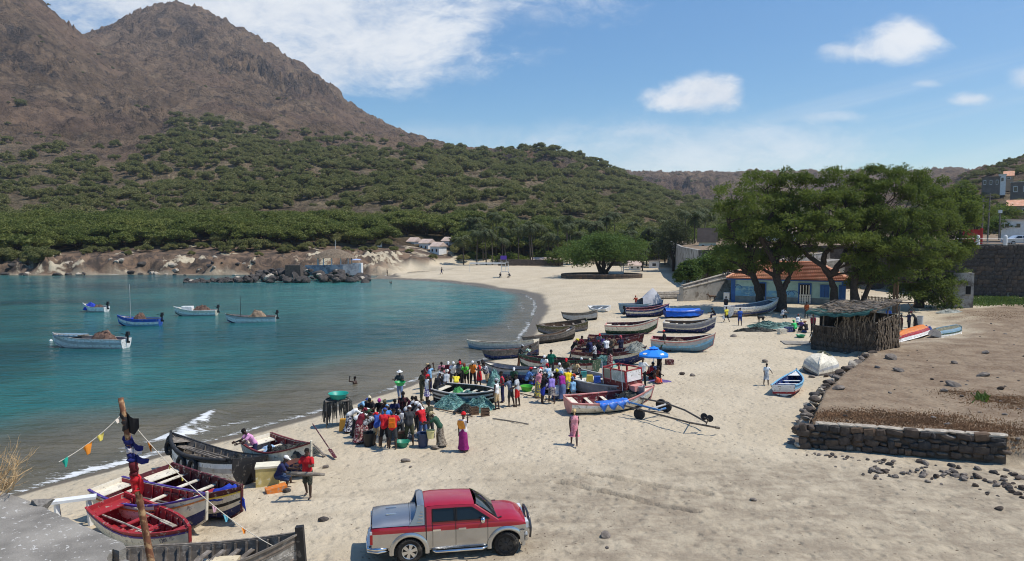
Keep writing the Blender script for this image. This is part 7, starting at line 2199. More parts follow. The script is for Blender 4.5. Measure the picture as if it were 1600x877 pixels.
def body_mesh(pose):
 J = rig(pose); b = MB()
 torso(b, J)
 cap_(b, J['neck'] - J['T'] * .03, J['head'] - J['hup'] * .06, .056, .052)
 h, up, fw = J['head'], J['hup'], J['hfw']; t = J['htilt']
 egg(b, h + up * .025 - fw * .008, .076, .096, .098, t)
 cap_(b, h - up * .045 + fw * .035, h - up * .075 + fw * .052, .056, .040)
 cap_(b, h + fw * .085 - up * .005, h + fw * .108 - up * .038, .012, .018)
 for s in (-1, 1):
  sx = Vector((s, 0, 0))
  cap_(b, h + sx * .076 - up * .02, h + sx * .08 + up * .02, .015, .017)
  cap_(b, h + fw * .083 + sx * .018 + up * .030, h + fw * .076 + sx * .05 + up * .028, .012, .010)
  cap_(b, h + fw * .09 + sx * .004 - up * .062, h + fw * .084 + sx * .022 - up * .06, .011, .008)
 for s, n in ((-1, 'L'), (1, 'R')):
  sx = Vector((s, 0, 0))
  cap_(b, J['sh' + n], J['el' + n], .056, .041)
  cap_(b, J['el' + n], J['wr' + n], .041, .027)
  w, d = J['wr' + n], J['hd' + n]
  side = d.cross(sx); side = side.normalized() if side.length > .1 else Vector((0, 1, 0))
  if side.y < 0: side = -side
  for k in (-1.2, 0, 1.2): cap_(b, w + side * k * .008, w + d * .075 + side * k * .024, .020, .017, 8)
  curl = (d - sx * .45).normalized()
  for k, ln in zip((-1.5, -.5, .5, 1.5), (.032, .040, .043, .038)):
   a = w + d * .085 + side * k * .0245
   m = a + d * ln + side * k * .004
   cap_(b, a, m, .0105, .010, 6); cap_(b, m, m + curl * ln * .9, .010, .0085, 6)
  a = w + d * .03 + side * .03; m = a + (d + side * .9).normalized() * .042
  cap_(b, a, m, .013, .011, 6); cap_(b, m, m + (d * 1.2 + side * .3).normalized() * .03, .011, .009, 6)
  cap_(b, J['hip' + n], J['kn' + n], .086, .057)
  k0, a0 = J['kn' + n], J['an' + n]
  cap_(b, k0, k0.lerp(a0, .35) + Vector((0, -.012, 0)), .055, .056); cap_(b, k0.lerp(a0, .35) + Vector((0, -.012, 0)), a0, .056, .036)
  cap_(b, a0 + Vector((0, -.035, -.035)), a0 + Vector((0, .06, -.038)), .034, .032); cap_(b, a0 + Vector((0, .06, -.038)), a0 + Vector((0, .155, -.048)), .034, .024)
 return remesh("person", b, .0085, .20, 2)
def cloth_mesh(pose, kind):
 J = rig(pose); b = MB()
 vox = .016
 if kind in ('tee', 'vest', 'long'):
  torso(b, J, .016)
  cap_(b, J['pel'] - J['T'] * .03 + Vector((-.06, 0, 0)), J['pel'] + Vector((.06, 0, 0)), .118, .118)
  for n in 'LR':
   if kind == 'tee': cap_(b, J['sh' + n], J['sh' + n].lerp(J['el' + n], .62), .074, .068)
   if kind == 'long':
    cap_(b, J['sh' + n], J['el' + n], .072, .058); cap_(b, J['el' + n], J['el' + n].lerp(J['wr' + n], .85), .058, .045)
   if kind == 'vest': cap_(b, J['sh' + n] * .93 + J['neck'] * .07, J['sh' + n] * .96 + J['neck'] * .04, .060, .058)
 if kind in ('shorts', 'trousers'):
  for s, n in ((-1, 'L'), (1, 'R')):
   cap_(b, J['pel'] + Vector((s * .06, 0, 0)) + J['T'] * .05, J['hip' + n], .112, .108)
   cap_(b, J['hip' + n], J['hip' + n].lerp(J['kn' + n], .92), .104, .086)
   if kind == 'trousers':
    cap_(b, J['kn' + n], J['kn' + n].lerp(J['an' + n], .9), .076, .060)
 if kind in ('skirt', 'kneeskirt'):
  fr = .92 if kind == 'skirt' else .05
  c0 = J['waist'] * .6 + J['pel'] * .4
  kc = (J['knL'] + J['knR']) / 2; ac = (J['anL'] + J['anR']) / 2
  hem = kc.lerp(ac, fr)
  sep = (J['anL'] - J['anR']).length / 2 if kind == 'skirt' else (J['knL'] - J['knR']).length / 2
  prs = [(c0, .125, .115), (J['pel'], .165, .142), (J['pel'].lerp(kc, .5), .19, .17), (kc, .20, .185)]
  if kind == 'skirt': prs.append((kc.lerp(hem, .5), .215, .20))
  prs.append((hem, max(.21, sep * .7 + .13), max(.20, sep * .6 + .13)))
  rows = []
  for i, (c, rx, ry) in enumerate(prs):
   rows.append([c + Vector((rx * math.cos(a), ry * math.sin(a), .0)) * (1 + (.05 * math.sin(a * 7) if i > 2 else 0)) for a in np.linspace(0, 2 * PI, 28, endpoint=False)])
  b.grid(rows, close=True); b.poly(rows[0]); b.poly(rows[-1])
  me = b.mesh(kind, [SKIN], True)
  return me
 return remesh(kind, b, vox, .5, 3)
def head_mesh(kind):
 b = MB()
 if kind == 'hair': egg(b, (0, -.014, .045), .083, .102, .084)
 if kind == 'scarf':
  egg(b, (0, -.012, .045), .092, .112, .094); egg(b, (0, -.11, .03), .055, .05, .05); cap_(b, (0, -.11, .0), (.01, -.13, -.10), .03, .03)
 if kind == 'turban':
  egg(b, (0, -.02, .075), .115, .125, .085); egg(b, (0, -.01, .125), .08, .085, .06)
 if kind == 'cap':
  egg(b, (0, -.008, .055), .086, .104, .075); b.prism([(-.06, .07, .055), (.06, .07, .055), (.045, .17, .045), (-.045, .17, .045)], (0, 0, .012))
 if kind == 'hat':
  egg(b, (0, -.008, .06), .088, .104, .085); b.lathe([(.0, .05), (.17, .038), (.185, .03), (.17, .045), (.0, .065)], 20)
 return b.mesh(kind, [SKIN], True)
_bm, _cm, _hm, _cl = {}, {}, {}, {}
def cmat(rgb, rgb2=None):
 k = (rgb, rgb2)
 if k not in _cl:
  _cl[k] = mat("clothing_%02x%02x%02x%s" % (*rgb, "_print" if rgb2 else ""), c8(*rgb), .9, .22, 9., .006, 14., col2=c8(*rgb2) if rgb2 else None, thr=(.50, .54), scale2=13.)
  if rgb2: _cl[k].name = "printed_clothing_%02x%02x%02x_%02x%02x%02x" % (*rgb, *rgb2)
 return _cl[k]
def setm(o, m):
 o.material_slots[0].link = 'OBJECT'; o.material_slots[0].material = m
K_, W_, RD, NV, BL, GY, LG, DG, MR, MG, YL, GN, PK, TN, OL, PU, LB_ = (26, 24, 28), (228, 226, 222), (200, 34, 44), (38, 42, 78), (58, 84, 160), (112, 114, 118), (176, 178, 180), (58, 60, 62), (110, 30, 44), (176, 52, 130), (224, 204, 56), (92, 196, 74), (216, 140, 150), (190, 164, 124), (72, 72, 52), (108, 84, 150), (130, 176, 210)
CR, TL, JN, BR, OG, DGN = (220, 206, 170), (34, 112, 92), (78, 98, 138), (96, 62, 44), (222, 128, 44), (44, 78, 60)
def person(at, pose, rz, top, bottom, head, label, scale=1.0, group=None, z=None, loc=None):
 p = Vector(loc) if loc is not None else G(*at)
 if z is not None: p.z = z
 if pose not in _bm: _bm[pose] = body_mesh(pose)
 o = link("person", _bm[pose], None, p, (0, 0, R(rz)), scale)
 tag(o, label, "person", group)
 J = rig(pose)
 for nm, spec in (('top', top), ('bottom', bottom)):
  if not spec: continue
  kind, col = spec[0], spec[1]
  if (pose, kind) not in _cm: _cm[(pose, kind)] = cloth_mesh(pose, kind)
  c = link({'tee': 'shirt', 'vest': 'vest', 'long': 'shirt', 'shorts': 'shorts', 'trousers': 'trousers', 'skirt': 'skirt', 'kneeskirt': 'skirt'}[kind], _cm[(pose, kind)], o)
  setm(c, cmat(col, spec[2] if len(spec) > 2 else None))
 hk, hc = head if head else ('hair', (22, 18, 17))
 if hk not in _hm: _hm[hk] = head_mesh(hk)
 c = link({'hair': 'hair', 'scarf': 'headscarf', 'turban': 'turban', 'cap': 'cap', 'hat': 'sun_hat'}[hk], _hm[hk], o, J['head'], (-J['htilt'], 0, 0))
 setm(c, cmat(hc))
 return o
T_ = lambda c, c2=None: ('tee', c, c2)
V_ = lambda c, c2=None: ('vest', c, c2)
L_ = lambda c, c2=None: ('long', c, c2)
S_ = lambda c, c2=None: ('shorts', c, c2)
TR = lambda c, c2=None: ('trousers', c, c2)
SK = lambda c, c2=None: ('skirt', c, c2)
KS = lambda c, c2=None: ('kneeskirt', c, c2)
HS, HC, HT, HH = (lambda c: ('scarf', c)), (lambda c: ('cap', c)), (lambda c: ('turban', c)), (lambda c: ('hat', c))
GA, GB, GC, GD, GE = "buyers crowded round the catch", "people round the black boat", "people by the cabin boat", "people at the boats behind", "people by the palm shelter"
PEOPLE = [
 ((590, 696), 'lean', -8, T_(BL), S_(TN), None, "person in blue shirt and beige shorts stooping at the front of the crowd", 1, GA),
 ((601, 699), 'work', 4, T_(RD), S_(K_), HC(BL), "man in red shirt and black shorts, seen from behind, blue cap", 1.04, GA),
 ((614, 701), 'work', -4, T_(RD), S_(DG), None, "man in red shirt with an orange backpack seen from behind", 1.04, GA),
 ((640, 695), 'work', 6, T_(DG), S_(OL), HC(W_), "man in charcoal shirt and dark shorts, white cap, arms held out", 1.05, GA),
 ((661, 689), 'work', 48, T_(RD), TR(JN), HS(W_), "person in red shirt and blue jeans at the right of the crowd", 1.02, GA),
 ((672, 685), 'hips', 62, T_(OL, (40, 42, 34)), TR(DG), None, "tall man in dark camouflage behind the red shirt and jeans", 1.06, GA),
 ((688, 698), 'lean', 84, T_(DGN), SK((150, 138, 122), (90, 78, 66)), HS((190, 170, 130)), "woman with green shawl and grey brown skirt bending over a yellow bucket", 1.0, GA),
 ((570, 692), 'bend', -58, T_(LG, DG), SK(MR, (190, 170, 160)), HS(RD), "woman in grey patterned top bending at the left of the crowd", .98, GA),
 ((557, 683), 'bend', -72, T_(W_), SK(K_), HS(W_), "woman in white top and black skirt bending beside the net rack", .98, GA),
 ((546, 676), 'bend', -78, T_(W_), SK(NV, W_), None, "woman bending with white shirt and navy skirt nearest the net rack", .98, GA),
 ((561, 693), 'lean', -38, V_(MR), SK(MR, (60, 20, 30)), HS(MR), "woman all in dark maroon at the left front of the crowd", 1.0, GA),
 ((580, 672), 'work', 176, T_(K_), TR(K_), None, "person in black at the back of the crowd, left of the magenta headscarf", 1.0, GA),
 ((594, 669), 'lean', 186, V_(K_), SK(DG), HS(MG), "woman with magenta headscarf at the back of the crowd", 1.0, GA),
 ((606, 671), 'lean', 170, V_(BR), SK(GY), HS((92, 88, 60)), "woman with olive headwrap right of the magenta headscarf", 1.0, GA),
 ((617, 673), 'work', 192, T_(NV), TR(DG), None, "person in navy shirt facing out in the middle of the crowd", .98, GA),
 ((576, 664), 'lean', 200, V_(TN), SK(BR), HS(CR), "woman with cream headscarf at the back left of the crowd", 1.0, GA),
 ((564, 661), 'bend', -130, T_(LB_), SK(DG), HS(BL), "woman in light blue shirt bending at the back left of the crowd", 1.0, GA),
 ((630, 668), 'hips', 196, T_(K_, (74, 30, 40)), TR(K_), None, "tall man in dark print shirt facing the camera at the back", 1.07, GA),
 ((645, 670), 'work', 186, T_(MR), TR(DG), None, "person in maroon shirt at the back of the crowd", 1.02, GA),
 ((632, 682), 'bend', 160, T_(LG), S_(GY), None, "person in light grey shirt bent low in the middle of the crowd", 1.0, GA),
 ((658, 667), 'lean', 150, None, S_(NV), None, "bare chested man leaning in at the back right of the crowd", 1.03, GA),
 ((653, 679), 'work', 120, L_(DG), TR(DG), HC(LG), "person in long sleeved dark shirt with a light grey cap", 1.0, GA),
 ((664, 678), 'lean', 100, T_(W_), TR(GY), HS(W_), "person with white headscarf and white shirt behind the red shirt and jeans", 1.0, GA),
 ((603, 686), 'lean', 0, T_((70, 130, 190)), S_(NV), HC(LB_), "person in mid blue shirt just behind the red shirted pair", .98, GA),
 ((625, 690), 'bend', 10, T_(GY), S_(DG), HS(GY), "stooping person in grey between backpack man and charcoal shirt man", .98, GA),
 ((659, 626), 'hips', -62, T_(OL, (52, 46, 34)), TR(OL), None, "man in olive camouflage at the left of the black boat", 1.06, GB),
 ((668, 631), 'stand', -50, V_(W_), KS(PU, W_), HS(RD), "woman with white vest and purple white skirt left of the black boat", 1.0, GB),
 ((672, 614), 'raise', -84, T_(LB_), TR(NV), None, "man in light blue shirt raising his arm behind the purple skirt", 1.05, GB),
 ((685, 617), 'work', -98, T_(W_, NV), TR(NV), None, "man in navy and white striped shirt at the black boat's stern", 1.03, GB),
 ((697, 620), 'lean', -8, V_(LG), SK((150, 170, 190), W_), HS(W_), "woman in grey white dress leaning over the black boat", 1.0, GB),
 ((691, 602), 'work', 176, T_(PK), SK(DG), None, "person in faded pink at the far side of the black boat's stern", .96, GB),
 ((701, 603), 'work', 182, T_(MR), TR(DG), HC(W_), "person in maroon shirt and white cap beyond the black boat", 1.0, GB),
 ((708, 604), 'work', 190, T_(W_), TR(DG), HS(W_), "person in white with white headscarf beyond the black boat", 1.0, GB),
 ((717, 604), 'work', 200, T_(GY), TR(K_), HC(RD), "person in grey shirt and red cap beyond the black boat", 1.02, GB),
 ((713, 619), 'bend', 6, T_(YL), S_(PK), None, "person in yellow shirt bent over the near side of the black boat", .95, GB),
 ((729, 604), 'lean', 165, T_(GN), S_(K_), HC((120, 60, 40)), "person in bright green shirt beyond the black boat", 1.0, GB),
 ((749, 605), 'raise', -96, V_(RD), KS(RD), None, "woman in red dress with raised arms beyond the black boat", .98, GB),
 ((776, 640), 'stand', 66, V_(W_), S_(TN), HS(LG), "person in white vest and beige shorts at the black boat's bow", 1.0, GB),
 ((785, 629), 'hips', 96, V_((206, 44, 66)), TR(NV), None, "man in crimson vest by the black boat's bow", 1.05, GB),
 ((798, 635), 'work', 62, T_((96, 106, 128)), S_(DG), None, "person in blue grey shirt between crimson vest and red shorts", 1.0, GB),
 ((808, 635), 'hips', 74, T_(LG), S_((196, 40, 36)), None, "man in pale grey shirt and bright red shorts", 1.05, GB),
 ((803, 600), 'sit', 180, T_(DGN), TR(K_), HC(W_), "seated person in dark green with white cap before the blue grey boat", 1.0, GB),
 ((823, 602), 'sit', -70, T_((88, 128, 186)), SK(BL), HS(RD), "seated woman in blue with red headscarf beside the green basin", 1.0, GC),
 ((831, 602), 'sit', -40, T_(W_, BL), SK((70, 96, 160)), HS(W_), "seated woman in white and blue, second from the green basin", 1.0, GC),
 ((839, 602), 'sit', -60, T_(PK, W_), SK(GY), HS((206, 70, 70)), "seated woman in pale pink print with red white headscarf", 1.0, GC),
 ((848, 630), 'work', -58, T_(K_), S_((52, 68, 170)), None, "person in black shirt and bright blue shorts standing", 1.0, GC),
 ((862, 630), 'lean', -4, V_((140, 120, 190)), KS((150, 140, 130), (60, 50, 70)), HS(W_), "woman with purple top and patterned skirt seen from behind", 1.0, GC),
 ((879, 625), 'lean', 6, V_((150, 40, 130)), SK((96, 112, 150)), HS(LB_), "woman with magenta top and blue grey skirt seen from behind", 1.0, GC),
 ((874, 611), 'stand', 178, T_(W_), SK(W_), HS(W_), "woman all in white standing behind the seated women", 1.0, GC),
 ((887, 619), 'lean', -6, T_((236, 196, 30)), KS(GY, YL), HC(GY), "person in bright yellow shirt seen from behind by the cabin boat", 1.0, GC),
 ((896, 620), 'sit', 4, V_(LB_), SK(W_), HS((90, 110, 160)), "seated woman with white skirt at the stern of the cream white boat", .98, GC),
 ((901, 614), 'sit', 30, V_(BR), SK((150, 80, 60)), HS((214, 84, 54)), "seated woman with orange red headscarf by the cabin boat", .98, GC),
 ((911, 617), 'sit', 20, T_(W_, K_), TR(K_), None, "person in white shirt with black straps sitting by the cabin boat", 1.02, GC),
 ((861, 588), 'hips', 176, T_((20, 106, 84)), TR(DG), None, "tall man in green shirt standing behind the seated women", 1.06, GC),
 ((868, 603), 'sit', 190, T_(W_), SK(NV), HH(CR), "woman in white blouse and straw hat below the green shirted man", 1.0, GC),
 ((907, 583), 'sit', 186, T_(W_), SK(TN), HS(W_), "seated person in white behind the cabin boat's side", 1.0, GC),
 ((922, 585), 'sit', 170, T_((92, 140, 150)), SK(GY), HS(CR), "seated woman in teal with pale headscarf behind the cabin boat", 1.0, GC),
 ((820, 573), 'lean', -100, T_((150, 190, 150), W_), TR(DG), None, "person in pale green print at the end of the red striped boat", 1.0, GD),
 ((811, 574), 'work', -80, L_(DG), TR(BR), HC(LG), "person in dark clothes and grey cap by the red striped boat", 1.0, GD),
 ((948, 564), 'work', 12, T_(W_), TR((30, 34, 54)), None, "man in white tee shirt and dark trousers seen from behind", 1.06, GD),
 ((929, 574), 'hips', 70, T_(W_, (90, 110, 150)), TR(K_), None, "man in white patterned shirt and black trousers, arms bent", 1.08, GD),
 ((918, 562), 'work', -86, T_(K_), TR(NV), HS(BR), "person in black with brown headscarf left of the patterned shirt", 1.0, GD),
 ((936, 553), 'work', 180, T_(GY), TR(DG), HC(RD), "person in grey shirt and red cap among the boats", 1.0, GD),
 ((942, 557), 'work', 170, V_(PU), SK(DG), None, "person in purple top behind the white tee shirt", 1.0, GD),
 ((970, 562), 'hips', 24, T_((26, 30, 56)), TR((26, 28, 44)), HS((200, 90, 100)), "tall person in dark navy with pink headscarf by the dark blue boat", 1.06, GD),
 ((953, 575), 'stand', 10, V_(K_), SK(MR, (160, 90, 90)), None, "woman with maroon print skirt beside the cabin boat's wheelhouse", 1.0, GD),
 ((894, 562), 'lean', -92, T_(K_), TR(DG), HS(YL), "person in black leaning, with yellow headwrap, left of the boats", 1.02, GD),
 ((1038, 550), 'walk', 62, T_((24, 22, 28)), S_((40, 92, 64)), HC((226, 70, 66)), "man in black shirt, green shorts and red cap walking on open sand", 1.05, None),
 ((1004, 604), 'hips', 168, T_(W_), TR((24, 26, 28)), HC((60, 40, 34)), "man in white shirt and black trousers at the bow of the cabin boat", 1.06, "people under the blue parasol"),
 ((1012, 594), 'sit', -110, T_((150, 30, 36)), TR(K_), None, "seated person in dark red under the parasol", 1.05, "people under the blue parasol"),
 ((1021, 592), 'sit', 160, T_((170, 170, 196)), SK((150, 40, 40)), HC(W_), "seated person in pale lilac shirt under the parasol", 1.05, "people under the blue parasol"),
 ((1030, 592), 'stand', 110, T_((34, 20, 26)), TR(K_), None, "person in black standing at the right under the parasol", 1.05, "people under the blue parasol"),
 ((1024, 597), 'sit', -160, V_(BR), SK((214, 84, 60)), HS(K_), "seated woman with orange red skirt at the front under the parasol", .95, "people under the blue parasol"),
 ((1197, 602), 'hips', 176, T_(W_), KS(LG), None, "child in white top and grey skirt alone on the open sand", .80, None),
 ((897, 696), 'walk', -4, V_((222, 150, 158)), KS((206, 118, 132), (222, 150, 158)), HS((200, 170, 120)), "woman in pink dress walking away across the sand", .98, None),
 ((724, 706), 'raise', 168, T_((236, 226, 220)), SK((146, 40, 110)), HT((214, 32, 38)), "woman with red turban, orange shawl and long magenta skirt", 1.0, None),
 ((625, 624), 'carry', 172, T_(DG), TR((108, 128, 166)), HH(W_), "woman with white hat and blue trousers holding a green basin at the water", 1.04, None),
 ((398, 727), 'lean', 128, T_((214, 150, 190)), TR(NV), None, "man in pink shirt leaning on the boat with fender tyres", 1.04, None),
 ((409, 741), 'sit', -78, T_((122, 176, 206), (60, 110, 160)), TR((64, 74, 110)), None, "man in light blue print shirt sitting behind the yellow box", 1.05, None),
 ((434, 760), 'sit', -84, T_((38, 44, 82)), S_((60, 76, 104)), HC(W_), "man in navy shirt and white cap sitting on the sand by the yellow box", 1.06, None),
 ((481, 777), 'carry', 172, T_((190, 34, 40)), S_((70, 72, 62), (40, 42, 40)), None, "man in red shirt carrying a long grey log across his waist", 1.06, None),
 ((1135, 504), 'walk', 10, T_((226, 210, 70)), S_(K_), None, "person in yellow shirt walking with a white bag by the tree shadow", 1.0, None),
 ((1134, 487), 'stand', -20, None, S_(DG), None, "bare chested person standing just beyond the yellow shirt", 1.05, None),
 ((1156, 509), 'stand', 0, T_((50, 88, 170)), S_((40, 60, 120)), None, "person in blue shirt and shorts by the edge of the spread net", 1.04, None),
 ((1222, 498), 'sit', -60, T_(W_, DG), TR(K_), None, "person in black and white sitting at the foot of the thick tree", 1.1, None),
 ((1260, 498), 'stand', 170, T_((150, 74, 36)), TR(DG), None, "man in orange brown shirt standing left of the palm shelter", 1.06, GE),
 ((1246, 509), 'sit', -30, V_(W_), SK(BR), HC((150, 60, 40)), "seated person with brick red cap near the shelter", 1.0, GE),
 ((1243, 519), 'sit', 20, T_((70, 200, 110)), SK(NV), HS((60, 190, 110)), "seated person in bright green at the left of the shelter", 1.0, GE),
 ((1260, 521), 'sit', 10, T_(K_), SK((50, 70, 120)), HH((206, 150, 110)), "seated person with tan sun hat at the corner of the shelter", 1.0, GE),
 ((1252, 517), 'sit', 150, T_(PU), SK(K_), HS(W_), "seated person with white headscarf in the group left of the shelter", 1.0, GE),
 ((1270, 520), 'stand', 160, T_((120, 30, 50)), TR(K_), None, "person in dark red behind the left rail of the shelter", 1.0, GE),
 ((1388, 509), 'stand', 140, T_((40, 76, 150)), TR(K_), None, "person in blue shirt behind the right corner of the shelter", 1.05, GE),
 ((1398, 521), 'hips', 40, T_(K_), TR(K_), HC((90, 130, 190)), "person in black with pale blue cap right of the shelter", 1.02, GE),
 ((1408, 521), 'stand', 80, T_((70, 24, 30)), TR(K_), None, "person in dark maroon second from the shelter corner", 1.02, GE),
 ((1420, 515), 'stand', 100, T_((30, 36, 70)), TR((30, 32, 48)), None, "person in dark navy third from the shelter corner", 1.0, GE),
 ((1430, 512), 'lean', 70, T_(DG), SK(K_), HS((110, 50, 50)), "person in black leaning beside the pale oil drum", 1.0, GE),
 ((1117, 497), 'sit', 70, T_(K_), TR(NV), None, "dark clothed person sitting at the bow of the navy hulled boat", 1.0, None),
 ((994, 483), 'work', 10, T_((150, 60, 40)), TR(BR), HC((190, 80, 60)), "person in rust red at the boat with the outboard motor", 1.0, None),
 ((690, 429), 'walk', -60, None, S_(NV), None, "distant bather walking on the far sand", 1.0, None),
 ((605, 431), 'stand', 120, None, S_(K_), None, "distant bather standing at the lagoon's edge", 1.0, None),
 ((782, 434), 'sit', 10, T_(K_), TR(K_), None, "distant person sitting left of the lifeguard tower", 1.0, None),
 ((797, 434), 'sit', 60, T_(DG), TR(K_), None, "distant person sitting right of the lifeguard tower", 1.0, None),
 ((1340, 523), 'stand', 150, T_(BR), TR(K_), None, "person in brown standing in the dark inside the shelter", 1.0, GE),
 ((1312, 520), 'stand', 190, T_(DG), TR(K_), None, "person in grey standing in the middle inside the shelter", 1.0, GE),
 ((853, 607), 'sit', 150, T_(LG), SK(NV), HS(W_), "seated woman in light grey with white headscarf behind the black shirt", 1.0, GC),
 ((856, 616), 'sit', -20, T_(PU, W_), SK(K_), HS(LB_), "seated woman in lilac print between black shirt and purple top", 1.0, GC),
 ((871, 626), 'sit', 10, V_(W_), SK((100, 116, 150)), HS((150, 60, 60)), "seated woman with dull red headscarf between the purple and magenta tops", .98, GC),
 ((880, 611), 'sit', 190, T_(BL), SK(GY), HS(CR), "seated woman in blue with cream headscarf behind the yellow shirt", 1.0, GC),
 ((843, 612), 'sit', 200, T_(DGN, W_), SK(GY), HS(OG), "seated woman with orange headscarf behind the black shirt", 1.0, GC),
 ((905, 608), 'sit', 200, V_(MR), SK(K_), HS(TN), "seated woman in maroon at the side of the cabin boat", 1.0, GC),
 ((889, 606), 'sit', 170, T_(W_, BL), SK(MR), None, "seated person in white and blue at the cabin boat's side", 1.0, GC),
 ((905, 560), 'work', -60, T_(MR), TR(K_), None, "person in maroon shirt at the left among the boats", 1.04, GD),
 ((924, 566), 'work', 40, T_(NV), TR(JN), HC(NV), "person in navy shirt and jeans beside the white patterned shirt", 1.04, GD),
 ((956, 560), 'work', -40, T_((120, 100, 80)), TR(DG), None, "person in tan shirt right of the white tee shirt", 1.04, GD),
 ((935, 568), 'hips', 160, V_(K_), KS((120, 40, 60)), HS(MR), "woman in black top with wine red skirt among the boats", 1.0, GD),
 ((664, 607), 'work', -120, V_(MR), SK(DG), HS(TN), "woman in maroon vest at the far left of the black boat", 1.0, GB),
 ((681, 628), 'lean', -30, T_(K_), TR(DG), None, "person in black shirt leaning at the black boat's stern", 1.02, GB),
 ((720, 600), 'work', 170, T_((90, 70, 50)), TR(K_), None, "person in brown shirt behind the red cap beyond the black boat", 1.02, GB),
 ((595, 682), 'bend', 120, T_(DG), SK(K_), HS((60, 90, 60)), "person in dark grey bent over the catch", 1.0, GA),
 ((583, 683), 'bend', -100, V_(W_), SK((90, 30, 40)), HS(W_), "woman in white vest bent over the catch at the left", 1.0, GA),
 ((640, 676), 'bend', 170, T_(NV), SK(DG), HS(LG), "person in navy bent over the catch at the right", 1.0, GA),
 ((851, 594), 'work', 172, T_(W_), TR(NV), HS(W_), "person in white with white headscarf standing left of the green shirt", 1.0, GC),
 ((858, 612), 'work', 30, T_(LB_, W_), SK(NV), HS(RD), "woman in light blue print with red headscarf behind the seated women", 1.0, GC),
 ((866, 616), 'lean', 200, T_(K_), SK(MR), HS(YL), "woman in black with yellow headscarf facing the purple top", 1.0, GC),
 ((884, 602), 'work', 180, T_(OL), TR(DG), HC(RD), "man in olive shirt and red cap beside the cabin boat", 1.05, GC),
 ((898, 604), 'work', 190, T_(TN), TR(K_), None, "man in tan shirt leaning at the cabin boat's side", 1.02, GC),
 ((841, 622), 'work', -30, V_(PK), SK(GY, W_), HS(W_), "woman in pink vest and grey print skirt left of the black shirt", 1.0, GC),
 ((761, 606), 'work', 120, T_(NV, W_), S_(TN), None, "person in navy print shirt beyond the bow of the black boat", 1.0, GB),
 ((739, 603), 'work', 178, T_(OG), TR(K_), HS(W_), "person in orange shirt with white headscarf beyond the black boat", 1.0, GB),
]
ppl = {}
for P in PEOPLE:
 o = person(P[0], P[1], P[2], P[3], P[4], P[5], P[6], P[7], P[8])
 ppl[P[6]] = o
for (u, v, lb) in ((554, 600, "swimmer with head and shoulders out of the water near the shore"), (611, 443, "distant swimmer with only the head out of the water by the far sand")):
 p = Vector(at_z(u, v, 0)); person(None, 'raise', 60, None, S_(RD), None, lb, 1.0, loc=(p.x, p.y, -1.18))
for k, (u, v, lb, c) in enumerate(((1131, 433, "left of the two people sitting on the ramp wall", K_), (1137.5, 434, "right of the two people sitting on the ramp wall", W_))):
 p = at_y(u, v, 102.4); person(None, 'sit', 170, T_(c), TR((30, 30, 44)), None, lb, 1.05, loc=(p[0], 102.3, p[2] + .25))
def tub(name, label, cat, loc, r0, r1, h, m, group=None):
 o = MB().lathe([(r0, 0), (r1, h), (r1 + .025, h), (r1 + .02, h + .02), (r1 - .02, h), (r0 - .03, .03), (0, .03)], 20).obj(name, m, None, 'auto', loc=loc)
 return tag(o, label, cat, group)
PLT = lambda n, c: mat("plastic_" + n, c8(*c), .45, .12, 3., spec=.45)
tub("basin", "green plastic basin on the sand at the feet of the charcoal shirt man", "basin", G(629, 698), .20, .32, .24, PLT("green", (46, 132, 104)))
tub("bucket", "brown bucket stacked behind the green basin", "bucket", G(629, 693) , .20, .25, .50, PLT("brown", (66, 50, 42)))
tub("bucket", "dark blue bucket in front of the red shirt and jeans", "bucket", G(661, 698), .2, .27, .62, PLT("navy", (52, 66, 96)))
tub("bucket", "tall black bucket at the left front of the crowd", "bucket", G(577, 697), .22, .28, .62, PLT("black", (26, 26, 28)))
tub("basin", "bright green basin on the sand by the seated women", "basin", G(823, 611), .28, .38, .3, PLT("bright_green", (86, 176, 60)))
p = ppl["woman with green shawl and grey brown skirt bending over a yellow bucket"].location
tub("bucket", "pale yellow bucket held by the woman with the green shawl", "bucket", p + Vector((-.42, -.12, .42)), .14, .19, .34, PLT("pale_yellow", (224, 214, 150)))
p = ppl["woman with white hat and blue trousers holding a green basin at the water"].location
tub("basin", "green basin held by the woman at the water", "basin", p + Vector((.08, -.42, .95)), .22, .32, .2, PLT("basin_green", (40, 160, 90)))
p = ppl["man in red shirt carrying a long grey log across his waist"].location
tag(MB().tube([(-.62, -.40, 1.02), (-.2, -.42, 1.0), (.25, -.40, .99), (.72, -.36, .96)], [.07, .085, .08, .05], 8).obj("log", GREYW, None, True, loc=p), "long pale grey log carried by the red shirted man", "log")
p = ppl["man in red shirt with an orange backpack seen from behind"].location
tag(MB().box((0, -.20, 1.22), (.30, .16, .42), taper=.85).box((0, -.29, 1.14), (.22, .05, .2)).obj("backpack", cmat((226, 120, 30)), None, loc=p), "orange backpack on the red shirted man", "backpack")
p = ppl["woman with red turban, orange shawl and long magenta skirt"].location
q = MB(); q.grid([[(-.24, -.10, 1.42), (-.12, -.17, 1.44), (.02, -.16, 1.40)], [(-.26, -.12, 1.25), (-.10, -.20, 1.24), (.08, -.19, 1.2)], [(-.18, -.12, 1.05), (-.05, -.19, 1.05), (.12, -.17, 1.08)]])
tag(q.obj("shawl", cmat((232, 150, 60)), None, True, loc=p), "orange shawl over the shoulder of the woman with the red turban", "shawl")
p = ppl["person in yellow shirt walking with a white bag by the tree shadow"].location
tag(MB().box((-.3, 0, .55), (.22, .14, .4), taper=.6).obj("bag", cmat((236, 236, 236)), None, loc=p), "white bag carried by the person in the yellow shirt", "bag")
yb = G(419, 757)
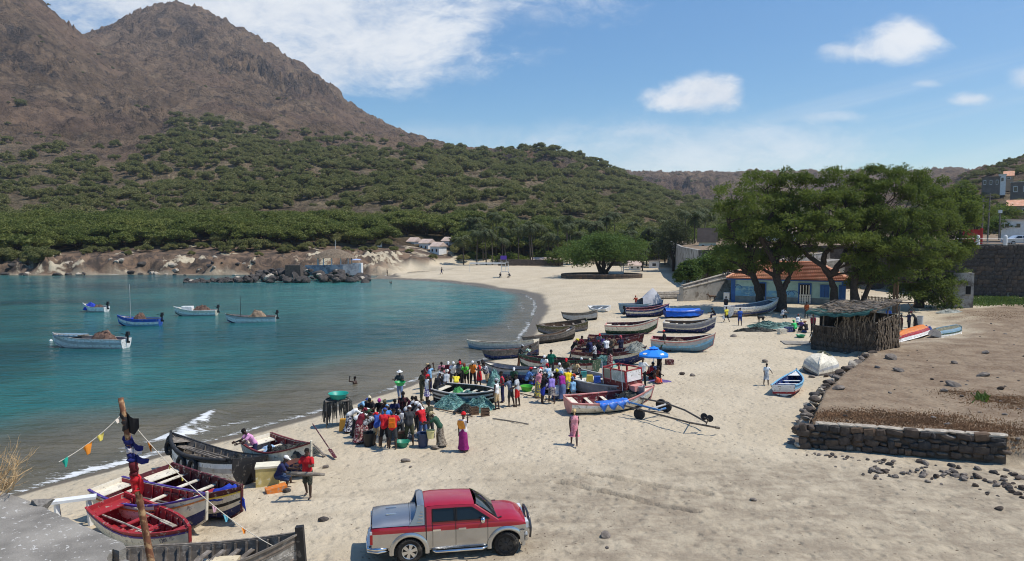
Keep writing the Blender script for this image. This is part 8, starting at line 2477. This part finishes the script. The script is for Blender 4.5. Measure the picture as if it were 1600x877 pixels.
yo = MB().box((0, 0, .36), (.85, .6, .72)).obj("foam_chest", mat("yellowed_foam", c8(206, 186, 120), .85, .2, 3., col2=c8(226, 216, 180), thr=(.56, .66)), None, loc=yb, rot=(0, 0, R(14))); tag(yo, "yellowed foam fish chest standing by the seated men", "chest")
MB().box((0, 0, .76), (.9, .65, .08)).obj("lid", mat("pale_lid", c8(220, 212, 188), .8, .15, 4.), yo)
rs = MB().box((0, 0, .10), (.75, .38, .2)).obj("red_board", PT['orange'], None, loc=G(432, 768), rot=(0, R(-6), R(30))); tag(rs, "faded red wooden board on the sand by the seated men", "board")
for k, (u, v, s_) in enumerate(((437, 767, .35), (449, 768, .3), (510, 732, .26))):
 if k < 2: tag(link("rock", ROCKS[k + 2], None, G(u, v) + Vector((0, 0, .05)), (0, 0, k), (s_ * 1.2, s_, s_ * .8)), ("grey stone left of the seated man's feet", "grey stone under the seated man's feet")[k], "rock")
for (u, v, lb, r_) in ((758, 650, "small brown crate standing by the right net mound", 8), (741, 648, "small grey brown crate before the turquoise net", 20), (716, 645, "dark piece of wreckage wood in front of the turquoise net", 60)):
 c = MB()
 if r_ < 60:
  for z in (.05, .2, .35): c.box((0, -.17, z), (.45, .025, .1)).box((0, .17, z), (.45, .025, .1)).box((-.21, 0, z), (.025, .31, .1)).box((.21, 0, z), (.025, .31, .1))
  for sx in (-.19, .19):
   for sy in (-.14, .14): c.box((sx, sy, .2), (.03, .03, .42))
 else:
  c.bar((-.4, 0, .1), (.35, .12, .16), .14, .1).bar((.1, -.1, .08), (.45, .1, .12), .1, .06)
 tag(c.obj("crate" if r_ < 60 else "wreckage", BROWNW if r_ != 60 else PT['black'], None, loc=G(u, v), rot=(0, 0, R(r_))), lb, "crate" if r_ < 60 else "wood")
p = G(528, 664)
nr_ = empty("net_rack", p, R(10), "dark net hung on a wooden rack at the left of the crowd", "rack")
for sx in (-.55, .55):
 for sy in (-.35, .35): MB().tube([(sx, sy, -.1), (sx, sy, 1.35)], .03, 5).obj("post", GREYW, nr_)
MB().box((0, 0, 1.33), (1.2, .8, .05)).obj("shelf", GREYW, nr_)
rnd = random.Random(6); b = MB()
for k in range(170):
 a = rnd.uniform(0, 2 * PI); x, y = .66 * math.cos(a), .46 * math.sin(a)
 b.tube([(x * .8, y * .8, 1.4), (x * 1.05, y * 1.05, 1.15 + rnd.uniform(-.1, .1)), (x * rnd.uniform(.95, 1.25), y * 1.1, rnd.uniform(.15, .8))], [.035, .03, .012], 4)
o = b.obj("hanging_net", NETD, nr_); o['kind'] = 'stuff'
tub("basin", "teal plastic basin on top of the net rack", "basin", p + Vector((.05, 0, 1.36)), .36, .5, .3, PLT("teal", (34, 150, 132)))
tag(MB().box((0, 0, .3), (.4, .3, .6), taper=.8).obj("jerrycan", PLT("amber", (196, 142, 48)), None, loc=G(537, 673)), "amber jerrycan at the foot of the net rack", "jerrycan")
heap("net_heap", "catch of fish and net in the middle of the crowd", "net", G(611, 684), 1.5, .9, .5, mat("grey_catch", (.25, .26, .25), .6, .3, 6., .02, 18., col2=(.10, .10, .10), thr=(.5, .62)), 101, 80)
heap("cloth_heap", "purple mat and cloth on the sand under the parasol", "cloth", G(1031, 596), .8, .45, .14, cmat((92, 78, 128)), 103, 0)
for (u, v, lb, c, s_) in ((1046, 570, "low brown wooden box on the sand right of the parasol", 'maroon', .55), (1222, 522, "pale crate standing before the spread net", 'cream', .7), (1232, 519, "blue fish crate beside the pale one", 'dkblue', .7), (1274, 527, "white box on the plinth of the shelter", 'white', .6)):
 o = MB().box((0, 0, .17 * s_ * 2), (s_, s_ * .7, .34 * s_ * 2)).obj("crate", PT[c], None, loc=G(u, v), rot=(0, 0, R(12))); tag(o, lb, "crate")
tub("basin", "green basin on the sand at the seated group by the shelter", "basin", G(1251, 527), .28, .4, .2, PLT("basin_green2", (30, 130, 90)))
tub("oil_drum", "pale oil drum standing right of the shelter", "drum", G(1437, 508), .3, .3, .9, PT['ltgrey'])
slab = MB().box((0, 0, .03), (3.0, 2.0, .10)).obj("concrete_slab", CONC, None, loc=G(1252, 537), rot=(0, 0, R(-8))); tag(slab, "flat concrete slab on the sand at the foot of the shelter", "slab")
tp = G(1412, 487)
tb = empty("trestle_table", tp, 0, "dark trestle table right of the shelter under the tree", "table")
MB().box((0, 0, 1.05), (2.4, .8, .06)).obj("table_top", BROWNW, tb)
for sx in (-.9, .9):
 for s_ in (-1, 1): MB().bar((sx - .4 * s_, 0, 0), (sx + .4 * s_, 0, 1.0), .08, .06).obj("leg", BROWNW, tb)
a, b_ = G(1346, 473), G(1402, 478)
fc = empty("picket_fence", a, math.atan2((b_ - a).y, (b_ - a).x), "low brown picket fence behind the shelter", "fence")
n = 26; Lf = (b_ - a).xy.length
for k in range(n): MB().box((Lf * k / (n - 1), 0, .45), (.10, .03, 1.0)).obj("picket", BROWNW, fc)
for z in (.3, .8): MB().bar((0, .04, z), (Lf, .04, z), .04, .07).obj("rail", BROWNW, fc)
for k, (u, v) in enumerate(((1396, 490), (1401, 490))):
 tag(MB().tube([(0, 0, -.2), (0, 0, 4.2)], .14, 7).obj("wooden_post", BROWNW, None, loc=G(u, v)), ("left of the two dark posts behind the shelter", "right of the two dark posts behind the shelter")[k], "post")
heap("net_heap", "small pile of white boards and rope on the terrace behind the upturned boats", "boards", G(1483, 489), 1.6, .6, .4, NETW, 111, 40)
def dog(label, at, rz, s=1.0, m=None):
 b = MB()
 cap_(b, (-.27, 0, .47), (.05, 0, .48), .095, .105); cap_(b, (.05, 0, .48), (.26, 0, .47), .11, .125)
 cap_(b, (.30, 0, .52), (.46, 0, .68), .075, .06); egg(b, (.52, 0, .71), .085, .06, .062); cap_(b, (.56, 0, .70), (.68, 0, .66), .042, .026)
 for sy in (-1, 1):
  cap_(b, (.48, sy * .045, .76), (.46, sy * .075, .80), .022, .012)
  cap_(b, (.24, sy * .07, .42), (.25, sy * .075, .24), .052, .032); cap_(b, (.25, sy * .075, .24), (.22, sy * .075, .03), .028, .02); cap_(b, (.22, sy * .075, .02), (.27, sy * .075, .018), .022, .018)
  cap_(b, (-.27, sy * .07, .43), (-.18, sy * .075, .27), .072, .04); cap_(b, (-.18, sy * .075, .27), (-.31, sy * .075, .17), .034, .024); cap_(b, (-.31, sy * .075, .17), (-.28, sy * .075, .03), .022, .02); cap_(b, (-.28, sy * .075, .02), (-.23, sy * .075, .018), .022, .018)
 cap_(b, (-.34, 0, .52), (-.5, 0, .44), .03, .018); cap_(b, (-.5, 0, .44), (-.62, 0, .5), .018, .01)
 me = remesh("dog", b, .012, .5, 2); me.materials.clear(); me.materials.append(m)
 return tag(link("dog", me, None, G(*at), (0, 0, R(rz)), s), label, "dog")
dog("brown dog standing on the sand before the ramp wall", (1113, 470), 175, 1.25, mat("brown_fur", (.13, .075, .045), .9, .3, 6.))
dog("dark dog sniffing at the spread green net", (1189, 504), 200, 1.15, mat("black_fur", (.03, .026, .024), .9, .3, 6.))
def car_paint(name, rgb, metal=.0, rough=.32, dust=.25):
 return mat(name, rgb, rough, .05, 2., 0., metal=metal, col2=tuple(min(1, c * .75 + .07) for c in rgb), thr=(.58, .58 + .5 - dust), scale2=1.6, coat=.6, spec=.5)
def pickup():
 RED = car_paint("pickup_red", (.36, .006, .020)); SIL = car_paint("pickup_silver", (.52, .52, .51), .85, .27)
 GRYT = car_paint("tonneau_silver_grey", (.36, .37, .385), .75, .33); CH = mat("chrome", (.75, .75, .75), .12, .05, 2., metal=1.)
 BLK = mat("black_trim", (.012, .012, .013), .55, .2, 4.); GL = mat("tinted_glass", (.010, .013, .017), .06, .1, 1., spec=.42)
 TY = mat("dusty_tyre", (.028, .026, .024), .9, .25, 6., .004, 30., col2=(.20, .165, .12), thr=(.50, .72), scale2=5.); AL = mat("alloy_rim", (.62, .62, .61), .3, .1, 3., metal=.85); DKR = mat("dark_rim", (.05, .048, .045), .6, .3, 5.)
 TAIL = mat("tail_lamp_red", (.42, .012, .014), .2, .1, 2., coat=.5); LENS = mat("clear_lens", (.62, .64, .64), .1, .1, 2., spec=.7)
 pr, pf = Vector(at_z(640, 874, 1.22)), Vector(at_z(791, 862.5, 1.22))
 d = pf - pr; rz = math.atan2(d.y, d.x)
 sc_ = d.xy.length / 2.96
 n = Vector((math.sin(rz), -math.cos(rz), 0))
 org = pr - n * .78 * sc_
 org.z = (hz(pr.x, pr.y) + hz(pf.x, pf.y)) / 2 - .02
 root = empty("pickup_truck", org, rz, "red and silver double cab pickup parked on the packed sand", "pickup")
 root.scale = (sc_,) * 3
 HW = .86
 def width(x, z):
  w_ = HW
  w_ -= .10 * max(0, (z - .95) / .95) ** 1.3 * (1 if x < 2.95 else 1.0)
  w_ -= .035 * max(0, (.62 - z) / .3)
  w_ -= .09 * max(0, (x - 3.1) / .54) ** 2
  w_ -= .03 * max(0, (-.85 - x) / .3) ** 2
  return w_
 xs = sorted(set(list(np.linspace(-1.12, 3.64, 84)) + [1.02, 1.06, 2.42]))
 def bottom(x):
  z = .40 if x < 3.35 else .42
  if x < -.62: z = .52
  for cx in (0, 2.96):
   r_ = .47
   if abs(x - cx) < r_: z = max(z, .37 + math.sqrt(r_ * r_ - (x - cx) ** 2))
  return z
 def belt(x):
  if x < .98: return 1.14
  if x < 2.45: return 1.16
  return 1.16 - .01 * (x - 2.45) - .16 * max(0, (x - 3.0) / .64) ** 2
 SPL = .955
 body = MB()
 for s in (-1, 1):
  lines = []
  fr = [0, .2, .4, .6, .8, 1.0]
  for f in fr:
   lines.append([(x, s * width(x, bottom(x) + (SPL - bottom(x)) * f), bottom(x) + (SPL - bottom(x)) * f if bottom(x) < SPL else SPL) for x in xs])
  body.grid(lines, 1)
  lines = []
  for f in (0, .35, .7, 1.0):
   lines.append([(x, s * (width(x, SPL + (belt(x) - SPL) * f) - (.0 if f < .9 else .025)), SPL + (belt(x) - SPL) * f) for x in xs])
  body.grid(lines, 0)
  body.grid([[(x, s * .55, bottom(x)) for x in xs], [(x, s * width(x, .5), bottom(x)) for x in xs]], 2)
 body.grid([[(x, -.55, bottom(x)) for x in xs], [(x, .55, bottom(x)) for x in xs]], 2)
 bx = [x for x in xs if x >= 2.15]
 def hood(x, y):
  c = belt(x)
  return c + (.085 * (1 - (y / .86) ** 4)) * min(1, (3.64 - x) / .22 + .15) * (1.0 if x < 3.3 else max(.2, 1 - (x - 3.3) * 1.6)) + (.015 if abs(y) < .36 and x < 3.4 else 0)
 body.grid([[(x, yy * (width(x, belt(x)) - .025), hood(x, yy * .86)) for x in bx] for yy in np.linspace(-1, 1, 17)], 0)
 def cap_end(x, ind):
  zz = [bottom(x) + (SPL - bottom(x)) * f for f in (0, .5, 1.0)] + [belt(x)]
  body.grid([[(x, yy * (width(x, z) - (.025 if z > 1.0 else 0)), z) for z in zz] for yy in np.linspace(-1, 1, 9)], ind)
 cap_end(xs[0], 1); cap_end(xs[-1], 0)
 body.obj("body", [RED, SIL, BLK], root, 'auto')
 for s in (-1, 1):
  for cx in (0, 2.96):
   q = MB(); th = np.linspace(R(-8), R(188), 26)
   prof = ((.47, .0), (.47, .045), (.53, .055), (.60, .012))
   q.grid([[(cx + r_ * math.cos(t), s * (width(cx + r_ * math.cos(t), .7) + o), .37 + r_ * math.sin(t) * .985) for t in th] for r_, o in prof])
   q.obj("wheel_flare", SIL, root, True)
 def prof(x):                     # roof height along the cab
  return np.interp(x, [1.02, 1.1, 1.4, 2.0, 2.35, 2.5], [1.74, 1.765, 1.785, 1.775, 1.735, 1.69])
 def cabw(x, z): return .845 - .155 * max(0, (z - 1.14) / .62) ** 1.25
 rx = list(np.linspace(1.02, 2.34, 14))
 cab = MB()
 cab.grid([[(x, yy * cabw(x, prof(x)) , prof(x) - .045 * yy ** 6 - .02 * yy ** 2 + .018) for x in rx] for yy in np.linspace(-1, 1, 15)])
 def wsx(z): return 2.34 + (1.735 - z) / (1.735 - 1.17) * .66    # windscreen line
 for s in (-1, 1):
  side = lambda x, z, o=0.: (x, s * (cabw(x, z) + o), z)
  def strip(pts):
   cab.poly([side(*p) for p in pts])
  top = lambda x: prof(x) - .045
  strip([(1.02, 1.13), (1.30, 1.13), (1.27, 1.23), (1.27, 1.64), (1.02, 1.70)])
  for x0, x1 in ((1.02, 1.3), (1.3, 1.6), (1.6, 1.9), (1.9, 2.2), (2.2, 2.34)):
   a = 1.64
   strip([(x0, min(a, top(x0) - .06)), (x1, min(a, top(x1) - .06)), (x1, top(x1)), (x0, top(x0))])
  strip([(1.27, 1.13), (2.90, 1.13), (2.78, 1.225), (1.27, 1.225)])
  strip([(2.90, 1.13), (3.0, 1.13), (2.34, 1.69), (2.27, 1.635), (2.74, 1.225)])
  cab.poly([(wsx(1.17), s * .80, 1.17), (2.36, s * (cabw(2.34, 1.735) - .0), 1.715), (2.34, s * cabw(2.34, 1.69), 1.69), (3.0, s * cabw(3., 1.16), 1.14)])
 cab.grid([[(1.02, yy * cabw(1.02, z), z) for z in (1.13, 1.35, 1.55, 1.72)] for yy in np.linspace(-1, 1, 7)])
 cab.obj("cab", RED, root, 'auto')
 for s in (-1, 1):
  side = lambda x, z, o=-.012: (x, s * (cabw(x, z) + o), z)
  for nm, pts in (("rear_side_window", [(1.30, 1.235), (1.84, 1.235), (1.84, 1.63), (1.30, 1.63)]), ("front_side_window", [(1.88, 1.235), (2.72, 1.235), (2.28, 1.62), (1.88, 1.63)])):
   q = MB(); q.poly([side(*p) for p in pts]); q.obj(nm, GL, root)
   q = MB(); pp = [Vector(side(p[0], p[1], .004)) for p in pts]
   for a, b in zip(pp, pp[1:] + pp[:1]): q.bar(a, b, .022, .03, up=(0, 1, 0))
   q.obj("window_rubber", BLK, root)
  q = MB(); q.poly([side(1.81, 1.22, .008), side(1.90, 1.22, .008), side(1.90, 1.645, .008), side(1.81, 1.645, .008)]); q.obj("door_pillar", BLK, root)
  q = MB()
  for x in (1.06, 1.30, 1.86, 2.66):
   zt = 1.22 if x > 1.1 else 1.70
   pts = [(x + (.0 if z > .62 else .0), s * ((width(x, z) if z < 1.14 else cabw(x, z)) + .004), z) for z in np.linspace(.47, zt, 9)]
   for a, b in zip(pts[:-1], pts[1:]): q.bar(a, b, .012 if x > 1.1 else .03, .01, up=(0, 1, 0))
  q.obj("panel_gap", BLK, root)
  for x in (1.40, 2.02):
   h = MB().box((x, s * (width(x, .99) + .018), .985), (.19, .04, .055)).obj("door_handle", CH, root)
  q = MB().tube([(.66, s * .84, .36), (.8, s * .93, .335), (2.2, s * .93, .335), (2.36, s * .86, .36)], .04, 8); q.obj("side_step", CH, root, True)
  q = MB(); q.box((1.52, s * .80, .41), (1.9, .06, .08)); q.obj("sill", SIL, root)
  mr = MB(); mr.lathe([(.0, -.06), (.07, -.055), (.105, -.01), (.10, .04), (.0, .055)], 14, c=(2.52, s * 1.0, 1.26), axis='x', sx=1.05, sy=.85); mo = mr.obj("mirror", CH, root, True)
  MB().bar((2.56, s * .82, 1.20), (2.53, s * .95, 1.23), .04, .04).obj("mirror_arm", BLK, mo)
  MB().poly([(2.456, s * 1.0 - .06, 1.20), (2.456, s * 1.0 + .06, 1.20), (2.456, s * 1.0 + .06, 1.33), (2.456, s * 1.0 - .06, 1.33)]).obj("mirror_glass", GL, mo)
 q = MB(); q.grid([[(wsx(z) + .015 + .05 * (1 - yy * yy), yy * (.79 - .12 * (z - 1.17) / .56), z) for z in np.linspace(1.185, 1.715, 5)] for yy in np.linspace(-1, 1, 9)]); q.obj("windscreen", GL, root, True)
 q = MB(); q.poly([(1.008, -.6, 1.28), (1.008, .6, 1.28), (1.008, .55, 1.62), (1.008, -.55, 1.62)]); q.obj("rear_window", GL, root)
 MB().bar((2.95, -.5, 1.235), (2.78, .1, 1.32), .015, .015).bar((2.95, .15, 1.235), (2.78, .6, 1.32), .015, .015).obj("wiper", BLK, root)
 q = MB(); q.poly([(2.97, -.78, 1.195), (3.10, -.74, 1.215), (3.10, .74, 1.215), (2.97, .78, 1.195)]); q.obj("cowl_grille", BLK, root)
 lid = MB()
 def lz(x): return np.interp(x, [-1.14, -.9, .2, .55, .8, .9], [1.30, 1.36, 1.42, 1.44, 1.47, 1.5])
 lx = np.linspace(-1.14, .66, 15)
 lid.grid([[(x, yy * (.83 - (0 if abs(yy) < .99 else 0)), 1.165 + (lz(x) - 1.165) * (1 - abs(yy) ** 5) if abs(yy) < .999 else 1.16) for x in lx] for yy in (-1, -.97, -.9, -.75, -.5, -.2, 0, .2, .5, .75, .9, .97, 1)])
 lid.poly([(lx[0], yy * .83, 1.165 + (lz(lx[0]) - 1.165) * (1 - abs(yy) ** 5) if abs(yy) < .999 else 1.15) for yy in (-1, -.97, -.9, -.75, -.5, 0, .5, .75, .9, .97, 1)])
 lid.poly([(lx[-1], yy * .83, 1.165 + (lz(lx[-1]) - 1.165) * (1 - abs(yy) ** 5) if abs(yy) < .999 else 1.15) for yy in (-1, -.97, -.9, -.75, -.5, 0, .5, .75, .9, .97, 1)])
 lo = lid.obj("tonneau_lid", GRYT, root, 'auto')
 q = MB(); pts = [(.10, yy * .832, 1.17 + (lz(.1) - 1.165) * (1 - abs(yy) ** 5)) for yy in np.linspace(-.97, .97, 15)]
 for a, b in zip(pts[:-1], pts[1:]): q.bar(a, b, .018, .012)
 q.obj("lid_joint", BLK, lo)
 for sy in (-.35, .2): MB().box((-.55, sy, lz(-.5) + .012), (.34, .05, .03)).obj("lid_latch", CH, lo)
 fin = MB()
 for s in (-1, 1):
  o_ = [(.02, 1.155), (1.00, 1.155), (1.00, 1.74), (.86, 1.79), (.70, 1.76), (.58, 1.56), (.40, 1.38), (.2, 1.27)]
  a = [(x, s * (.845 - .14 * max(0, (z - 1.15) / .62) ** 1.2), z) for x, z in o_]
  b = [(x, y - s * .12, z) for x, y, z in a]
  k = len(a)
  fin.add(a + b, [tuple(range(k)), tuple(range(k, 2 * k))[::-1]] + [(i, (i + 1) % k, k + (i + 1) % k, k + i) for i in range(k)])
 hp = [(yy, 1.76 + .05 * (1 - yy ** 4)) for yy in np.linspace(-1, 1, 11)]
 fin.grid([[(.70, yy * .70, z - .02) for yy, z in hp], [(.86, yy * .70, z + .03) for yy, z in hp], [(1.0, yy * .70, z - .01) for yy, z in hp], [(1.0, yy * .70, z - .14) for yy, z in hp], [(.74, yy * .70, z - .14) for yy, z in hp], [(.70, yy * .70, z - .02) for yy, z in hp]])
 fb = fin.obj("sport_bar", GRYT, root, 'auto')
 for s in (-1, 1):
  for k in range(4):
   z = 1.26 + .105 * k
   MB().box((.80 + .03 * k, s * (.852 - .14 * max(0, (z - 1.15) / .62) ** 1.2), z), (.26 - .05 * k, .02, .024)).obj("vent_slot", CH if k % 2 else SIL, fb)
 for s in (-1, 1):
  MB().box((-1.13, s * .785, .80), (.08, .13, .30)).obj("tail_lamp", TAIL, root)
  MB().box((-1.135, s * .785, 1.0), (.07, .13, .09)).obj("reverse_lamp", LENS, root)
 MB().bar((-1.145, -.7, .92), (-1.145, .7, .92), .02, .4).obj("tailgate", SIL, root)
 for z, r_ in ((.50, .045), (.42, .04)):
  MB().tube([(-.60, -.80, z), (-.95, -.87, z), (-1.22, -.78, z), (-1.27, 0, z), (-1.22, .78, z), (-.95, .87, z), (-.60, .80, z)], r_, 8).obj("rear_bumper_tube", CH, root, True)
 MB().box((-1.2, 0, .50), (.10, 1.3, .10)).obj("rear_bumper", SIL, root)
 fbm = MB(); fx = np.linspace(-1, 1, 13)
 fbm.grid([[(3.50 + .24 * (1 - abs(y) ** 3) + dx, y * (.90 - .02), z) for y in fx] for dx, z in ((.0, .80), (.03, .72), (.05, .58), (.0, .44), (-.1, .40))])
 for s in (-1, 1):
  fbm.grid([[(3.38, s * .885, z) for z in (.80, .58, .42)], [(3.51, s * .885, z) for z in (.80, .58, .42)]])
 fbm.obj("front_bumper", SIL, root, True)
 for s in (-1, 1):
  MB().box((3.61, s * .62, .93), (.10, .34, .19)).obj("headlight", LENS, root)
  MB().box((3.56, s * .80, .68), (.10, .03, .06)).obj("side_marker", LENS, root)
  MB().box((3.52, s * .845, .66), (.2, .02, .05)).obj("indicator", LENS, root)
 MB().box((3.64, 0, .92), (.05, .84, .20)).obj("grille", CH, root)
 bb = MB()
 bb.tube([(3.98, -.74, .50), (4.02, -.66, .78), (3.99, -.56, 1.05), (3.97, -.3, 1.14), (3.98, 0, 1.15), (3.97, .3, 1.14), (3.99, .56, 1.05), (4.02, .66, .78), (3.98, .74, .50)], .035, 8)
 bb.tube([(4.02, -.68, .72), (4.05, 0, .70), (4.02, .68, .72)], .03, 8)
 for y in (-.28, .28): bb.tube([(3.97, y, 1.12), (4.04, y, .5)], .028, 8)
 bb.obj("bull_bar", mat("dark_bar_metal", (.10, .10, .105), .35, .1, 3., metal=.8), root, True)
 for o in root.children:
  if o.name.startswith('bull_bar'): o.location.x = -.26
 keep = ('cab', 'rear_side_window', 'front_side_window', 'window_rubber', 'door_pillar', 'panel_gap', 'door_handle', 'mirror', 'windscreen', 'rear_window', 'wiper', 'cowl_grille', 'tonneau_lid', 'lid_joint', 'lid_latch', 'sport_bar', 'vent_slot')
 for o in root.children_recursive:
  if o.name.split('.')[0].startswith(keep):
   for v in o.data.vertices:
    v.co.x = float(np.interp(v.co.x, [-1.3, -.9, 0, .7, 1.02, 1.30, 1.86, 2.34, 2.66, 3.0, 3.3], [-1.26, -.86, -.02, .24, .47, .70, 1.40, 1.98, 2.38, 2.72, 3.05]))
    if v.co.z > 1.16: v.co.z = 1.16 + (v.co.z - 1.16) * .90
 MB().box((1.4, 0, .42), (4.3, 1.0, .16)).box((0, 0, .37), (.14, 1.3, .14)).box((2.96, 0, .37), (.14, 1.3, .14)).obj("chassis", BLK, root)
 def wheel(cx, s, rimm, steer, spokes):
  Rr = .385
  t = MB().lathe([(.22, -.10), (.25, -.125), (.345, -.13), (.378, -.105), (Rr, -.06), (Rr, .06), (.378, .105), (.345, .13), (.25, .125), (.22, .10)], 40, axis='y')
  for k in range(40):
   a = 2 * PI * k / 40
   for y in (-.075, .075): t.box((Rr * math.cos(a), y, Rr * math.sin(a)), (.018, .07, .03), ry=-a)
  to = t.obj("wheel", TY, root, 'auto', loc=(cx, s * .775, .375), rot=(0, 0, steer))
  MB().lathe([(.0, .06), (.20, .06), (.215, .11), (.235, .118), (.235, .10), (.22, .0)], 28, axis='y').obj("rim_barrel", DKR, to, 'auto', rot=(PI if s < 0 else 0, 0, 0)).scale = (1, -1, 1) if s > 0 else (1, -1, 1)
  r_ = MB()
  y = s * .105
  for k in range(spokes):
   a = 2 * PI * k / spokes + .3
   c, s2 = math.cos(a), math.sin(a); px_, pz = -s2, c
   r_.prism([(c * .05 + px_ * .035, y, s2 * .05 + pz * .035), (c * .05 - px_ * .035, y, s2 * .05 - pz * .035), (c * .218 - px_ * .058, y, s2 * .218 - pz * .058), (c * .225, y, s2 * .225), (c * .218 + px_ * .058, y, s2 * .218 + pz * .058)], (0, -s * .03, 0))
  r_.lathe([(0, -.02), (.07, -.02), (.075, .02), (.05, .035), (0, .035)], 16, c=(0, y, 0), axis='y')
  q = np.linspace(0, 2 * PI, 29)
  r_.tube([(.226 * math.cos(a), y, .226 * math.sin(a)) for a in q], .014, 6, cap=False)
  r_.obj("rim", rimm, to, 'auto')
 wheel(0, -1, AL, 0, 6); wheel(0, 1, AL, 0, 6); wheel(2.96, -1, DKR, R(-20), 7); wheel(2.96, 1, AL, R(-20), 6)
 for x, y in ((1.6, -.36), (1.6, .36), (.85, 0)):
  MB().box((x, y, 1.2), (.2, .5 if x > 1.5 else 1.2, .62)).obj("seat", BLK, root)
pickup()
def parked_car():
 p = at_y(1590, 380.5, 107.0)
 PA = car_paint("pale_car_paint", (.52, .55, .60), .3, .3); GL = GLASS
 root = empty("parked_car", (p[0] + .4, 107.0, 8.66), R(-10), "pale silver car parked on the road at the right edge", "car")
 x = [-2.1, -2.05, -1.4, -.75, .55, 1.1, 1.95, 2.1]; zt = [.72, .86, .92, 1.38, 1.40, .95, .82, .62]
 b = MB()
 for s in (-1, 1): b.grid([[(a, s * .82, .28) for a in x], [(a, s * .84, min(z, .9)) for a, z in zip(x, zt)]])
 b.grid([[(a, s * (.84 if z <= .95 else .66), z) for a, z in zip(x, zt)] for s in (-1, -.5, 0, .5, 1)])
 for s in (-1, 1):
  b.poly([(-1.4, s * .84, .9), (1.1, s * .84, .9), (.55, s * .66, 1.4), (-.75, s * .66, 1.38)])
 b.grid([[(-2.1, -.82, .28), (-2.1, .82, .28)], [(-2.1, -.84, .72), (-2.1, .84, .72)]]); b.grid([[(2.1, -.82, .28), (2.1, .82, .28)], [(2.1, -.84, .62), (2.1, .84, .62)]])
 b.obj("body", PA, root, 'auto')
 for s in (-1, 1):
  for pts in ([(-1.1, .95), (-.1, .95), (-.1, 1.32), (-.68, 1.31)], [(0, .95), (.95, .95), (.5, 1.33), (0, 1.33)]):
   q = MB(); q.poly([(a, s * (.85 - .18 * (z - .9) / .5), z) for a, z in pts]); q.obj("side_window", GL, root)
  for cx in (-1.3, 1.3):
   w_ = MB().lathe([(.0, -.1), (.28, -.1), (.31, -.06), (.31, .06), (.28, .1), (0, .1)], 18, c=(cx, s * .76, .31), axis='y').obj("wheel", PT['tyre'], root, 'auto')
   MB().lathe([(.0, -.12), (.18, -.115), (.18, .115), (0, .12)], 12, c=(cx, s * .76, .31), axis='y').obj("rim", GALV, w_)
 q = MB(); q.poly([(.60, -.6, 1.37), (.60, .6, 1.37), (1.08, .7, .97), (1.08, -.7, .97)]); q.obj("windscreen", GL, root)
 for s in (-1, 1): MB().box((2.09, s * .6, .62), (.06, .3, .13)).obj("headlight", mat("lamp_glass", (.7, .7, .7), .2), root)
parked_car()
def haze():
 m = bpy.data.materials.new("haze_air"); m.use_nodes = True
 g = NT(m.node_tree)
 v = g.n('ShaderNodeVolumePrincipled', i={'Color': (.80, .87, .97, 1), 'Density': .00011, 'Anisotropy': .25})
 g.n('ShaderNodeOutputMaterial', i={1: v.outputs[0]})
 tag(MB().box((0, 1500, 454), (7400, 3260, 920)).obj("haze", m), kind='stuff')
haze()
